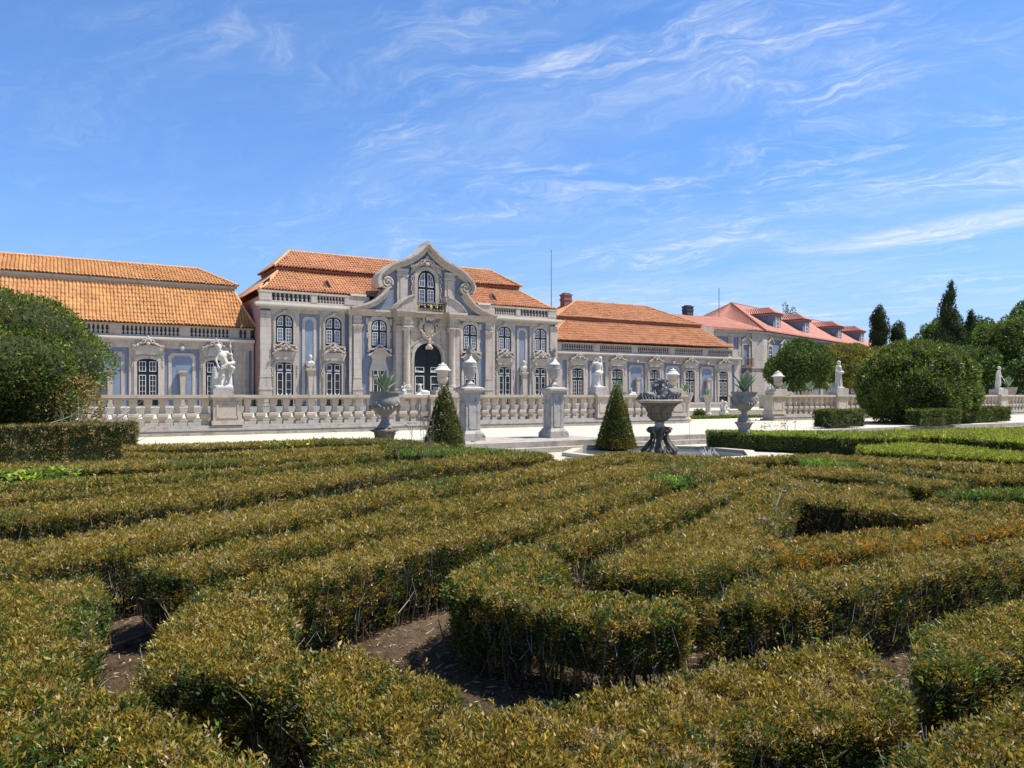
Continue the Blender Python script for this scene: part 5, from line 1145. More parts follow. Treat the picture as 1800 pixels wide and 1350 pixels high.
# ------------------------------------------------------------------ busts on herms in front of the pavilion panels
for s in (-1, 1):
    p = X(s * 9.87); y = Y0 - .34
    hroot = thing('bust_on_herm', 'white bust on a tapering herm %s of the portal' % ('left' if s < 0 else 'right'), 'bust', (p, y, .76), 0, 'busts on herms in the facade niches')
    b = MB(); b.box(p - .20, p + .20, y - .16, y + .16, .76, 1.1); b.frustum(p, y, 1.101, 3.22, .11, .09, .20, .14); b.box(p - .22, p + .22, y - .17, y + .17, 3.221, 3.45); b.frustum(p, y, 3.451, 3.62, .24, .19, .36, .26); b.box(p - .38, p + .38, y - .28, y + .28, 3.621, 3.72); b.build('herm', M['stone2'], hroot)
    b = MB(); b.lathe([(.12, 0), (.15, .05), (.09, .14), (.12, .22)], p, y, 3.721, 12); b.blob(p, y, 4.10, .36, .18, .26, 12, 8); b.blob(p - .12, y - .1, 4.14, .16, .12, .17, 10, 7); b.blob(p + .13, y - .1, 4.14, .16, .12, .17, 10, 7)
    b.lathe([(.10, 0), (.09, .2)], p, y - .02, 4.26, 10); b.blob(p, y - .05, 4.60, .135, .16, .19, 12, 9); b.blob(p, y + .03, 4.66, .16, .16, .16, 10, 7); b.blob(p, y - .20, 4.58, .03, .05, .05, 6, 4)
    b.build('bust', M['marble'], hroot, smooth=True)
# ------------------------------------------------------------------ flagpole, chimneys
fx, fy = 42.6, 63.5
fp = thing('flagpole', 'tall thin grey flagpole above the roof valley right of the pavilion', 'flagpole', (fx, fy, 8.0))
b = MB(); b.tube([(fx, fy, 8.0), (fx, fy, 16.1)], .055, 8, .03); b.build('pole', M['pole'], fp); b = MB(); b.blob(fx, fy, 16.15, .07, .07, .07, 8, 6); b.build('finial', M['pole'], fp)
# ------------------------------------------------------------------ older palace wing with dormers, set at an angle on the right
fw = thing('palace_wing', 'far pale blue palace wing with pink tiled hip roof and dormer windows at right', 'palace wing', (76.3, 66.0, .3))
b = MB(); b.box(58, 76.3, 66, 74, 0, 9.3); b.build('end_wall', M['blue'], fw)
b = MB(); b.box(58, 74.1, 65.9, 65.999, 8.75, 9.3); b.box(58, 76.4, 65.6, 65.999, 9.301, 9.6); b.box(74.15, 76.35, 65.75, 65.998, .3, 9.3); b.box(70.1, 71.0, 65.85, 65.997, 5, 8.74); b.box(71.9, 72.35, 65.85, 65.9965, .3, 8.74); b.box(72.36, 76.4, 65.62, 65.7495, 4.95, 5.25); b.box(72.36, 76.3, 65.8, 65.996, .3, 1.2); b.build('stone_trim', M['stone'], fw)
def far_window(xc, y, z0, H, par, hood=True):
    window(par, 'far', xc, y - .10, z0, .52, H, .0)
    b = MB(); b.band([(xc - .74, z0), (xc - .74, z0 + H + .22), (xc + .74, z0 + H + .22), (xc + .74, z0)], [(xc - .52, z0), (xc - .52, z0 + H), (xc + .52, z0 + H), (xc + .52, z0)], y - .16, y - .002)
    b.prism([(xc - .74, z0 + H + .22), (xc + .74, z0 + H + .22), (xc + .74, z0 + H + .5), (xc, z0 + H + 1.0), (xc - .74, z0 + H + .5)], y - .10, y - .003)
    b.band([(xc - .95, z0 + H + .5), (xc, z0 + H + 1.15), (xc + .95, z0 + H + .5)], [(xc - .95, z0 + H + .36), (xc, z0 + H + 1.0), (xc + .95, z0 + H + .36)], y - .34, y - .004); return b.build('window_surround', M['stone'], par)
def far_balcony(xc, y, z, par):
    b = MB(); b.box(xc - .85, xc + .85, y - .7, y - .004, z - .12, z)
    for i in range(15): x = xc - .8 + 1.6 * i / 14; b.tube([(x, y - .66, z), (x, y - .66, z + .9)], .025, 4)
    b.tube([(xc - .82, y - .03, z + .9), (xc - .82, y - .66, z + .9), (xc + .82, y - .66, z + .9), (xc + .82, y - .03, z + .9)], .04, 5); return b.build('balcony', mat('rusty_gold_ironwork', (.20, .14, .07), .7, .2, 5) if 'rusty_gold_ironwork' not in bpy.data.materials else bpy.data.materials['rusty_gold_ironwork'], par)
far_window(73.25, 66, 5.3, 2.55, fw); far_window(73.25, 66, 1.0, 2.6, fw); far_balcony(73.25, 66, 5.27, fw)
b = MB(); side_tiles(b, [(57.5, 65.4, 9.62), (76.6, 65.4, 9.62), (74.5, 70.5, 11.6), (57.5, 70.5, 11.6)], 62); b.build('lower_roof_tiles', M['pink_tile'], fw, kind='stuff')
eave_scallops(fw, 58, 76, 65.45, 9.72, .75, M['pink_tile'])
# the long body: built in its own turned frame
RA = math.radians(18); ca, sa = math.cos(RA), math.sin(RA)
def turn(o):
    """move a child built at the wing's own base into the turned frame"""
    o.rotation_euler = (0, 0, RA); return o
class Shift:            # parent stand-in whose origin equals the wing's base
    pass
def T(b, name, m, kind=None, par=fw):
    for i, (x, y, z) in enumerate(b.v): b.v[i] = (76.3 + x * ca - y * sa, 66 + x * sa + y * ca, z)
    return b.build(name, m, par, kind=kind)
b = MB(); b.box(0, 52, 0, 14, 0, 9.3); T(b, 'long_wall', M['blue'])
b = MB(); b.box(.0, 1.1, -.22, -.001, .3, 9.3); b.box(0, 52, -.12, -.0012, 8.75, 9.299); b.box(0, 52.3, -.45, -.0013, 9.301, 9.6); b.box(0, 52, -.3, -.0014, 4.95, 5.25); b.box(0, 52, -.1, -.0015, .3, 1.1)
for x in (9.5, 21, 32, 43): b.box(x - .5, x + .5, -.16, -.0016, .3, 8.74)
T(b, 'stone_trim_long', M['stone'])
for x in (2.2, 6.4, 12.3, 16.6, 24, 28.3, 35, 39.5, 46.5):
    for z0, H in ((5.3, 2.55), (1.0, 2.6)):
        b = MB(); b.box(x - .52, x + .52, -.06, -.001, z0, z0 + H); w = T(b, 'window', M['glass'])
        b = MB(); sash_bars(b, x - .52, x + .52, z0, z0 + H, 2, 5, -.13, .07, .06); T(b, 'sash', M['white'], par=w)
        b = MB(); b.band([(x - .74, z0), (x - .74, z0 + H + .22), (x + .74, z0 + H + .22), (x + .74, z0)], [(x - .52, z0), (x - .52, z0 + H), (x + .52, z0 + H), (x + .52, z0)], -.2, -.0017)
        b.prism([(x - .74, z0 + H + .22), (x + .74, z0 + H + .22), (x + .74, z0 + H + .5), (x, z0 + H + 1.0), (x - .74, z0 + H + .5)], -.12, -.0018); b.band([(x - .95, z0 + H + .5), (x, z0 + H + 1.15), (x + .95, z0 + H + .5)], [(x - .95, z0 + H + .36), (x, z0 + H + 1.0), (x + .95, z0 + H + .36)], -.36, -.0019); T(b, 'window_surround', M['stone'], par=w)
    b = MB(); b.box(x - .85, x + .85, -.7, -.302, 5.15, 5.27)
    for i in range(11): q = x - .8 + 1.6 * i / 10; b.tube([(q, -.66, 5.27), (q, -.66, 6.15)], .03, 4)
    b.tube([(x - .82, -.03, 6.15), (x - .82, -.66, 6.15), (x + .82, -.66, 6.15), (x + .82, -.03, 6.15)], .045, 5); T(b, 'balcony', bpy.data.materials['rusty_gold_ironwork'])
b = MB(); E0, E1 = -.5, 52.5
side_tiles(b, [(E0, -.6, 9.65), (E1, -.6, 9.65), (44, 7, 14.3), (6, 7, 14.3)], 150); side_tiles(b, [(E0, -.6, 9.65), (E0, 14.6, 9.65), (6, 7.01, 14.3), (6, 7, 14.3)], 46); side_tiles(b, [(E1, -.6, 9.65), (E1, 14.6, 9.65), (44, 7.01, 14.3), (44, 7, 14.3)], 46)
b.add([(E0, 14.6, 9.65), (E1, 14.6, 9.65), (44, 7, 14.3), (6, 7, 14.3)], [(0, 1, 2, 3)]); T(b, 'main_roof_tiles', M['pink_tile'], kind='stuff')
b = MB(); ridge_line(b, [(6, 7, 14.35), (44, 7, 14.35)], .13); ridge_line(b, [(E0, -.6, 9.75), (6, 7, 14.35)], .13); T(b, 'ridge_tiles', M['redwood'], kind='stuff')
b = MB(); x = 0
while x < 52: b.box(x, x + .5, -.55, -.2, 9.74, 9.86); x += .8
T(b, 'eave_tiles', M['pink_tile'], kind='stuff')
for k, x in enumerate((6.6, 17.2, 31.6, 43.0)):
    b = MB(); b.box(x - 1.25, x + 1.25, .75, 6.0, 9.7, 12.15); d = T(b, 'dormer', M['blue'])
    b = MB(); b.box(x - .42, x + .42, .70, .748, 10.35, 11.9); T(b, 'window', M['glass'], par=d)
    b = MB(); sash_bars(b, x - .42, x + .42, 10.35, 11.9, 2, 3, .62, .09, .07); b.box(x - .62, x - .43, .66, .747, 10.1, 12.1); b.box(x + .43, x + .62, .66, .747, 10.1, 12.1); b.box(x - .66, x + .66, .55, .746, 10.05, 10.2); b.box(x - 1.35, x - .7, .5, .7, 9.8, 10.2); b.box(x + .7, x + 1.35, .5, .7, 9.8, 10.2); T(b, 'window_frame', M['white'], par=d)
    b = MB(); b.box(x - 1.4, x + 1.4, .5, 6.2, 12.151, 12.4); T(b, 'dormer_cornice', M['pink'], par=d)
    b = MB(); side_tiles(b, [(x - 1.6, .35, 12.42), (x + 1.6, .35, 12.42), (x + .01, 2.0, 13.35), (x, 2.0, 13.35)], 14); side_tiles(b, [(x - 1.6, .35, 12.42), (x - 1.6, 7.2, 12.42), (x, 7.2, 13.35), (x, 2.0, 13.35)], 22); side_tiles(b, [(x + 1.6, .35, 12.42), (x + 1.6, 7.2, 12.42), (x, 7.2, 13.35), (x, 2.0, 13.35)], 22); T(b, 'dormer_roof_tiles', M['pink_tile'], kind='stuff', par=d)
b = MB(); b.tube([(76.5, 73.5, 12), (76.5, 73.5, 16.0)], .05, 5); b.build('lightning_rod', M['pole'], fw)
def chimney(loc, w, d, h, m, label):
    r = thing('chimney', label, 'chimney', loc); b = MB(); x, y, z = loc
    b.box(x - w / 2, x + w / 2, y - d / 2, y + d / 2, z, z + h * .72); b.build('shaft', m, r)
    b = MB(); b.box(x - w * .56, x + w * .56, y - d * .56, y + d * .56, z + h * .721, z + h * .78); b.box(x - w * .5, x + w * .5, y - d * .5, y + d * .5, z + h * .7801, z + h * .90); b.box(x - w * .58, x + w * .58, y - d * .58, y + d * .58, z + h * .901, z + h * .95); b.box(x - w * .36, x + w * .36, y - d * .36, y + d * .36, z + h * .9501, z + h); b.build('chimney_cap', m, r); return r
chimney((46.7, 66.8, 9.6), .95, .8, 2.95, M['brick'], 'brown brick chimney left of the right wing roof')
chimney((68.0, 70.6, 10.4), 1.05, .9, 2.5, M['chimney'], 'dark grey chimney between the orange roof and the pink roof')

# ------------------------------------------------------------------ stone balustrade
BY = 26.9; BZ = .3
_bal_prof = [(.105, 0), (.105, .125), (.078, .135), (.078, .17), (.14, .255), (.160, .30), (.160, .385), (.10, .41), (.084, .50), (.074, .60), (.074, .615), (.118, .70), (.122, .80), (.126, .86)]
bm_ = MB(); bm_.square([(r, z) for r, z in _bal_prof]); _bal_mesh = bpy.data.meshes.new('baluster'); _bal_mesh.from_pydata(bm_.v, [], bm_.f); _bal_mesh.materials.append(M['stone2']); _bal_mesh.update()
def balustrade(label, x0, x1, posts):
    r = thing('stone_balustrade', label, 'balustrade', ((x0 + x1) / 2, BY + .25, BZ))
    b = MB(); b.box(x0 - .1, x1 + .1, BY - .18, BY + .72, BZ, BZ + .10); b.build('plinth', M['curb'], r)
    b = MB(); b.box(x0, x1, BY - .08, BY + .62, BZ + .101, BZ + .16); b.box(x0, x1, BY - .12, BY + .64, BZ + .161, BZ + .23); b.box(x0, x1, BY - .03, BY + .56, BZ + .231, BZ + .30); b.box(x0, x1, BY + .06, BY + .46, BZ + .301, BZ + .33); b.build('base_moulding', M['granite'], r)
    b = MB(); b.box(x0, x1, BY + .06, BY + .46, 1.491, 1.545); b.box(x0, x1, BY, BY + .52, 1.546, 1.65); b.build('rail', M['stone2'], r)
    for px, hw in posts:
        b = MB(); b.box(px - hw - .05, px + hw + .05, BY - .09, BY + .61, BZ + .331, BZ + .48); b.box(px - hw, px + hw, BY - .03, BY + .55, BZ + .481, 1.50); b.box(px - hw - .04, px + hw + .04, BY - .06, BY + .58, 1.501, 1.56); b.box(px - hw - .10, px + hw + .10, BY - .12, BY + .64, 1.561, 1.656)
        for a in (-1, 1): b.box(px + a * hw * .72 - (.03), px + a * hw * .72 + .03, BY - .05, BY - .0301, BZ + .56, 1.42)
        b.box(px - hw * .70, px + hw * .70, BY - .05, BY - .0302, 1.36, 1.42); b.box(px - hw * .70, px + hw * .70, BY - .05, BY - .0303, BZ + .56, BZ + .62)
        b.build('pedestal', M['stone2'], r)
    ed = [(x0 - .2, .2)] + sorted(posts) + [(x1 + .2, .2)]
    for (p, hp), (q, hq) in zip(ed[:-1], ed[1:]):
        a, c_ = p + hp, q - hq; n = int(round((c_ - a) / .435))
        if n < 2: continue
        for i in range(n):
            o = bpy.data.objects.new('baluster', _bal_mesh); COL.objects.link(o); o.parent = r; x = a + (c_ - a) * (i + .5) / n
            o.location = Vector((x, BY + .26 + random.uniform(-.008, .008), BZ + .331)) - origin_of(r); o.rotation_euler = (0, 0, random.uniform(-.02, .02))
    return r
balustrade('long pale stone balustrade with square balusters left of the garden opening', -2.5, 25.75, [(4.91, .46), (12.88, .46), (20.97, .46), (25.30, .44)])
balustrade('pale stone balustrade right of the garden opening, partly behind the round bush', 31.85, 66, [(32.3, .46), (37.6, .46), (43.3, .46), (48.9, .46), (54.8, .46), (60.5, .46)])

# ------------------------------------------------------------------ statues, remeshed into one stone skin each
def limb(b, pts, rad):
    b.tube(pts, list(rad), 9)
    for p, r in zip(pts, rad): b.blob(p[0], p[1], p[2], r, r, r, 9, 6)
def person(b, J):
    """J: joint name -> (x, y, z), figure facing -y, about 1.5 m tall"""
    for s in 'LR':
        limb(b, [J['hip' + s], J['knee' + s], J['ank' + s]], (.105, .072, .046)); limb(b, [J['hip' + s], tuple((np.array(J['hip' + s]) + J['knee' + s]) / 2)], (.105, .09))
        a = J['ank' + s]; b.blob(a[0], a[1] - .06, a[2] - .025, .045, .115, .035, 9, 5)
        limb(b, [J['sho' + s], J['elb' + s], J['hand' + s]], (.062, .048, .034)); h = J['hand' + s]; b.blob(h[0], h[1] - .02, h[2] - .02, .04, .045, .06, 8, 5)
    hp = (np.array(J['hipL']) + J['hipR']) / 2; ch = np.array(J['chest']); w = (hp + ch) / 2
    b.blob(*(hp + (0, 0, .05)), .17, .13, .13, 12, 8); b.blob(*w, .135, .105, .16, 12, 8); b.blob(*ch, .185, .125, .17, 12, 8); limb(b, [tuple(hp), tuple(w), tuple(ch)], (.13, .12, .14))
    limb(b, [J['shoL'], tuple(ch + (0, 0, .1)), J['shoR']], (.07, .08, .07))
    hd = np.array(J['head']); limb(b, [tuple(ch + (0, 0, .14)), tuple(hd - (0, 0, .09))], (.06, .052))
    b.blob(*hd, .085, .10, .12, 12, 9); b.blob(hd[0], hd[1] + .03, hd[2] + .035, .10, .10, .10, 12, 8); b.blob(hd[0], hd[1] - .10, hd[2] - .01, .018, .03, .03, 6, 4); b.blob(hd[0], hd[1] - .07, hd[2] - .085, .045, .045, .04, 8, 5)
    for q in (-1, 1): b.blob(hd[0] + q * .09, hd[1] + .01, hd[2], .014, .03, .035, 6, 4); b.blob(hd[0] + q * .035, hd[1] - .085, hd[2] + .045, .028, .02, .018, 6, 4)
def drape(b, cx, cy, z0, z1, r0, r1, folds=9, seed=0, sx=1.0, sy=.8):
    ph = seed * 1.7
    prof = [(r0 + (r1 - r0) * i / 8, z0 + (z1 - z0) * i / 8) for i in range(9)]
    b.lathe(prof, cx, cy, 0, 36, sx, sy, wob=lambda k, z: 1 + .13 * math.sin(folds * 2 * math.pi * k / 36 + ph + z * 2.0) + .05 * math.sin(2.3 * folds * 2 * math.pi * k / 36 + z * 5))
def statue_body(b, name, parent, m, voxel=.015, loc=None):
    o = b.build(name, m, parent, smooth=True)
    r = o.modifiers.new('skin', 'REMESH'); r.mode = 'VOXEL'; r.voxel_size = voxel; r.use_smooth_shade = True
    s = o.modifiers.new('soften', 'SMOOTH'); s.factor = .5; s.iterations = 2
    return o
def plinth(root, w, d, h, m):
    x, y, z = origin_of(root); b = MB(); b.box(x - w / 2, x + w / 2, y - d / 2, y + d / 2, z, z + h); return b.build('plinth', m, root)
def place(b, x, y, z, s=1.0, rz=0.0):
    c_, s_ = math.cos(rz), math.sin(rz)
    for i, (a, q, h) in enumerate(b.v): b.v[i] = (x + s * (a * c_ - q * s_), y + s * (a * s_ + q * c_), z + s * h)
    return b
# striding figure with a raised arm
st1 = thing('statue', 'white marble statue lunging with one arm raised, on the left balustrade pedestal', 'statue', (4.78, BY + .26, 1.657)); plinth(st1, .66, .56, .21, M['granite'])
b = MB(); J = dict(hipL=(.06, 0, .78), hipR=(.22, .02, .80), kneeL=(-.12, -.18, .52), kneeR=(.36, -.12, .66), ankL=(-.10, .02, .10), ankR=(.22, .04, .10), chest=(-.04, -.06, 1.14), shoL=(-.20, -.06, 1.24), shoR=(.16, -.04, 1.26), elbL=(-.26, -.12, .98), handL=(-.20, -.22, .74), elbR=(.34, .0, 1.18), handR=(.28, -.02, 1.50), head=(-.16, -.13, 1.42))
J['kneeR'] = (.30, -.28, .70); J['ankR'] = (.20, .0, .10); J['kneeL'] = (-.02, -.10, .44); J['ankL'] = (-.14, .06, .10)
person(b, J); b.blob(-.16, -.10, 1.47, .12, .12, .10, 10, 7); drape(b, .0, .04, .02, .70, .19, .13, 7, 1); limb(b, [(-.22, .1, .02), (-.24, .08, .4), (-.26, .02, .72)], (.13, .10, .08)); limb(b, [(.30, -.1, 1.08), (.36, -.12, .9), (.14, -.22, .86), (-.06, -.2, .74)], (.05, .07, .06, .05)); limb(b, [(.27, -.02, 1.45), (.29, -.03, 1.66)], (.022, .018)); limb(b, [(.26, .02, .05), (.26, .02, .4), (.24, 0, .7)], (.12, .10, .09)); b.box(-.3, .33, -.22, .22, -.03, .07)
place(b, 4.78, BY + .26, 1.657 + .23, .95, .15); statue_body(b, 'figure', st1, M['marble'])
st2 = thing('statue', 'white marble nude statue lifting an arm to its head, left of the right cone', 'statue', (20.75, BY + .26, 1.657)); plinth(st2, .74, .60, .30, M['granite'])
b = MB(); J = dict(hipL=(-.09, 0, .80), hipR=(.09, 0, .80), kneeL=(-.07, -.08, .46), kneeR=(.13, -.02, .45), ankL=(-.05, .0, .10), ankR=(.13, .02, .10), chest=(.02, -.02, 1.14), shoL=(-.17, -.01, 1.25), shoR=(.20, 0, 1.23), elbL=(-.42, -.06, 1.22), handL=(-.26, -.10, 1.50), elbR=(.28, .0, .98), handR=(.18, -.12, .80), head=(.09, -.05, 1.45))
person(b, J); drape(b, -.08, .06, .03, .72, .24, .13, 8, 2, 1.0, .75); b.blob(-.02, -.05, .76, .24, .16, .11, 12, 7); limb(b, [(-.20, -.06, .78), (-.05, -.16, .70), (.16, -.12, .76)], (.07, .07, .06)); b.blob(.09, -.02, 1.50, .11, .115, .09, 10, 7); b.box(-.36, .28, -.22, .24, -.03, .06)
place(b, 20.75, BY + .26, 1.657 + .32, .88, .1); statue_body(b, 'figure', st2, M['marble'])
st3 = thing('statue', 'white marble draped statue holding a basket, in front of the dark trees at right', 'statue', (37.6, BY + .26, 1.657)); plinth(st3, 1.0, .60, .36, M['granite'])
b = MB(); J = dict(hipL=(-.09, 0, .86), hipR=(.10, 0, .86), kneeL=(-.06, -.08, .48), kneeR=(.14, -.02, .47), ankL=(-.06, .0, .10), ankR=(.14, .02, .10), chest=(0, -.02, 1.22), shoL=(-.20, -.01, 1.33), shoR=(.20, 0, 1.33), elbL=(-.32, -.04, 1.06), handL=(-.08, -.22, .96), elbR=(.32, .02, 1.10), handR=(.16, -.20, .98), head=(.0, -.06, 1.56))
person(b, J); drape(b, .02, 0, .03, .98, .25, .19, 9, 3); b.blob(.06, -.2, .98, .19, .13, .10, 10, 6); limb(b, [(.26, .08, 1.38), (.36, .10, 1.05), (.34, .08, .70)], (.07, .09, .05)); limb(b, [(-.14, -.08, 1.4), (.05, -.15, 1.2), (.2, -.08, .95)], (.06, .06, .06)); b.blob(0, -.03, 1.62, .11, .12, .09, 10, 7); b.box(-.3, .3, -.24, .24, -.03, .06)
place(b, 37.6, BY + .26, 1.657 + .37, .90, .0); statue_body(b, 'figure', st3, M['marble'])
st4 = thing('statue', 'small white marble statue of a standing youth beside the far right planter', 'statue', (54.6, BY + .26, 1.657)); plinth(st4, 1.2, .62, .36, M['granite'])
b = MB(); J = dict(hipL=(-.09, 0, .84), hipR=(.09, 0, .84), kneeL=(-.07, -.05, .47), kneeR=(.12, -.06, .46), ankL=(-.07, .0, .10), ankR=(.12, .0, .10), chest=(-.02, -.02, 1.18), shoL=(-.20, -.01, 1.29), shoR=(.17, 0, 1.29), elbL=(-.30, -.05, 1.04), handL=(-.22, -.16, .86), elbR=(.28, -.02, 1.04), handR=(.22, -.14, .90), head=(-.04, -.08, 1.50))
person(b, J); drape(b, 0, .02, .25, .90, .20, .17, 8, 5); drape(b, 0, .0, .85, 1.2, .2, .16, 7, 6); limb(b, [(-.12, .1, 0), (-.12, .1, .6)], (.10, .08)); b.box(-.28, .28, -.24, .24, -.03, .06); b.blob(-.04, -.04, 1.55, .12, .12, .10, 10, 7)
place(b, 54.6, BY + .26, 1.657 + .37, .94, .1); statue_body(b, 'figure', st4, M['marble'])

# lidded vases on the balustrade
def lidded_vase(label, x, bw=.42):
    r = thing('lidded_vase', label, 'vase', (x, BY + .26, 1.657), 0, 'lidded stone vases on the balustrade'); y = BY + .26; z = 1.657
    b = MB(); b.box(x - bw, x + bw, y - .28, y + .28, z, z + .17); b.box(x - bw * .72, x + bw * .72, y - .24, y + .24, z + .171, z + .30); b.build('block', M['stone2'], r)
    b = MB(); b.lathe([(.17, .30), (.18, .34), (.12, .38), (.10, .42), (.19, .52), (.22, .60), (.225, .66), (.205, .67), (.215, .80), (.245, .92), (.245, .94)], x, y, z, 20); smooth_by_angle(b.build('body', M['stone2'], r))
    b = MB(); b.lathe([(.335, .941), (.34, .975), (.25, 1.02), (.21, 1.10), (.17, 1.14), (.15, 1.145), (.15, 1.165), (.17, 1.18), (.13, 1.20), (.07, 1.21), (.06, 1.235), (.045, 1.27)], x, y, z, 20); smooth_by_angle(b.build('lid', M['sill'], r)); return r
lidded_vase('lidded stone vase above the left cone topiary in front of the portal', 13.05)
lidded_vase('lidded stone vase at the left end of the garden opening, behind the fountain figures', 25.2, .62)
lidded_vase('lidded stone vase at the right end of the garden opening, against the dark tree', 32.6, .62)

# ------------------------------------------------------------------ the two tall pedestals with flaming urns
def gate_pedestal(x, y, label):
    r = thing('stone_pedestal', label, 'pedestal', (x, y, .305)); z = .306; b = MB()
    b.box(x - .345, x + .345, y - .345, y + .345, z, z + .16); b.box(x - .32, x + .32, y - .32, y + .32, z + .161, z + .20); b.frustum(x, y, z + .201, z + .30, .31, .31, .25, .25); b.build('base', M['granite'], r)
    b = MB(); b.box(x - .232, x + .232, y - .232, y + .232, z + .301, 1.66); b.build('shaft', M['granite'], r)
    for k in range(4):      # raised panel with rounded head on each face
        b = MB(); pl = [(-.15, .38), (-.11, .34), (.11, .34), (.15, .38), (.15, 1.16), (.10, 1.20), (.09, 1.15), (.05, 1.12), (0, 1.11), (-.05, 1.12), (-.09, 1.15), (-.10, 1.20), (-.15, 1.16)]; inn = [(a * .80, .75 + (q - .75) * .94) for a, q in pl]
        b.band(pl + pl[:1], inn + inn[:1], -.252, -.2321); b.prism(inn, -.240, -.2322)
        for i, (a, q, h) in enumerate(b.v):
            c_, s_ = (1, 0, -1, 0)[k], (0, 1, 0, -1)[k]; b.v[i] = (x + a * c_ - q * s_, y + a * s_ + q * c_, z + h)
        b.build('panel', M['granite'], r)
    b = MB(); b.box(x - .25, x + .25, y - .25, y + .25, 1.661, 1.70); b.frustum(x, y, 1.701, 1.78, .25, .25, .33, .33); b.box(x - .36, x + .36, y - .36, y + .36, 1.781, 1.84); b.frustum(x, y, 1.841, 1.89, .35, .35, .22, .22); b.build('cap', M['granite'], r); return r
def flame_urn(x, y, label):
    z = 1.89; r = thing('flaming_urn', label, 'urn', (x, y, z))
    b = MB(); b.box(x - .16, x + .16, y - .16, y + .16, z, z + .05); b.lathe([(.15, .05), (.155, .08), (.10, .12), (.065, .16), (.055, .22), (.075, .245)], x, y, z, 16); smooth_by_angle(b.build('foot', M['granite'], r))
    b = MB(); b.lathe([(.075, .245), (.12, .30), (.165, .40), (.195, .50), (.205, .56)], x, y, z, 32, wob=lambda k, zz: 1 + .045 * (1 if k % 4 < 2 else -1)); b.lathe([(.21, .561), (.215, .58), (.21, .595), (.215, .61), (.215, .69), (.225, .70), (.22, .715)], x, y, z, 24); smooth_by_angle(b.build('bowl', M['granite'], r), 30)
    b = MB(); b.lathe([(.205, .716), (.16, .77), (.11, .81), (.075, .87), (.055, .92), (.075, .94), (.07, .955)], x, y, z, 20); smooth_by_angle(b.build('lid', M['sill'], r))
    b = MB()
    for k in range(7):
        a = k * .9; rr = .045 * (k % 3); q = [(x + rr * math.cos(a) + .02 * math.sin(a + i), y + rr * math.sin(a) + .02 * math.cos(a + i * 1.2), z + .95 + i * (.048 + .008 * (k % 3))) for i in range(6)]; b.tube(q, [.05, .06, .055, .042, .025, .006], 6)
    b.build('flame', M['oldurn'], r, smooth=True); return r
gate_pedestal(10.42, 19.85, 'tall weathered stone pedestal beside the left cone topiary'); gate_pedestal(13.40, 19.85, 'tall weathered stone pedestal between the pavilion and the right cone topiary')
flame_urn(10.42, 19.85, 'carved urn with a stone flame on the left tall pedestal'); flame_urn(13.40, 19.85, 'carved urn with a stone flame on the right tall pedestal')

# ------------------------------------------------------------------ agaves and their urns
def blade(L, W, lean, az, droop, twist=0.0):
    """fleshy agave leaf from the origin; returns (verts, faces, material index per face)"""
    n = 9; vs = []; fs = []; mi = []
    for i in range(n):
        t = i / (n - 1); a = lean + droop * t * t; r_ = L * t * math.sin(lean + droop * t * .5); z = L * t * math.cos(lean + droop * t * .5)
        w = W * (.55 + 1.5 * t - 2.05 * t * t) * (1 if t < .98 else 0) if t < 1 else 0
        w = max(w, 0) * .9; cup = w * .45
        for u, c_ in ((-1, 1), (-.80, .62), (0, 0), (.80, .62), (1, 1)):
            lx = u * w; rad = r_ - cup * c_ * math.cos(a) * 1.0; zz = z + cup * c_ * math.sin(a)
            vs.append((rad * math.cos(az) - lx * math.sin(az), rad * math.sin(az) + lx * math.cos(az), zz))
    for i in range(n - 1):
        for k in range(4):
            fs.append((i * 5 + k, i * 5 + k + 1, (i + 1) * 5 + k + 1, (i + 1) * 5 + k)); mi.append(1 if k in (0, 3) else 0)
    return vs, fs, mi
def agave(label, loc, size, n=17, seed=0, group=None):
    r = thing('agave_plant', label, 'agave', loc, 0, group); rr = random.Random(seed)
    for k in range(n):
        ring = k / n; az = k * 2.399 + rr.uniform(-.2, .2); lean = .14 + .62 * (1 - ring) ** 1.0 + rr.uniform(-.06, .06); L = size * (.80 + .25 * math.sin(ring * 3.0)) * rr.uniform(.88, 1.1)
        vs, fs, mi = blade(L, size * .165, lean, az, rr.uniform(.0, .25) * (1 - ring))
        me = bpy.data.meshes.new('leaf'); me.from_pydata([(x, y, z + .01) for x, y, z in vs], [], fs)
        me.materials.append(M['agave'] if not (k == 9) else M['agave_dead']); me.materials.append(M['agave_edge'] if k % 2 == 0 else M['agave']); me.polygons.foreach_set('material_index', mi); me.polygons.foreach_set('use_smooth', [True] * len(fs)); me.update()
        o = bpy.data.objects.new('leaf', me); COL.objects.link(o); o.parent = r
    b = MB(); b.blob(loc[0], loc[1], loc[2] + .05, size * .09, size * .09, size * .16, 8, 6); b.build('heart', M['agave'], r, smooth=True)
    return r
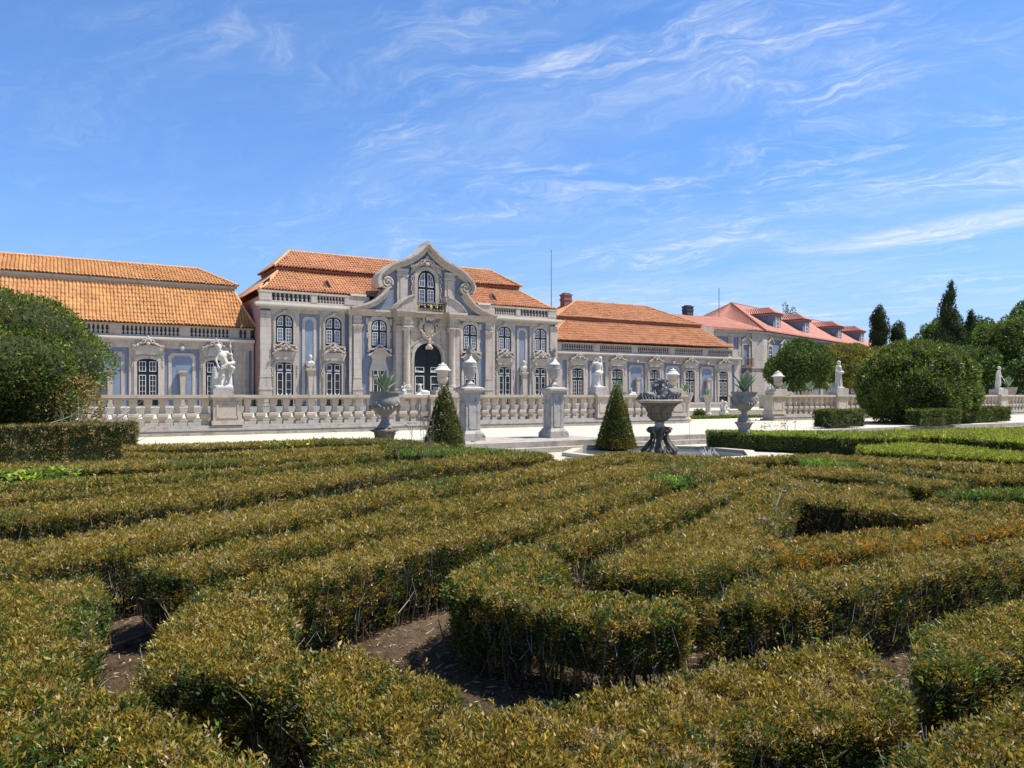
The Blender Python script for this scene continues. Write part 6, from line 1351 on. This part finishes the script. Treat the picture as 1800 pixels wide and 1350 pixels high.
def big_urn(label, x, y, z, prof, square, m, m2, seed):
    r = thing('garden_urn', label, 'urn', (x, y, z))
    b = MB(); b.lathe([(p, h) for p, h in square], x, y, z, 4, rot=math.pi / 4 + .5); b.build('pedestal', m2, r)
    b = MB(); b.lathe(prof[:-3], x, y, z, 28); smooth_by_angle(b.build('bowl', m, r), 35)
    b = MB(); b.lathe(prof[-4:], x, y, z, 28, close=False); zt = z + prof[-1][1]; b.lathe([(prof[-1][0] * .90, prof[-1][1] - .001), (prof[-1][0] * .88, prof[-1][1] - .08), (.02, prof[-1][1] - .08)], x, y, z, 28, close=False); smooth_by_angle(b.build('rim', m, r), 35)
    b = MB(); rr = random.Random(seed); R = max(p for p, h in prof[:-5]); zb = z + [h for p, h in prof if p == R][0]
    for k in range(22):      # swags and masks round the belly
        a = k * 2 * math.pi / 22; q = .5 - .5 * math.cos(a * 3.5)
        b.blob(x + (R * .945) * math.cos(a), y + (R * .945) * math.sin(a), zb - .09 - .08 * q, .034, .034, .05 + .02 * rr.random(), 7, 5)
    for k in range(4):
        a = k * math.pi / 2 - .9; b.blob(x + R * math.cos(a), y + R * math.sin(a), zb, .055, .055, .07, 8, 6); b.tube([(x + R * 1.02 * math.cos(a + .22 * s), y + R * 1.02 * math.sin(a + .22 * s), zb + .02 - .09 * abs(s)) for s in (-1.5, -1, -.5, 0, .5, 1, 1.5)], .022, 6)
    b.build('relief', m, r, smooth=True, kind='stuff'); return r
z0 = .30
big_urn('large grey stone urn left of the cone topiary, holding an agave', 7.86, 20.1, z0, [(.14, .42), (.21, .425), (.21, .47), (.16, .52), (.115, .60), (.095, .70), (.11, .755), (.17, .79), (.30, .90), (.40, 1.02), (.435, 1.12), (.42, 1.22), (.395, 1.31), (.40, 1.36), (.445, 1.40), (.452, 1.43), (.452, 1.445)], [(.235, 0), (.25, .06), (.30, .30), (.40, .335), (.40, .36), (.27, .40), (.26, .419)], M['oldurn'], M['darkstone'], 1)
big_urn('weathered stone urn with ragged garlands at the pool side, holding an agave', 17.43, 15.75, 0, [(.17, .87), (.20, .88), (.19, .93), (.12, .98), (.09, 1.06), (.075, 1.12), (.10, 1.16), (.17, 1.20), (.27, 1.32), (.33, 1.44), (.345, 1.53), (.34, 1.60), (.33, 1.64), (.345, 1.66), (.375, 1.69), (.385, 1.72), (.385, 1.74)], [(.34, 0), (.34, .16), (.24, .26), (.18, .48), (.20, .66), (.27, .78), (.32, .82), (.32, .85), (.22, .868)], M['oldurn'], M['granite'], 2)
agave('agave with broad pale edged leaves in the large grey urn at left', (7.86, 20.1, 1.68), .68, 18, 3)
agave('spiky striped agave in the weathered urn at the pool', (17.43, 15.75, 1.69), .66, 18, 5)
def planter(label, loc, h, w, agv, seed, gl='stone planters with agaves behind the balustrade'):
    x, y, z = loc; r = thing('stone_planter', label, 'planter', loc, 0, gl); b = MB()
    b.lathe([(w * .42, 0), (w * .42, h * .12), (w * .30, h * .18), (w * .26, h * .52), (w * .32, h * .60), (w * .30, h * .64), (w * .36, h * .70), (w * .46, h * .82), (w * .48, h * .90), (w * .50, h * .92), (w * .52, h)], x, y, z, 18); smooth_by_angle(b.build('bowl', M['stone2'], r), 35)
    if agv: agave(agv, (x, y, z + h - .02), w * .75, 12, seed, 'agaves in the planters behind the balustrade')
planter('stone planter just right of the right cone topiary, behind the balustrade', (23.3, 28.9, .25), 1.55, .85, 'small agave right of the tip of the right cone topiary', 11)
planter('stone planter at the left end of the garden opening, beside the vase', (27.2, 28.4, .25), 1.50, .72, 'small agave beside the vase behind the fountain', 12)
planter('stone planter touching the vase right of the garden opening', (40.4, 33.2, .15), 1.72, .95, 'small agave behind the vase right of the garden opening', 13)
planter('stone planter between the two dark tree trunks', (42.9, 33.2, .15), 1.72, .95, 'small agave between the two dark tree trunks', 14)
planter('stone planter left of the draped basket statue', (45.2, 33.2, .15), 1.72, .95, 'small agave left of the draped basket statue', 15)
planter('stone planter right of the small youth statue', (60.0, 29.2, .25), 1.95, 1.15, 'small agave right of the small youth statue', 16)
planter('low stone planter before the last niche of the right wing', (45.6, 45.0, -.1), 1.75, .75, 'small agave before the last niche of the right wing', 17)

# small white sculptures beyond the balustrade
def small_sculpture(label, loc, kind, s, m=M['marble'], name='sculpture'):
    x, y, z = loc; r = thing(name, label, 'sculpture', loc); b = MB()
    if kind == 'group':
        rr = random.Random(int(x * 10)); b.blob(0, 0, .2, .42, .35, .25, 9, 6)
        for k in range(3):
            a = k * 2.1; X_, Y_ = .2 * math.cos(a), .15 * math.sin(a); b.blob(X_, Y_, .62, .15, .13, .22, 9, 7); b.blob(X_ * .7, Y_ - .05, .95 + .1 * (k % 2), .10, .11, .12, 9, 7)
            limb(b, [(X_, Y_, .7), (X_ * 2.0, Y_ - .15, .75 + .2 * (k % 2)), (X_ * 1.5, Y_ - .2, 1.0)], (.06, .05, .04)); limb(b, [(X_, Y_, .5), (X_ * 1.9, Y_ - .25, .42), (X_ * 2.0, Y_ - .2, .15)], (.08, .06, .04))
    elif kind == 'seated':
        J = dict(hipL=(-.09, .05, .45), hipR=(.09, .05, .45), kneeL=(-.12, -.28, .48), kneeR=(.13, -.26, .45), ankL=(-.10, -.25, .08), ankR=(.15, -.22, .08), chest=(0, .0, .82), shoL=(-.19, 0, .93), shoR=(.19, 0, .93), elbL=(-.30, -.12, .72), handL=(-.1, -.28, .62), elbR=(.32, -.06, .75), handR=(.22, -.28, .60), head=(.02, -.06, 1.16)); person(b, J); b.blob(0, .1, .22, .32, .28, .25, 9, 6); drape(b, 0, -.12, .03, .5, .28, .22, 8, 1)
    elif kind == 'sphinx':
        b.blob(.15, 0, .16, .38, .16, .16, 10, 7); b.blob(-.14, 0, .30, .14, .13, .20, 9, 7); b.blob(-.17, -.02, .55, .10, .11, .13, 9, 7); b.blob(-.15, .02, .58, .13, .12, .12, 9, 6); limb(b, [(-.2, -.1, .12), (-.45, -.12, .05)], (.06, .05)); limb(b, [(-.2, .1, .12), (-.45, .10, .05)], (.06, .05)); b.box(-.5, .5, -.2, .2, -.05, .04)
    elif kind == 'standing':
        J = dict(hipL=(-.09, 0, .84), hipR=(.09, 0, .84), kneeL=(-.07, -.05, .47), kneeR=(.12, -.06, .46), ankL=(-.07, .0, .10), ankR=(.12, .0, .10), chest=(-.02, -.02, 1.18), shoL=(-.20, -.01, 1.29), shoR=(.17, 0, 1.29), elbL=(-.24, -.12, 1.04), handL=(-.05, -.2, 1.1), elbR=(.24, -.08, 1.04), handR=(.08, -.2, 1.0), head=(-.02, -.06, 1.50)); person(b, J); drape(b, 0, 0, .02, 1.3, .24, .18, 9, 4)
    place(b, x, y, z, s); statue_body(b, 'figure', r, m, .03 * max(1, s)); return r
small_sculpture('white group of playing children on a rock before the lower steps', (48.0, 45.6, -.1), 'group', 1.15)
for lab, x, y in (('white seated figure on a tall plinth by the last door of the right wing', 57.8, 52.8), ('white seated figure on a tall plinth right of the pool agave', 61.1, 52.0)):
    r = small_sculpture(lab, (x, y, 1.62), 'seated', 1.15); b = MB(); b.box(x - .75, x + .75, y - .6, y + .6, .2, 1.5); b.box(x - .85, x + .85, y - .7, y + .7, 1.501, 1.62); b.build('plinth', M['stone'], r)
def on_stand(label, x, y, z, kind, s, w=.5):
    r = small_sculpture(label, (x, y, z), kind, s); b = MB(); b.box(x - w / 2, x + w / 2, y - w / 2, y + w / 2, .25, z - .04); b.box(x - w * .6, x + w * .6, y - w * .6, y + w * .6, z - .0399, z); b.build('plinth', M['stone2'], r)
on_stand('small white seated sphinx right of the large grey urn', 12.0, 28.6, 1.62, 'seated', .42)
on_stand('small white reclining sphinx on the balustrade line below the portal door', 13.0, 29.0, 1.62, 'sphinx', .72)
on_stand('small white sphinx head right of the small agave near the right cone', 23.9, 28.6, 1.64, 'sphinx', .5)
on_stand('white draped figure seen between balusters left of the left cone topiary', 13.4, 29.6, .36, 'standing', .78, .4)

# ------------------------------------------------------------------ fountain in the octagonal pool
FX, FY = 14.1, 15.72
fo = thing('stone_fountain', 'dark weathered stone fountain bowl on scrolled legs in the octagonal pool', 'fountain', (FX, FY, 0))
for k in range(8):
    a = k * math.pi / 4 + .25; b = MB(); c_, s_ = math.cos(a), math.sin(a)
    pth = [(.20, .74), (.30, .74), (.34, .71), (.30, .66), (.22, .62), (.22, .50), (.28, .36), (.40, .22), (.48, .13), (.46, .05), (.38, .05), (.36, .11)]
    b.tube([(FX + r_ * c_, FY + r_ * s_, z) for r_, z in pth], [.04, .04, .04, .04, .045, .045, .048, .05, .052, .05, .04, .03], 7); b.build('scroll_leg', M['darkstone'], fo, smooth=True)
b = MB(); b.lathe([(.30, -.02), (.30, .03), (.16, .06), (.10, .20), (.09, .40), (.11, .50), (.13, .56), (.10, .60), (.17, .66), (.26, .70), (.265, .735), (.2, .74)], FX, FY, 0, 20)
smooth_by_angle(b.build('core', M['darkstone'], fo))
b = MB(); b.lathe([(.165, .741), (.17, .78), (.12, .83), (.14, .90), (.12, .91)], FX, FY, 0, 20); smooth_by_angle(b.build('stem', M['stone2'], fo))
b = MB(); b.lathe([(.10, .905), (.20, .945), (.28, 1.01), (.325, 1.09), (.33, 1.13)], FX, FY, 0, 36, wob=lambda k, z: 1 + .03 * (1 if k % 3 == 0 else -.5)); b.lathe([(.31, 1.131), (.34, 1.20), (.39, 1.30), (.47, 1.38), (.56, 1.43)], FX, FY, 0, 48, wob=lambda k, z: 1 + .035 * (1 if k % 4 < 2 else -1)); smooth_by_angle(b.build('bowl', M['darkstone'], fo), 25)
b = MB(); b.lathe([(.56, 1.431), (.60, 1.44), (.605, 1.47), (.63, 1.475), (.64, 1.50), (.62, 1.52), (.50, 1.51), (.02, 1.49)], FX, FY, 0, 36); smooth_by_angle(b.build('rim', M['stone2'], fo))
g = MB(); rr = random.Random(8)       # triton with a shell overhead, dolphins on both sides
J = dict(hipL=(-.08, 0, .12), hipR=(.08, 0, .12), kneeL=(-.20, -.2, .10), kneeR=(.20, -.2, .10), ankL=(-.26, -.02, .05), ankR=(.26, -.02, .05), chest=(0, 0, .42), shoL=(-.17, 0, .52), shoR=(.17, 0, .52), elbL=(-.34, -.05, .42), handL=(-.38, -.08, .66), elbR=(.30, .0, .62), handR=(.20, -.05, .80), head=(.0, -.05, .70)); person(g, J)
for k in range(9): a = k * .7; g.blob(.20 * math.cos(a) * (1.1 if k % 2 else .6), .12 * math.sin(a), .80 + .05 * math.sin(k * 2.1), .12, .10, .07, 8, 5)
limb(g, [(-.34, -.05, .70), (-.15, -.05, .84), (.1, -.05, .90), (.32, -.02, .80)], (.05, .07, .07, .05))
place(g, FX + .02, FY, 1.50, .66, -.3); statue_body(g, 'triton', fo, M['lead'], .012)
for s in (-1, 1):
    g = MB(); q = [(s * .10, -.1, .05), (s * .28, -.15, .14), (s * .42, -.12, .17), (s * .58, -.05, .10), (s * .66, .05, .03)] if s < 0 else [(.12, -.12, .04), (.22, -.16, .10), (.32, -.14, .20), (.44, -.08, .16), (.56, 0, .05)]
    limb(g, q, (.04, .09, .11, .09, .05))
    for k in range(5): a = s * (.2 + .09 * k); limb(g, [(a, -.24, .02), (a + s * .03, -.16, .2 + .02 * (k % 2)), (a + s * .06, .05, .12)], (.03, .035, .025))
    limb(g, [(s * .1, .2, .03), (s * .3, .22, .12), (s * .5, .15, .05)], (.04, .08, .05))
    if s > 0: g.blob(.24, -.18, .27, .06, .06, .07, 8, 6)
    place(g, FX, FY, 1.50, .92, -.45); statue_body(g, 'dolphin', fo, M['lead'], .014)
b = MB(); b.tube([(FX + .33, FY - .52, 1.47), (FX + .40, FY - .62, 1.30), (FX + .44, FY - .68, .9), (FX + .46, FY - .70, .05)], .006, 5); b.build('water_spout', M['sill'], fo)
b = MB()
for k in range(14): a = k * .6; b.tube([(FX + .9 + .1 * math.cos(a), FY - .9 + .1 * math.sin(a), .03), (FX + .9 + .2 * math.cos(a), FY - .9 + .2 * math.sin(a), .12 + .05 * (k % 3)), (FX + .9 + .3 * math.cos(a), FY - .9 + .3 * math.sin(a), .03)], .008, 4)
tag(b.build('water_splash', M['sill']), 'small white splash in the octagonal pool right of the fountain', 'water splash')

# ------------------------------------------------------------------ shrubs, topiary, trees
def crown(root, lumps, dens, L, pal, name='foliage', m=None, core=.80, upbias=.3, coremat='greencore', jitter=.08, ar=.5, skip=.92):
    pts = []; nr = []; lumps = np.array(lumps, float)
    for i, (x, y, z, a, c_, h) in enumerate(lumps):
        S = 4 * math.pi * ((a * c_) ** 1.6 / 3 + (a * h) ** 1.6 / 3 + (c_ * h) ** 1.6 / 3) ** (1 / 1.6); k = int(S * dens)
        u = unit(rng.normal(size=(k, 3))); p = u * (a, c_, h); sc = 1 + jitter * vnoise(p + i * 3.1, 2.2 / max(a, .3)) - .16 * rng.random(k) ** 2 + .05 * rng.normal(size=k)
        p = p * sc[:, None] + (x, y, z); keep = np.ones(k, bool)
        for j, q in enumerate(lumps):
            if j == i: continue
            keep &= (((p - q[:3]) / q[3:]) ** 2).sum(1) > skip ** 2
        pts.append(p[keep]); nr.append(unit(u / (a, c_, h))[keep])
    p = np.concatenate(pts); n = np.concatenate(nr); g = p[:, 2] > .02; p = p[g]; n = n[g]; k = len(p)
    d = unit(n * .7 + rng.normal(size=(k, 3)) * .55 + (0, 0, upbias))
    c0 = pick_colors(k, PALS[pal][0], .25, vnoise(p, 1.1).clip(-1, 1)); l = L * rng.uniform(.6, 1.4, k)
    o = leaf_mesh(name, p, d, l, l * ar, c0, m or M['leaf'], root)
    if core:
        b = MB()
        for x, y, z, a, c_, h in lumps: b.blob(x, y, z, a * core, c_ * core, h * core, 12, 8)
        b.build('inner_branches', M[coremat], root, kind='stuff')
    return o
def trunk(root, pts, r0, r1, limbs=(), m='bark'):
    b = MB(); b.tube(pts, r0, 9, r1)
    for q, a, c_ in limbs: b.tube(q, a, 6, c_)
    return b.build('trunk', M[m], root, smooth=True)
def blob_lumps(cx, cy, cz, rx, ry, rz, n, seed, frac=.42, body=.78):
    r = random.Random(seed); out_ = [(cx, cy, cz, rx * body, ry * body, rz * (body + .04))]
    for k in range(n):
        t = r.uniform(0, 6.28); e = math.asin(r.uniform(-.55, 1)); f = r.uniform(frac * .75, frac * 1.2)
        out_.append((cx + rx * (1 - f) * math.cos(t) * math.cos(e), cy + ry * (1 - f) * math.sin(t) * math.cos(e), cz + rz * (1 - f) * math.sin(e), rx * f, ry * f, rz * f))
    return out_
lb = thing('round_shrub', 'large dark green rounded shrub at the left edge, dry brown branches low on its right', 'shrub', (-.75, 23.2, .3))
crown(lb, blob_lumps(-1.75, 23.0, 2.1, 3.05, 2.2, 2.3, 28, 3, .34), 520, .085, 'bush', coremat='greencore', ar=.42, core=.86)
crown(lb, blob_lumps(.1, 21.75, 1.40, 1.05, .5, .85, 10, 4, .4), 420, .075, 'dry', 'dry_foliage', core=0)
b = MB(); rr = random.Random(3)
for k in range(46):
    x = rr.uniform(-.4, 1.6); y = rr.uniform(20.9, 21.7); q0 = (x, y, rr.uniform(.3, 1.0)); q2 = (x + rr.uniform(-.2, .9), y - rr.uniform(0, .5), q0[2] + rr.uniform(.15, .7)); b.tube([q0, tuple((np.array(q0) + q2) / 2 + (0, 0, -.08)), q2], .012, 4, .005)
b.build('bare_twigs', M['twig'], lb, kind='stuff'); trunk(lb, [(-.8, 23.2, .2), (-.8, 23.2, 1.4)], .18, .12)
rb = thing('round_shrub', 'large round clipped laurel shrub at the right in front of the cypresses', 'shrub', (35.3, 21.2, .3))
crown(rb, blob_lumps(35.4, 21.2, 2.0, 3.35, 2.5, 2.32, 90, 8, .19, .90), 330, .125, 'bush', ar=.45, core=.90, jitter=.05)
trunk(rb, [(35.3, 21.2, .2), (35.3, 21.2, 1.6)], .2, .15, [([(35.1 + .9 * math.cos(k), 21.0 + .6 * math.sin(k), .25), (35.2 + 1.5 * math.cos(k), 21.1 + 1.0 * math.sin(k), 1.5)], .07, .05) for k in range(8)])
def clipped(label, x0, x1, y0, y1, z, h, pal):
    poly = [(x0, y0), (x1, y0), (x1, y1), (x0, y1)]
    return hedge(label, poly, pal, h, 0, 'tall clipped hedge blocks under the round shrubs', base=z)
PALS['dull'] = ((('tan', .12), ('rust', .16), ('olive', .36), ('green', .26), ('deep', .10)), (('tan', .18), ('rust', .14), ('olive', .24), ('green', .24), ('deep', .20)))
clipped('tall dull green hedge block at the left edge under the dark shrub', -11, 1.66, 20.5, 21.5, 0, .98, 'dull')
clipped('clipped hedge block left of the right round shrub', 26.3, 28.5, 19.3, 20.2, .3, .74, 'bush')
clipped('clipped hedge block under the middle of the right round shrub', 31.2, 34.3, 18.6, 19.3, .3, .72, 'bush')
clipped('clipped hedge block under the right side of the right round shrub', 36.0, 40.6, 19.6, 20.4, .3, .74, 'bush')
clipped('low pale green hedge strip on the parterre beyond the garden opening', 24.5, 47, 33.2, 34.6, .1, .22, 'green')
def cone(label, x, y, z, r, h, seed):
    root = thing('cone_topiary', label, 'topiary', (x, y, z), 0, 'clipped cone topiaries on the garden steps'); k = int(9000 * r * h); t = 1 - np.sqrt(rng.random(k) * .985); a = rng.random(k) * 6.2832
    rad = (r * (1 - t) ** .88 + .02) * (1 + .035 * np.sin(a * 5 + t * 9) + .03 * rng.normal(size=k)); p = np.c_[x + rad * np.cos(a), y + rad * np.sin(a), z + .05 + h * t * .985]
    n = unit(np.c_[np.cos(a), np.sin(a), np.full(k, .45)]); d = unit(n * .7 + rng.normal(size=(k, 3)) * .5 + (0, 0, .35)); l = .062 * rng.uniform(.6, 1.35, k); low = t < .16
    c0 = pick_colors(k, PALS['cone'][0], .25); c0[low] = pick_colors(int(low.sum()), (('olive', .4), ('rust', .25), ('green', .25), ('gold', .1))); leaf_mesh('foliage', p, d, l, l * .4, c0, M['leaf'], root)
    b = MB(); b.lathe([(r * .9, .04), (r * .62, h * .35), (r * .30, h * .7), (.02, h * .95)], x, y, z, 14); b.build('inner_branches', M['greencore'], root); trunk(root, [(x, y, z - .02), (x, y, z + .3)], .05, .04); return root
cone('clipped yew cone left of the tall pedestals, with a ragged extra tip', 8.58, 17.75, .02, .55, 1.94, 1)
cone('clipped yew cone right of the tall pedestals, neat dark point', 14.15, 17.65, .02, .56, 1.94, 2)
def tree(name, label, x, y, z, cz, rx, ry, rz, n, seed, dens, L, pal, group=None, core=.7, frac=.38, tr=.2, cat='tree', m='bark'):
    root = thing(name, label, cat, (x, y, z), 0, group); lumps = blob_lumps(x, y, cz, rx, ry, rz, n, seed, frac)[1:]
    crown(root, lumps, dens, L, pal, core=core, jitter=.14)
    rr = random.Random(seed); limbs = [([(x, y, cz - rz * .9), ((x + q[0]) / 2, (y + q[1]) / 2, (cz - rz * .5 + q[2]) / 2), q[:3]], tr * .5, tr * .2) for q in lumps[:9]]
    trunk(root, [(x, y, z - .1), (x + .1, y, (z + cz) / 2), (x, y, cz)], tr, tr * .6, limbs, m); return root
t = tree('broad_tree', 'dark low crowned tree in front of the pale blue wing', 50.6, 39.8, .1, 3.75, 3.0, 2.6, 2.35, 24, 21, 190, .17, 'tree', 'low dark trees behind the balustrade')
t = tree('broad_tree', 'yellowish low crowned tree behind the draped basket statue', 57.0, 40.5, .1, 3.7, 3.6, 3.0, 2.3, 28, 22, 180, .17, 'autumn', 'low dark trees behind the balustrade')
t = tree('broad_tree', 'green low crowned tree left of the right round shrub', 62.5, 41.0, .1, 3.7, 3.2, 3.0, 2.2, 24, 23, 160, .18, 'bush', 'low dark trees behind the balustrade')
def cypress(label, x, y, z, h, r, seed, top=.12, pw=.6):
    root = thing('cypress_tree', label, 'cypress', (x, y, z), 0, 'dark cypresses at the right'); lumps = []; rr = random.Random(seed); n = 26
    for k in range(n):
        t_ = k / n; w = r * (top + (1 - top) * (1 - t_) ** pw) * rr.uniform(.75, 1.05); a = rr.uniform(0, 6.28); o = w * .35
        lumps.append((x + o * math.cos(a), y + o * math.sin(a), z + h * (.06 + .90 * t_), w * .75, w * .75, h * .065 + w * .35))
    crown(root, lumps, 46, .30, 'cypress', core=.85, upbias=.9, jitter=.16, ar=.38); trunk(root, [(x, y, z - .5), (x, y, z + h * .3)], .25, .15); return root
cypress('blunt dark cypress right of the dormers, the taller of the blunt pair', 111.4, 73.2, 0, 15.6, 2.0, 1, .42, .55)
cypress('blunt dark cypress right of the dormers, the shorter of the blunt pair', 113.9, 71.7, 0, 13.0, 1.75, 2, .5, .5)
cypress('pointed dark cypress rising behind the round shrub', 90.8, 50.6, 0, 15.2, 3.1, 3, .10, .85)
cypress('leaning dark cypress spire right of the pointed one', 95.0, 50.4, 0, 11.9, 2.4, 4, .12, .7)
for i, (lab, x, y, cz, rx, rz, pal, s) in enumerate((
    ('pale leafy tree behind and left of the pointed cypress', 109.9, 62.4, 8.0, 4.2, 5.0, 'far', 31), ('feathery green tree behind the small youth statue', 89.8, 45.3, 5.0, 4.2, 4.6, 'far', 32),
    ('bushy green tree at the right edge above the planter', 89.0, 41.2, 5.4, 4.6, 5.4, 'far', 33), ('tall green tree at the right edge with bare twigs on top', 100.5, 44.8, 8.0, 5.0, 5.6, 'far', 34),
    ('green tree right of the leaning cypress', 104.1, 53.0, 6.6, 4.4, 5.6, 'tree', 35), ('dark green tree filling the gap behind the right balustrade', 82.0, 43.0, 3.4, 3.8, 3.4, 'tree', 36), ('dark bushy tree low at the right edge', 84.0, 38.0, 3.2, 3.8, 3.4, 'tree', 37))):
    tree('broad_tree', lab, x, y, 0, cz, rx, rx * .85, rz, 64, s, 60, .27, pal, 'trees beyond the garden at right', core=.45, frac=.20, tr=.25)
def bare(root, x, y, z0, h, seed, spread):
    b = MB(); rr = random.Random(seed)
    def br(p, d, L, r_, dep):
        q = p + d * L; b.tube([p, (p + q) / 2 + rr.gauss(0, .04) * L, q], r_, 4, r_ * .55)
        if dep:
            for _ in range(3): d2 = d + np.array((rr.gauss(0, spread), rr.gauss(0, spread), rr.gauss(.1, .2))); br(p + d * L * rr.uniform(.5, 1), d2 / np.linalg.norm(d2), L * rr.uniform(.5, .75), r_ * .5, dep - 1)
    br(np.array((x, y, z0), float), np.array((.05, 0, 1.)), h * .42, .10, 4); return b.build('bare_branches', M['bareblack'], root, kind='stuff')
bt = thing('bare_tree', 'leafless grey branches rising above the trees at the right edge', 'tree', (97.0, 42.4, 0)); b = MB(); b.tube([(97.0, 42.4, 0), (97.0, 42.4, 9.6)], .3, 7, .1); b.build('trunk', M['bareblack'], bt, smooth=True); bare(bt, 97.0, 42.4, 8.8, 5.4, 4, .55)
bt = thing('bare_tree', 'thin leafless twigs right of the leaning cypress', 'tree', (96.5, 47.6, 0)); b = MB(); b.tube([(96.5, 47.6, 0), (96.5, 47.6, 7.8)], .2, 7, .08); b.build('trunk', M['bareblack'], bt, smooth=True); bare(bt, 96.5, 47.6, 7.2, 4.6, 6, .4)
sp = thing('young_tree', 'wispy sapling tops above the pink roof ridge', 'tree', (123.8, 100.7, 0)); b = MB(); b.tube([(123.8, 100.7, 0), (123.8, 100.7, 19.5)], .3, 6, .05)
for dx, zt in ((-.9, 19.6), (.1, 18.6), (1.6, 18.9), (2.4, 18.0), (-.3, 17.8)): b.tube([(123.8, 100.7, 14), (123.8 + dx * .7, 100.7, (14 + zt) / 2), (123.8 + dx, 100.7, zt)], .08, 4, .03)
b.build('trunk', M['bareblack'], sp); crown(sp, [(123.8 + dx, 100.7, zt, .38, .38, .9) for dx, zt in ((-.9, 18.8), (.1, 17.6), (1.6, 18.2), (2.4, 17.2), (-.3, 17.0), (.8, 17.0))], 22, .34, 'far', core=0)
def ball(label, x, y, z, r): 
    root = thing('box_ball', label, 'topiary', (x, y, z), 0, 'clipped box balls on the parterre'); crown(root, [(x, y, z + r * .8, r, r, r * .85)], 420, .09, 'tree', core=.92)
for lab, x, y, r in (('left box ball of the parterre pair before the child group', 32.0, 35.4, .26), ('right box ball of the parterre pair before the child group', 33.0, 35.6, .24), ('largest box ball behind the pool urn', 34.6, 34.9, .38), ('low box ball on the parterre edge left of the pool urn', 31.6, 32.9, .17)): ball(lab, x, y, .12, r)
for i, x in enumerate((9.0, 12.4, 15.5, 17.2, 18.6)): ball('box ball seen through the balusters, number %s from the large urn' % ('one', 'two', 'three', 'four', 'five')[i], x + (.0 if i else -.9), 29.9, .29, .2)
b = MB(); b.box(-20, 24.5, 29.2, 33, .05, .36); b.build('parterre_lawn', M['lawn'], kind='structure')
# ------------------------------------------------------------------ weeds, wild flowers, irrigation pipe
def weed(label, pts, L, n, z0, hh, pal='weed'):
    x, y = np.mean(pts, 0); root = thing('leafy_weed', label, 'weed', (float(x), float(y), 0)); k = n * len(pts); c_ = np.repeat(np.array(pts), n, 0); p = np.c_[c_ + rng.normal(size=(k, 2)) * .17, z0 + rng.random(k) * hh]
    d = unit(np.c_[rng.normal(size=(k, 2)), rng.random(k) * .7 - .05]); l = L * rng.uniform(.6, 1.3, k); leaf_mesh('foliage', p, d, l, l * .6, pick_colors(k, PALS[pal][0], .2), M['leaf'], root)
    b = MB(); [b.tube([(q[0], q[1], 0), (q[0] + random.gauss(0, .05), q[1], z0 + hh * .7)], .008, 4) for q in pts]; b.build('stems', M['agave'], root, kind='stuff')
weed('bright leafy weeds sprawling between the hedge rows at the left edge', [(-.35, 12.0), (-.15, 12.1), (.1, 12.25), (-.5, 11.9)], .075, 170, .38, .27)
weed('bright weeds in front of the rear left hedge row', [(3.9, 17.6), (4.3, 17.6), (4.7, 17.7)], .085, 60, .35, .2)
weed('green weed sprig growing through the near right hedge gap', [(3.05, 2.16), (3.12, 2.05), (3.2, 2.12)], .024, 260, .05, .40, 'green')
weed('green box sprig in the near left hedge beside dark stems', [(.22, 2.55), (.26, 2.5)], .022, 200, .1, .36, 'green')
def stalks(label, x, y, n, h, sp, seed):
    root = thing('wild_flower', label, 'wild flower', (x, y, 0)); b = MB(); fl = MB(); rr = random.Random(seed)
    for k in range(n):
        px, py = x + rr.gauss(0, sp), y + rr.gauss(0, sp * .6); H = h * rr.uniform(.7, 1.1); tx, ty = px + rr.gauss(0, .16), py + rr.gauss(0, .16); b.tube([(px, py, .1), ((px + tx) / 2 + rr.gauss(0, .04), (py + ty) / 2, H * .55), (tx, ty, H)], .007, 4, .004)
        for j in range(rr.randint(1, 3)): a = rr.uniform(0, 6.28); q = (tx + .13 * math.cos(a), ty + .13 * math.sin(a), H + rr.uniform(-.25, .08)); b.tube([(tx * .9 + px * .1, ty * .9 + py * .1, H * .82), q], .004, 3); [fl.blob(q[0] + rr.gauss(0, .018), q[1] + rr.gauss(0, .018), q[2], .016, .016, .012, 5, 4) for _ in range(4)]
    b.build('stalks', mat('dull_green_stalk', (.16, .17, .085), .9, .2, 9) if 'dull_green_stalk' not in bpy.data.materials else bpy.data.materials['dull_green_stalk'], root, kind='stuff'); fl.build('seed_heads', mat('mauve_seed_head', (.19, .135, .14), .9, .3, 30) if 'mauve_seed_head' not in bpy.data.materials else bpy.data.materials['mauve_seed_head'], root, kind='stuff')
stalks('tall thin wild flowers with mauve heads in front of the left cone topiary', 5.9, 12.9, 13, 1.28, .33, 2)
stalks('dry wild flowers before the right balustrade', 19.6, 16.4, 16, .86, .6, 5)
stalks('dry weed stalks left of the right round shrub', 25.6, 18.6, 9, 1.0, .5, 6)
stalks('single thin flower stalk inside the triangular hedge', 5.05, 4.2, 2, .75, .02, 9)
b = MB(); b.tube([(.05, 5.3, .035), (.24, 5.44, .04), (.45, 5.58, .045), (.8, 5.78, .05)], .012, 8); tag(b.build('irrigation_pipe', M['clay'], smooth=True), 'thin brown irrigation pipe lying on the bare soil in the left gap', 'pipe')
for o in list(scene.objects):
    if o.name.startswith('straw_litter'): tag(o, 'pale chopped straw scattered on the bare soil', 'litter', kind='stuff')
    if o.name.startswith('soil_clods'): tag(o, 'small brown clods on the bare soil', 'soil')
print('leaves: diamonds %d, triangles %d' % tuple(LEAF_STAT), 'all triangles', sum(len(o.data.loops) - 2 * len(o.data.polygons) for o in scene.objects if o.type == 'MESH'))
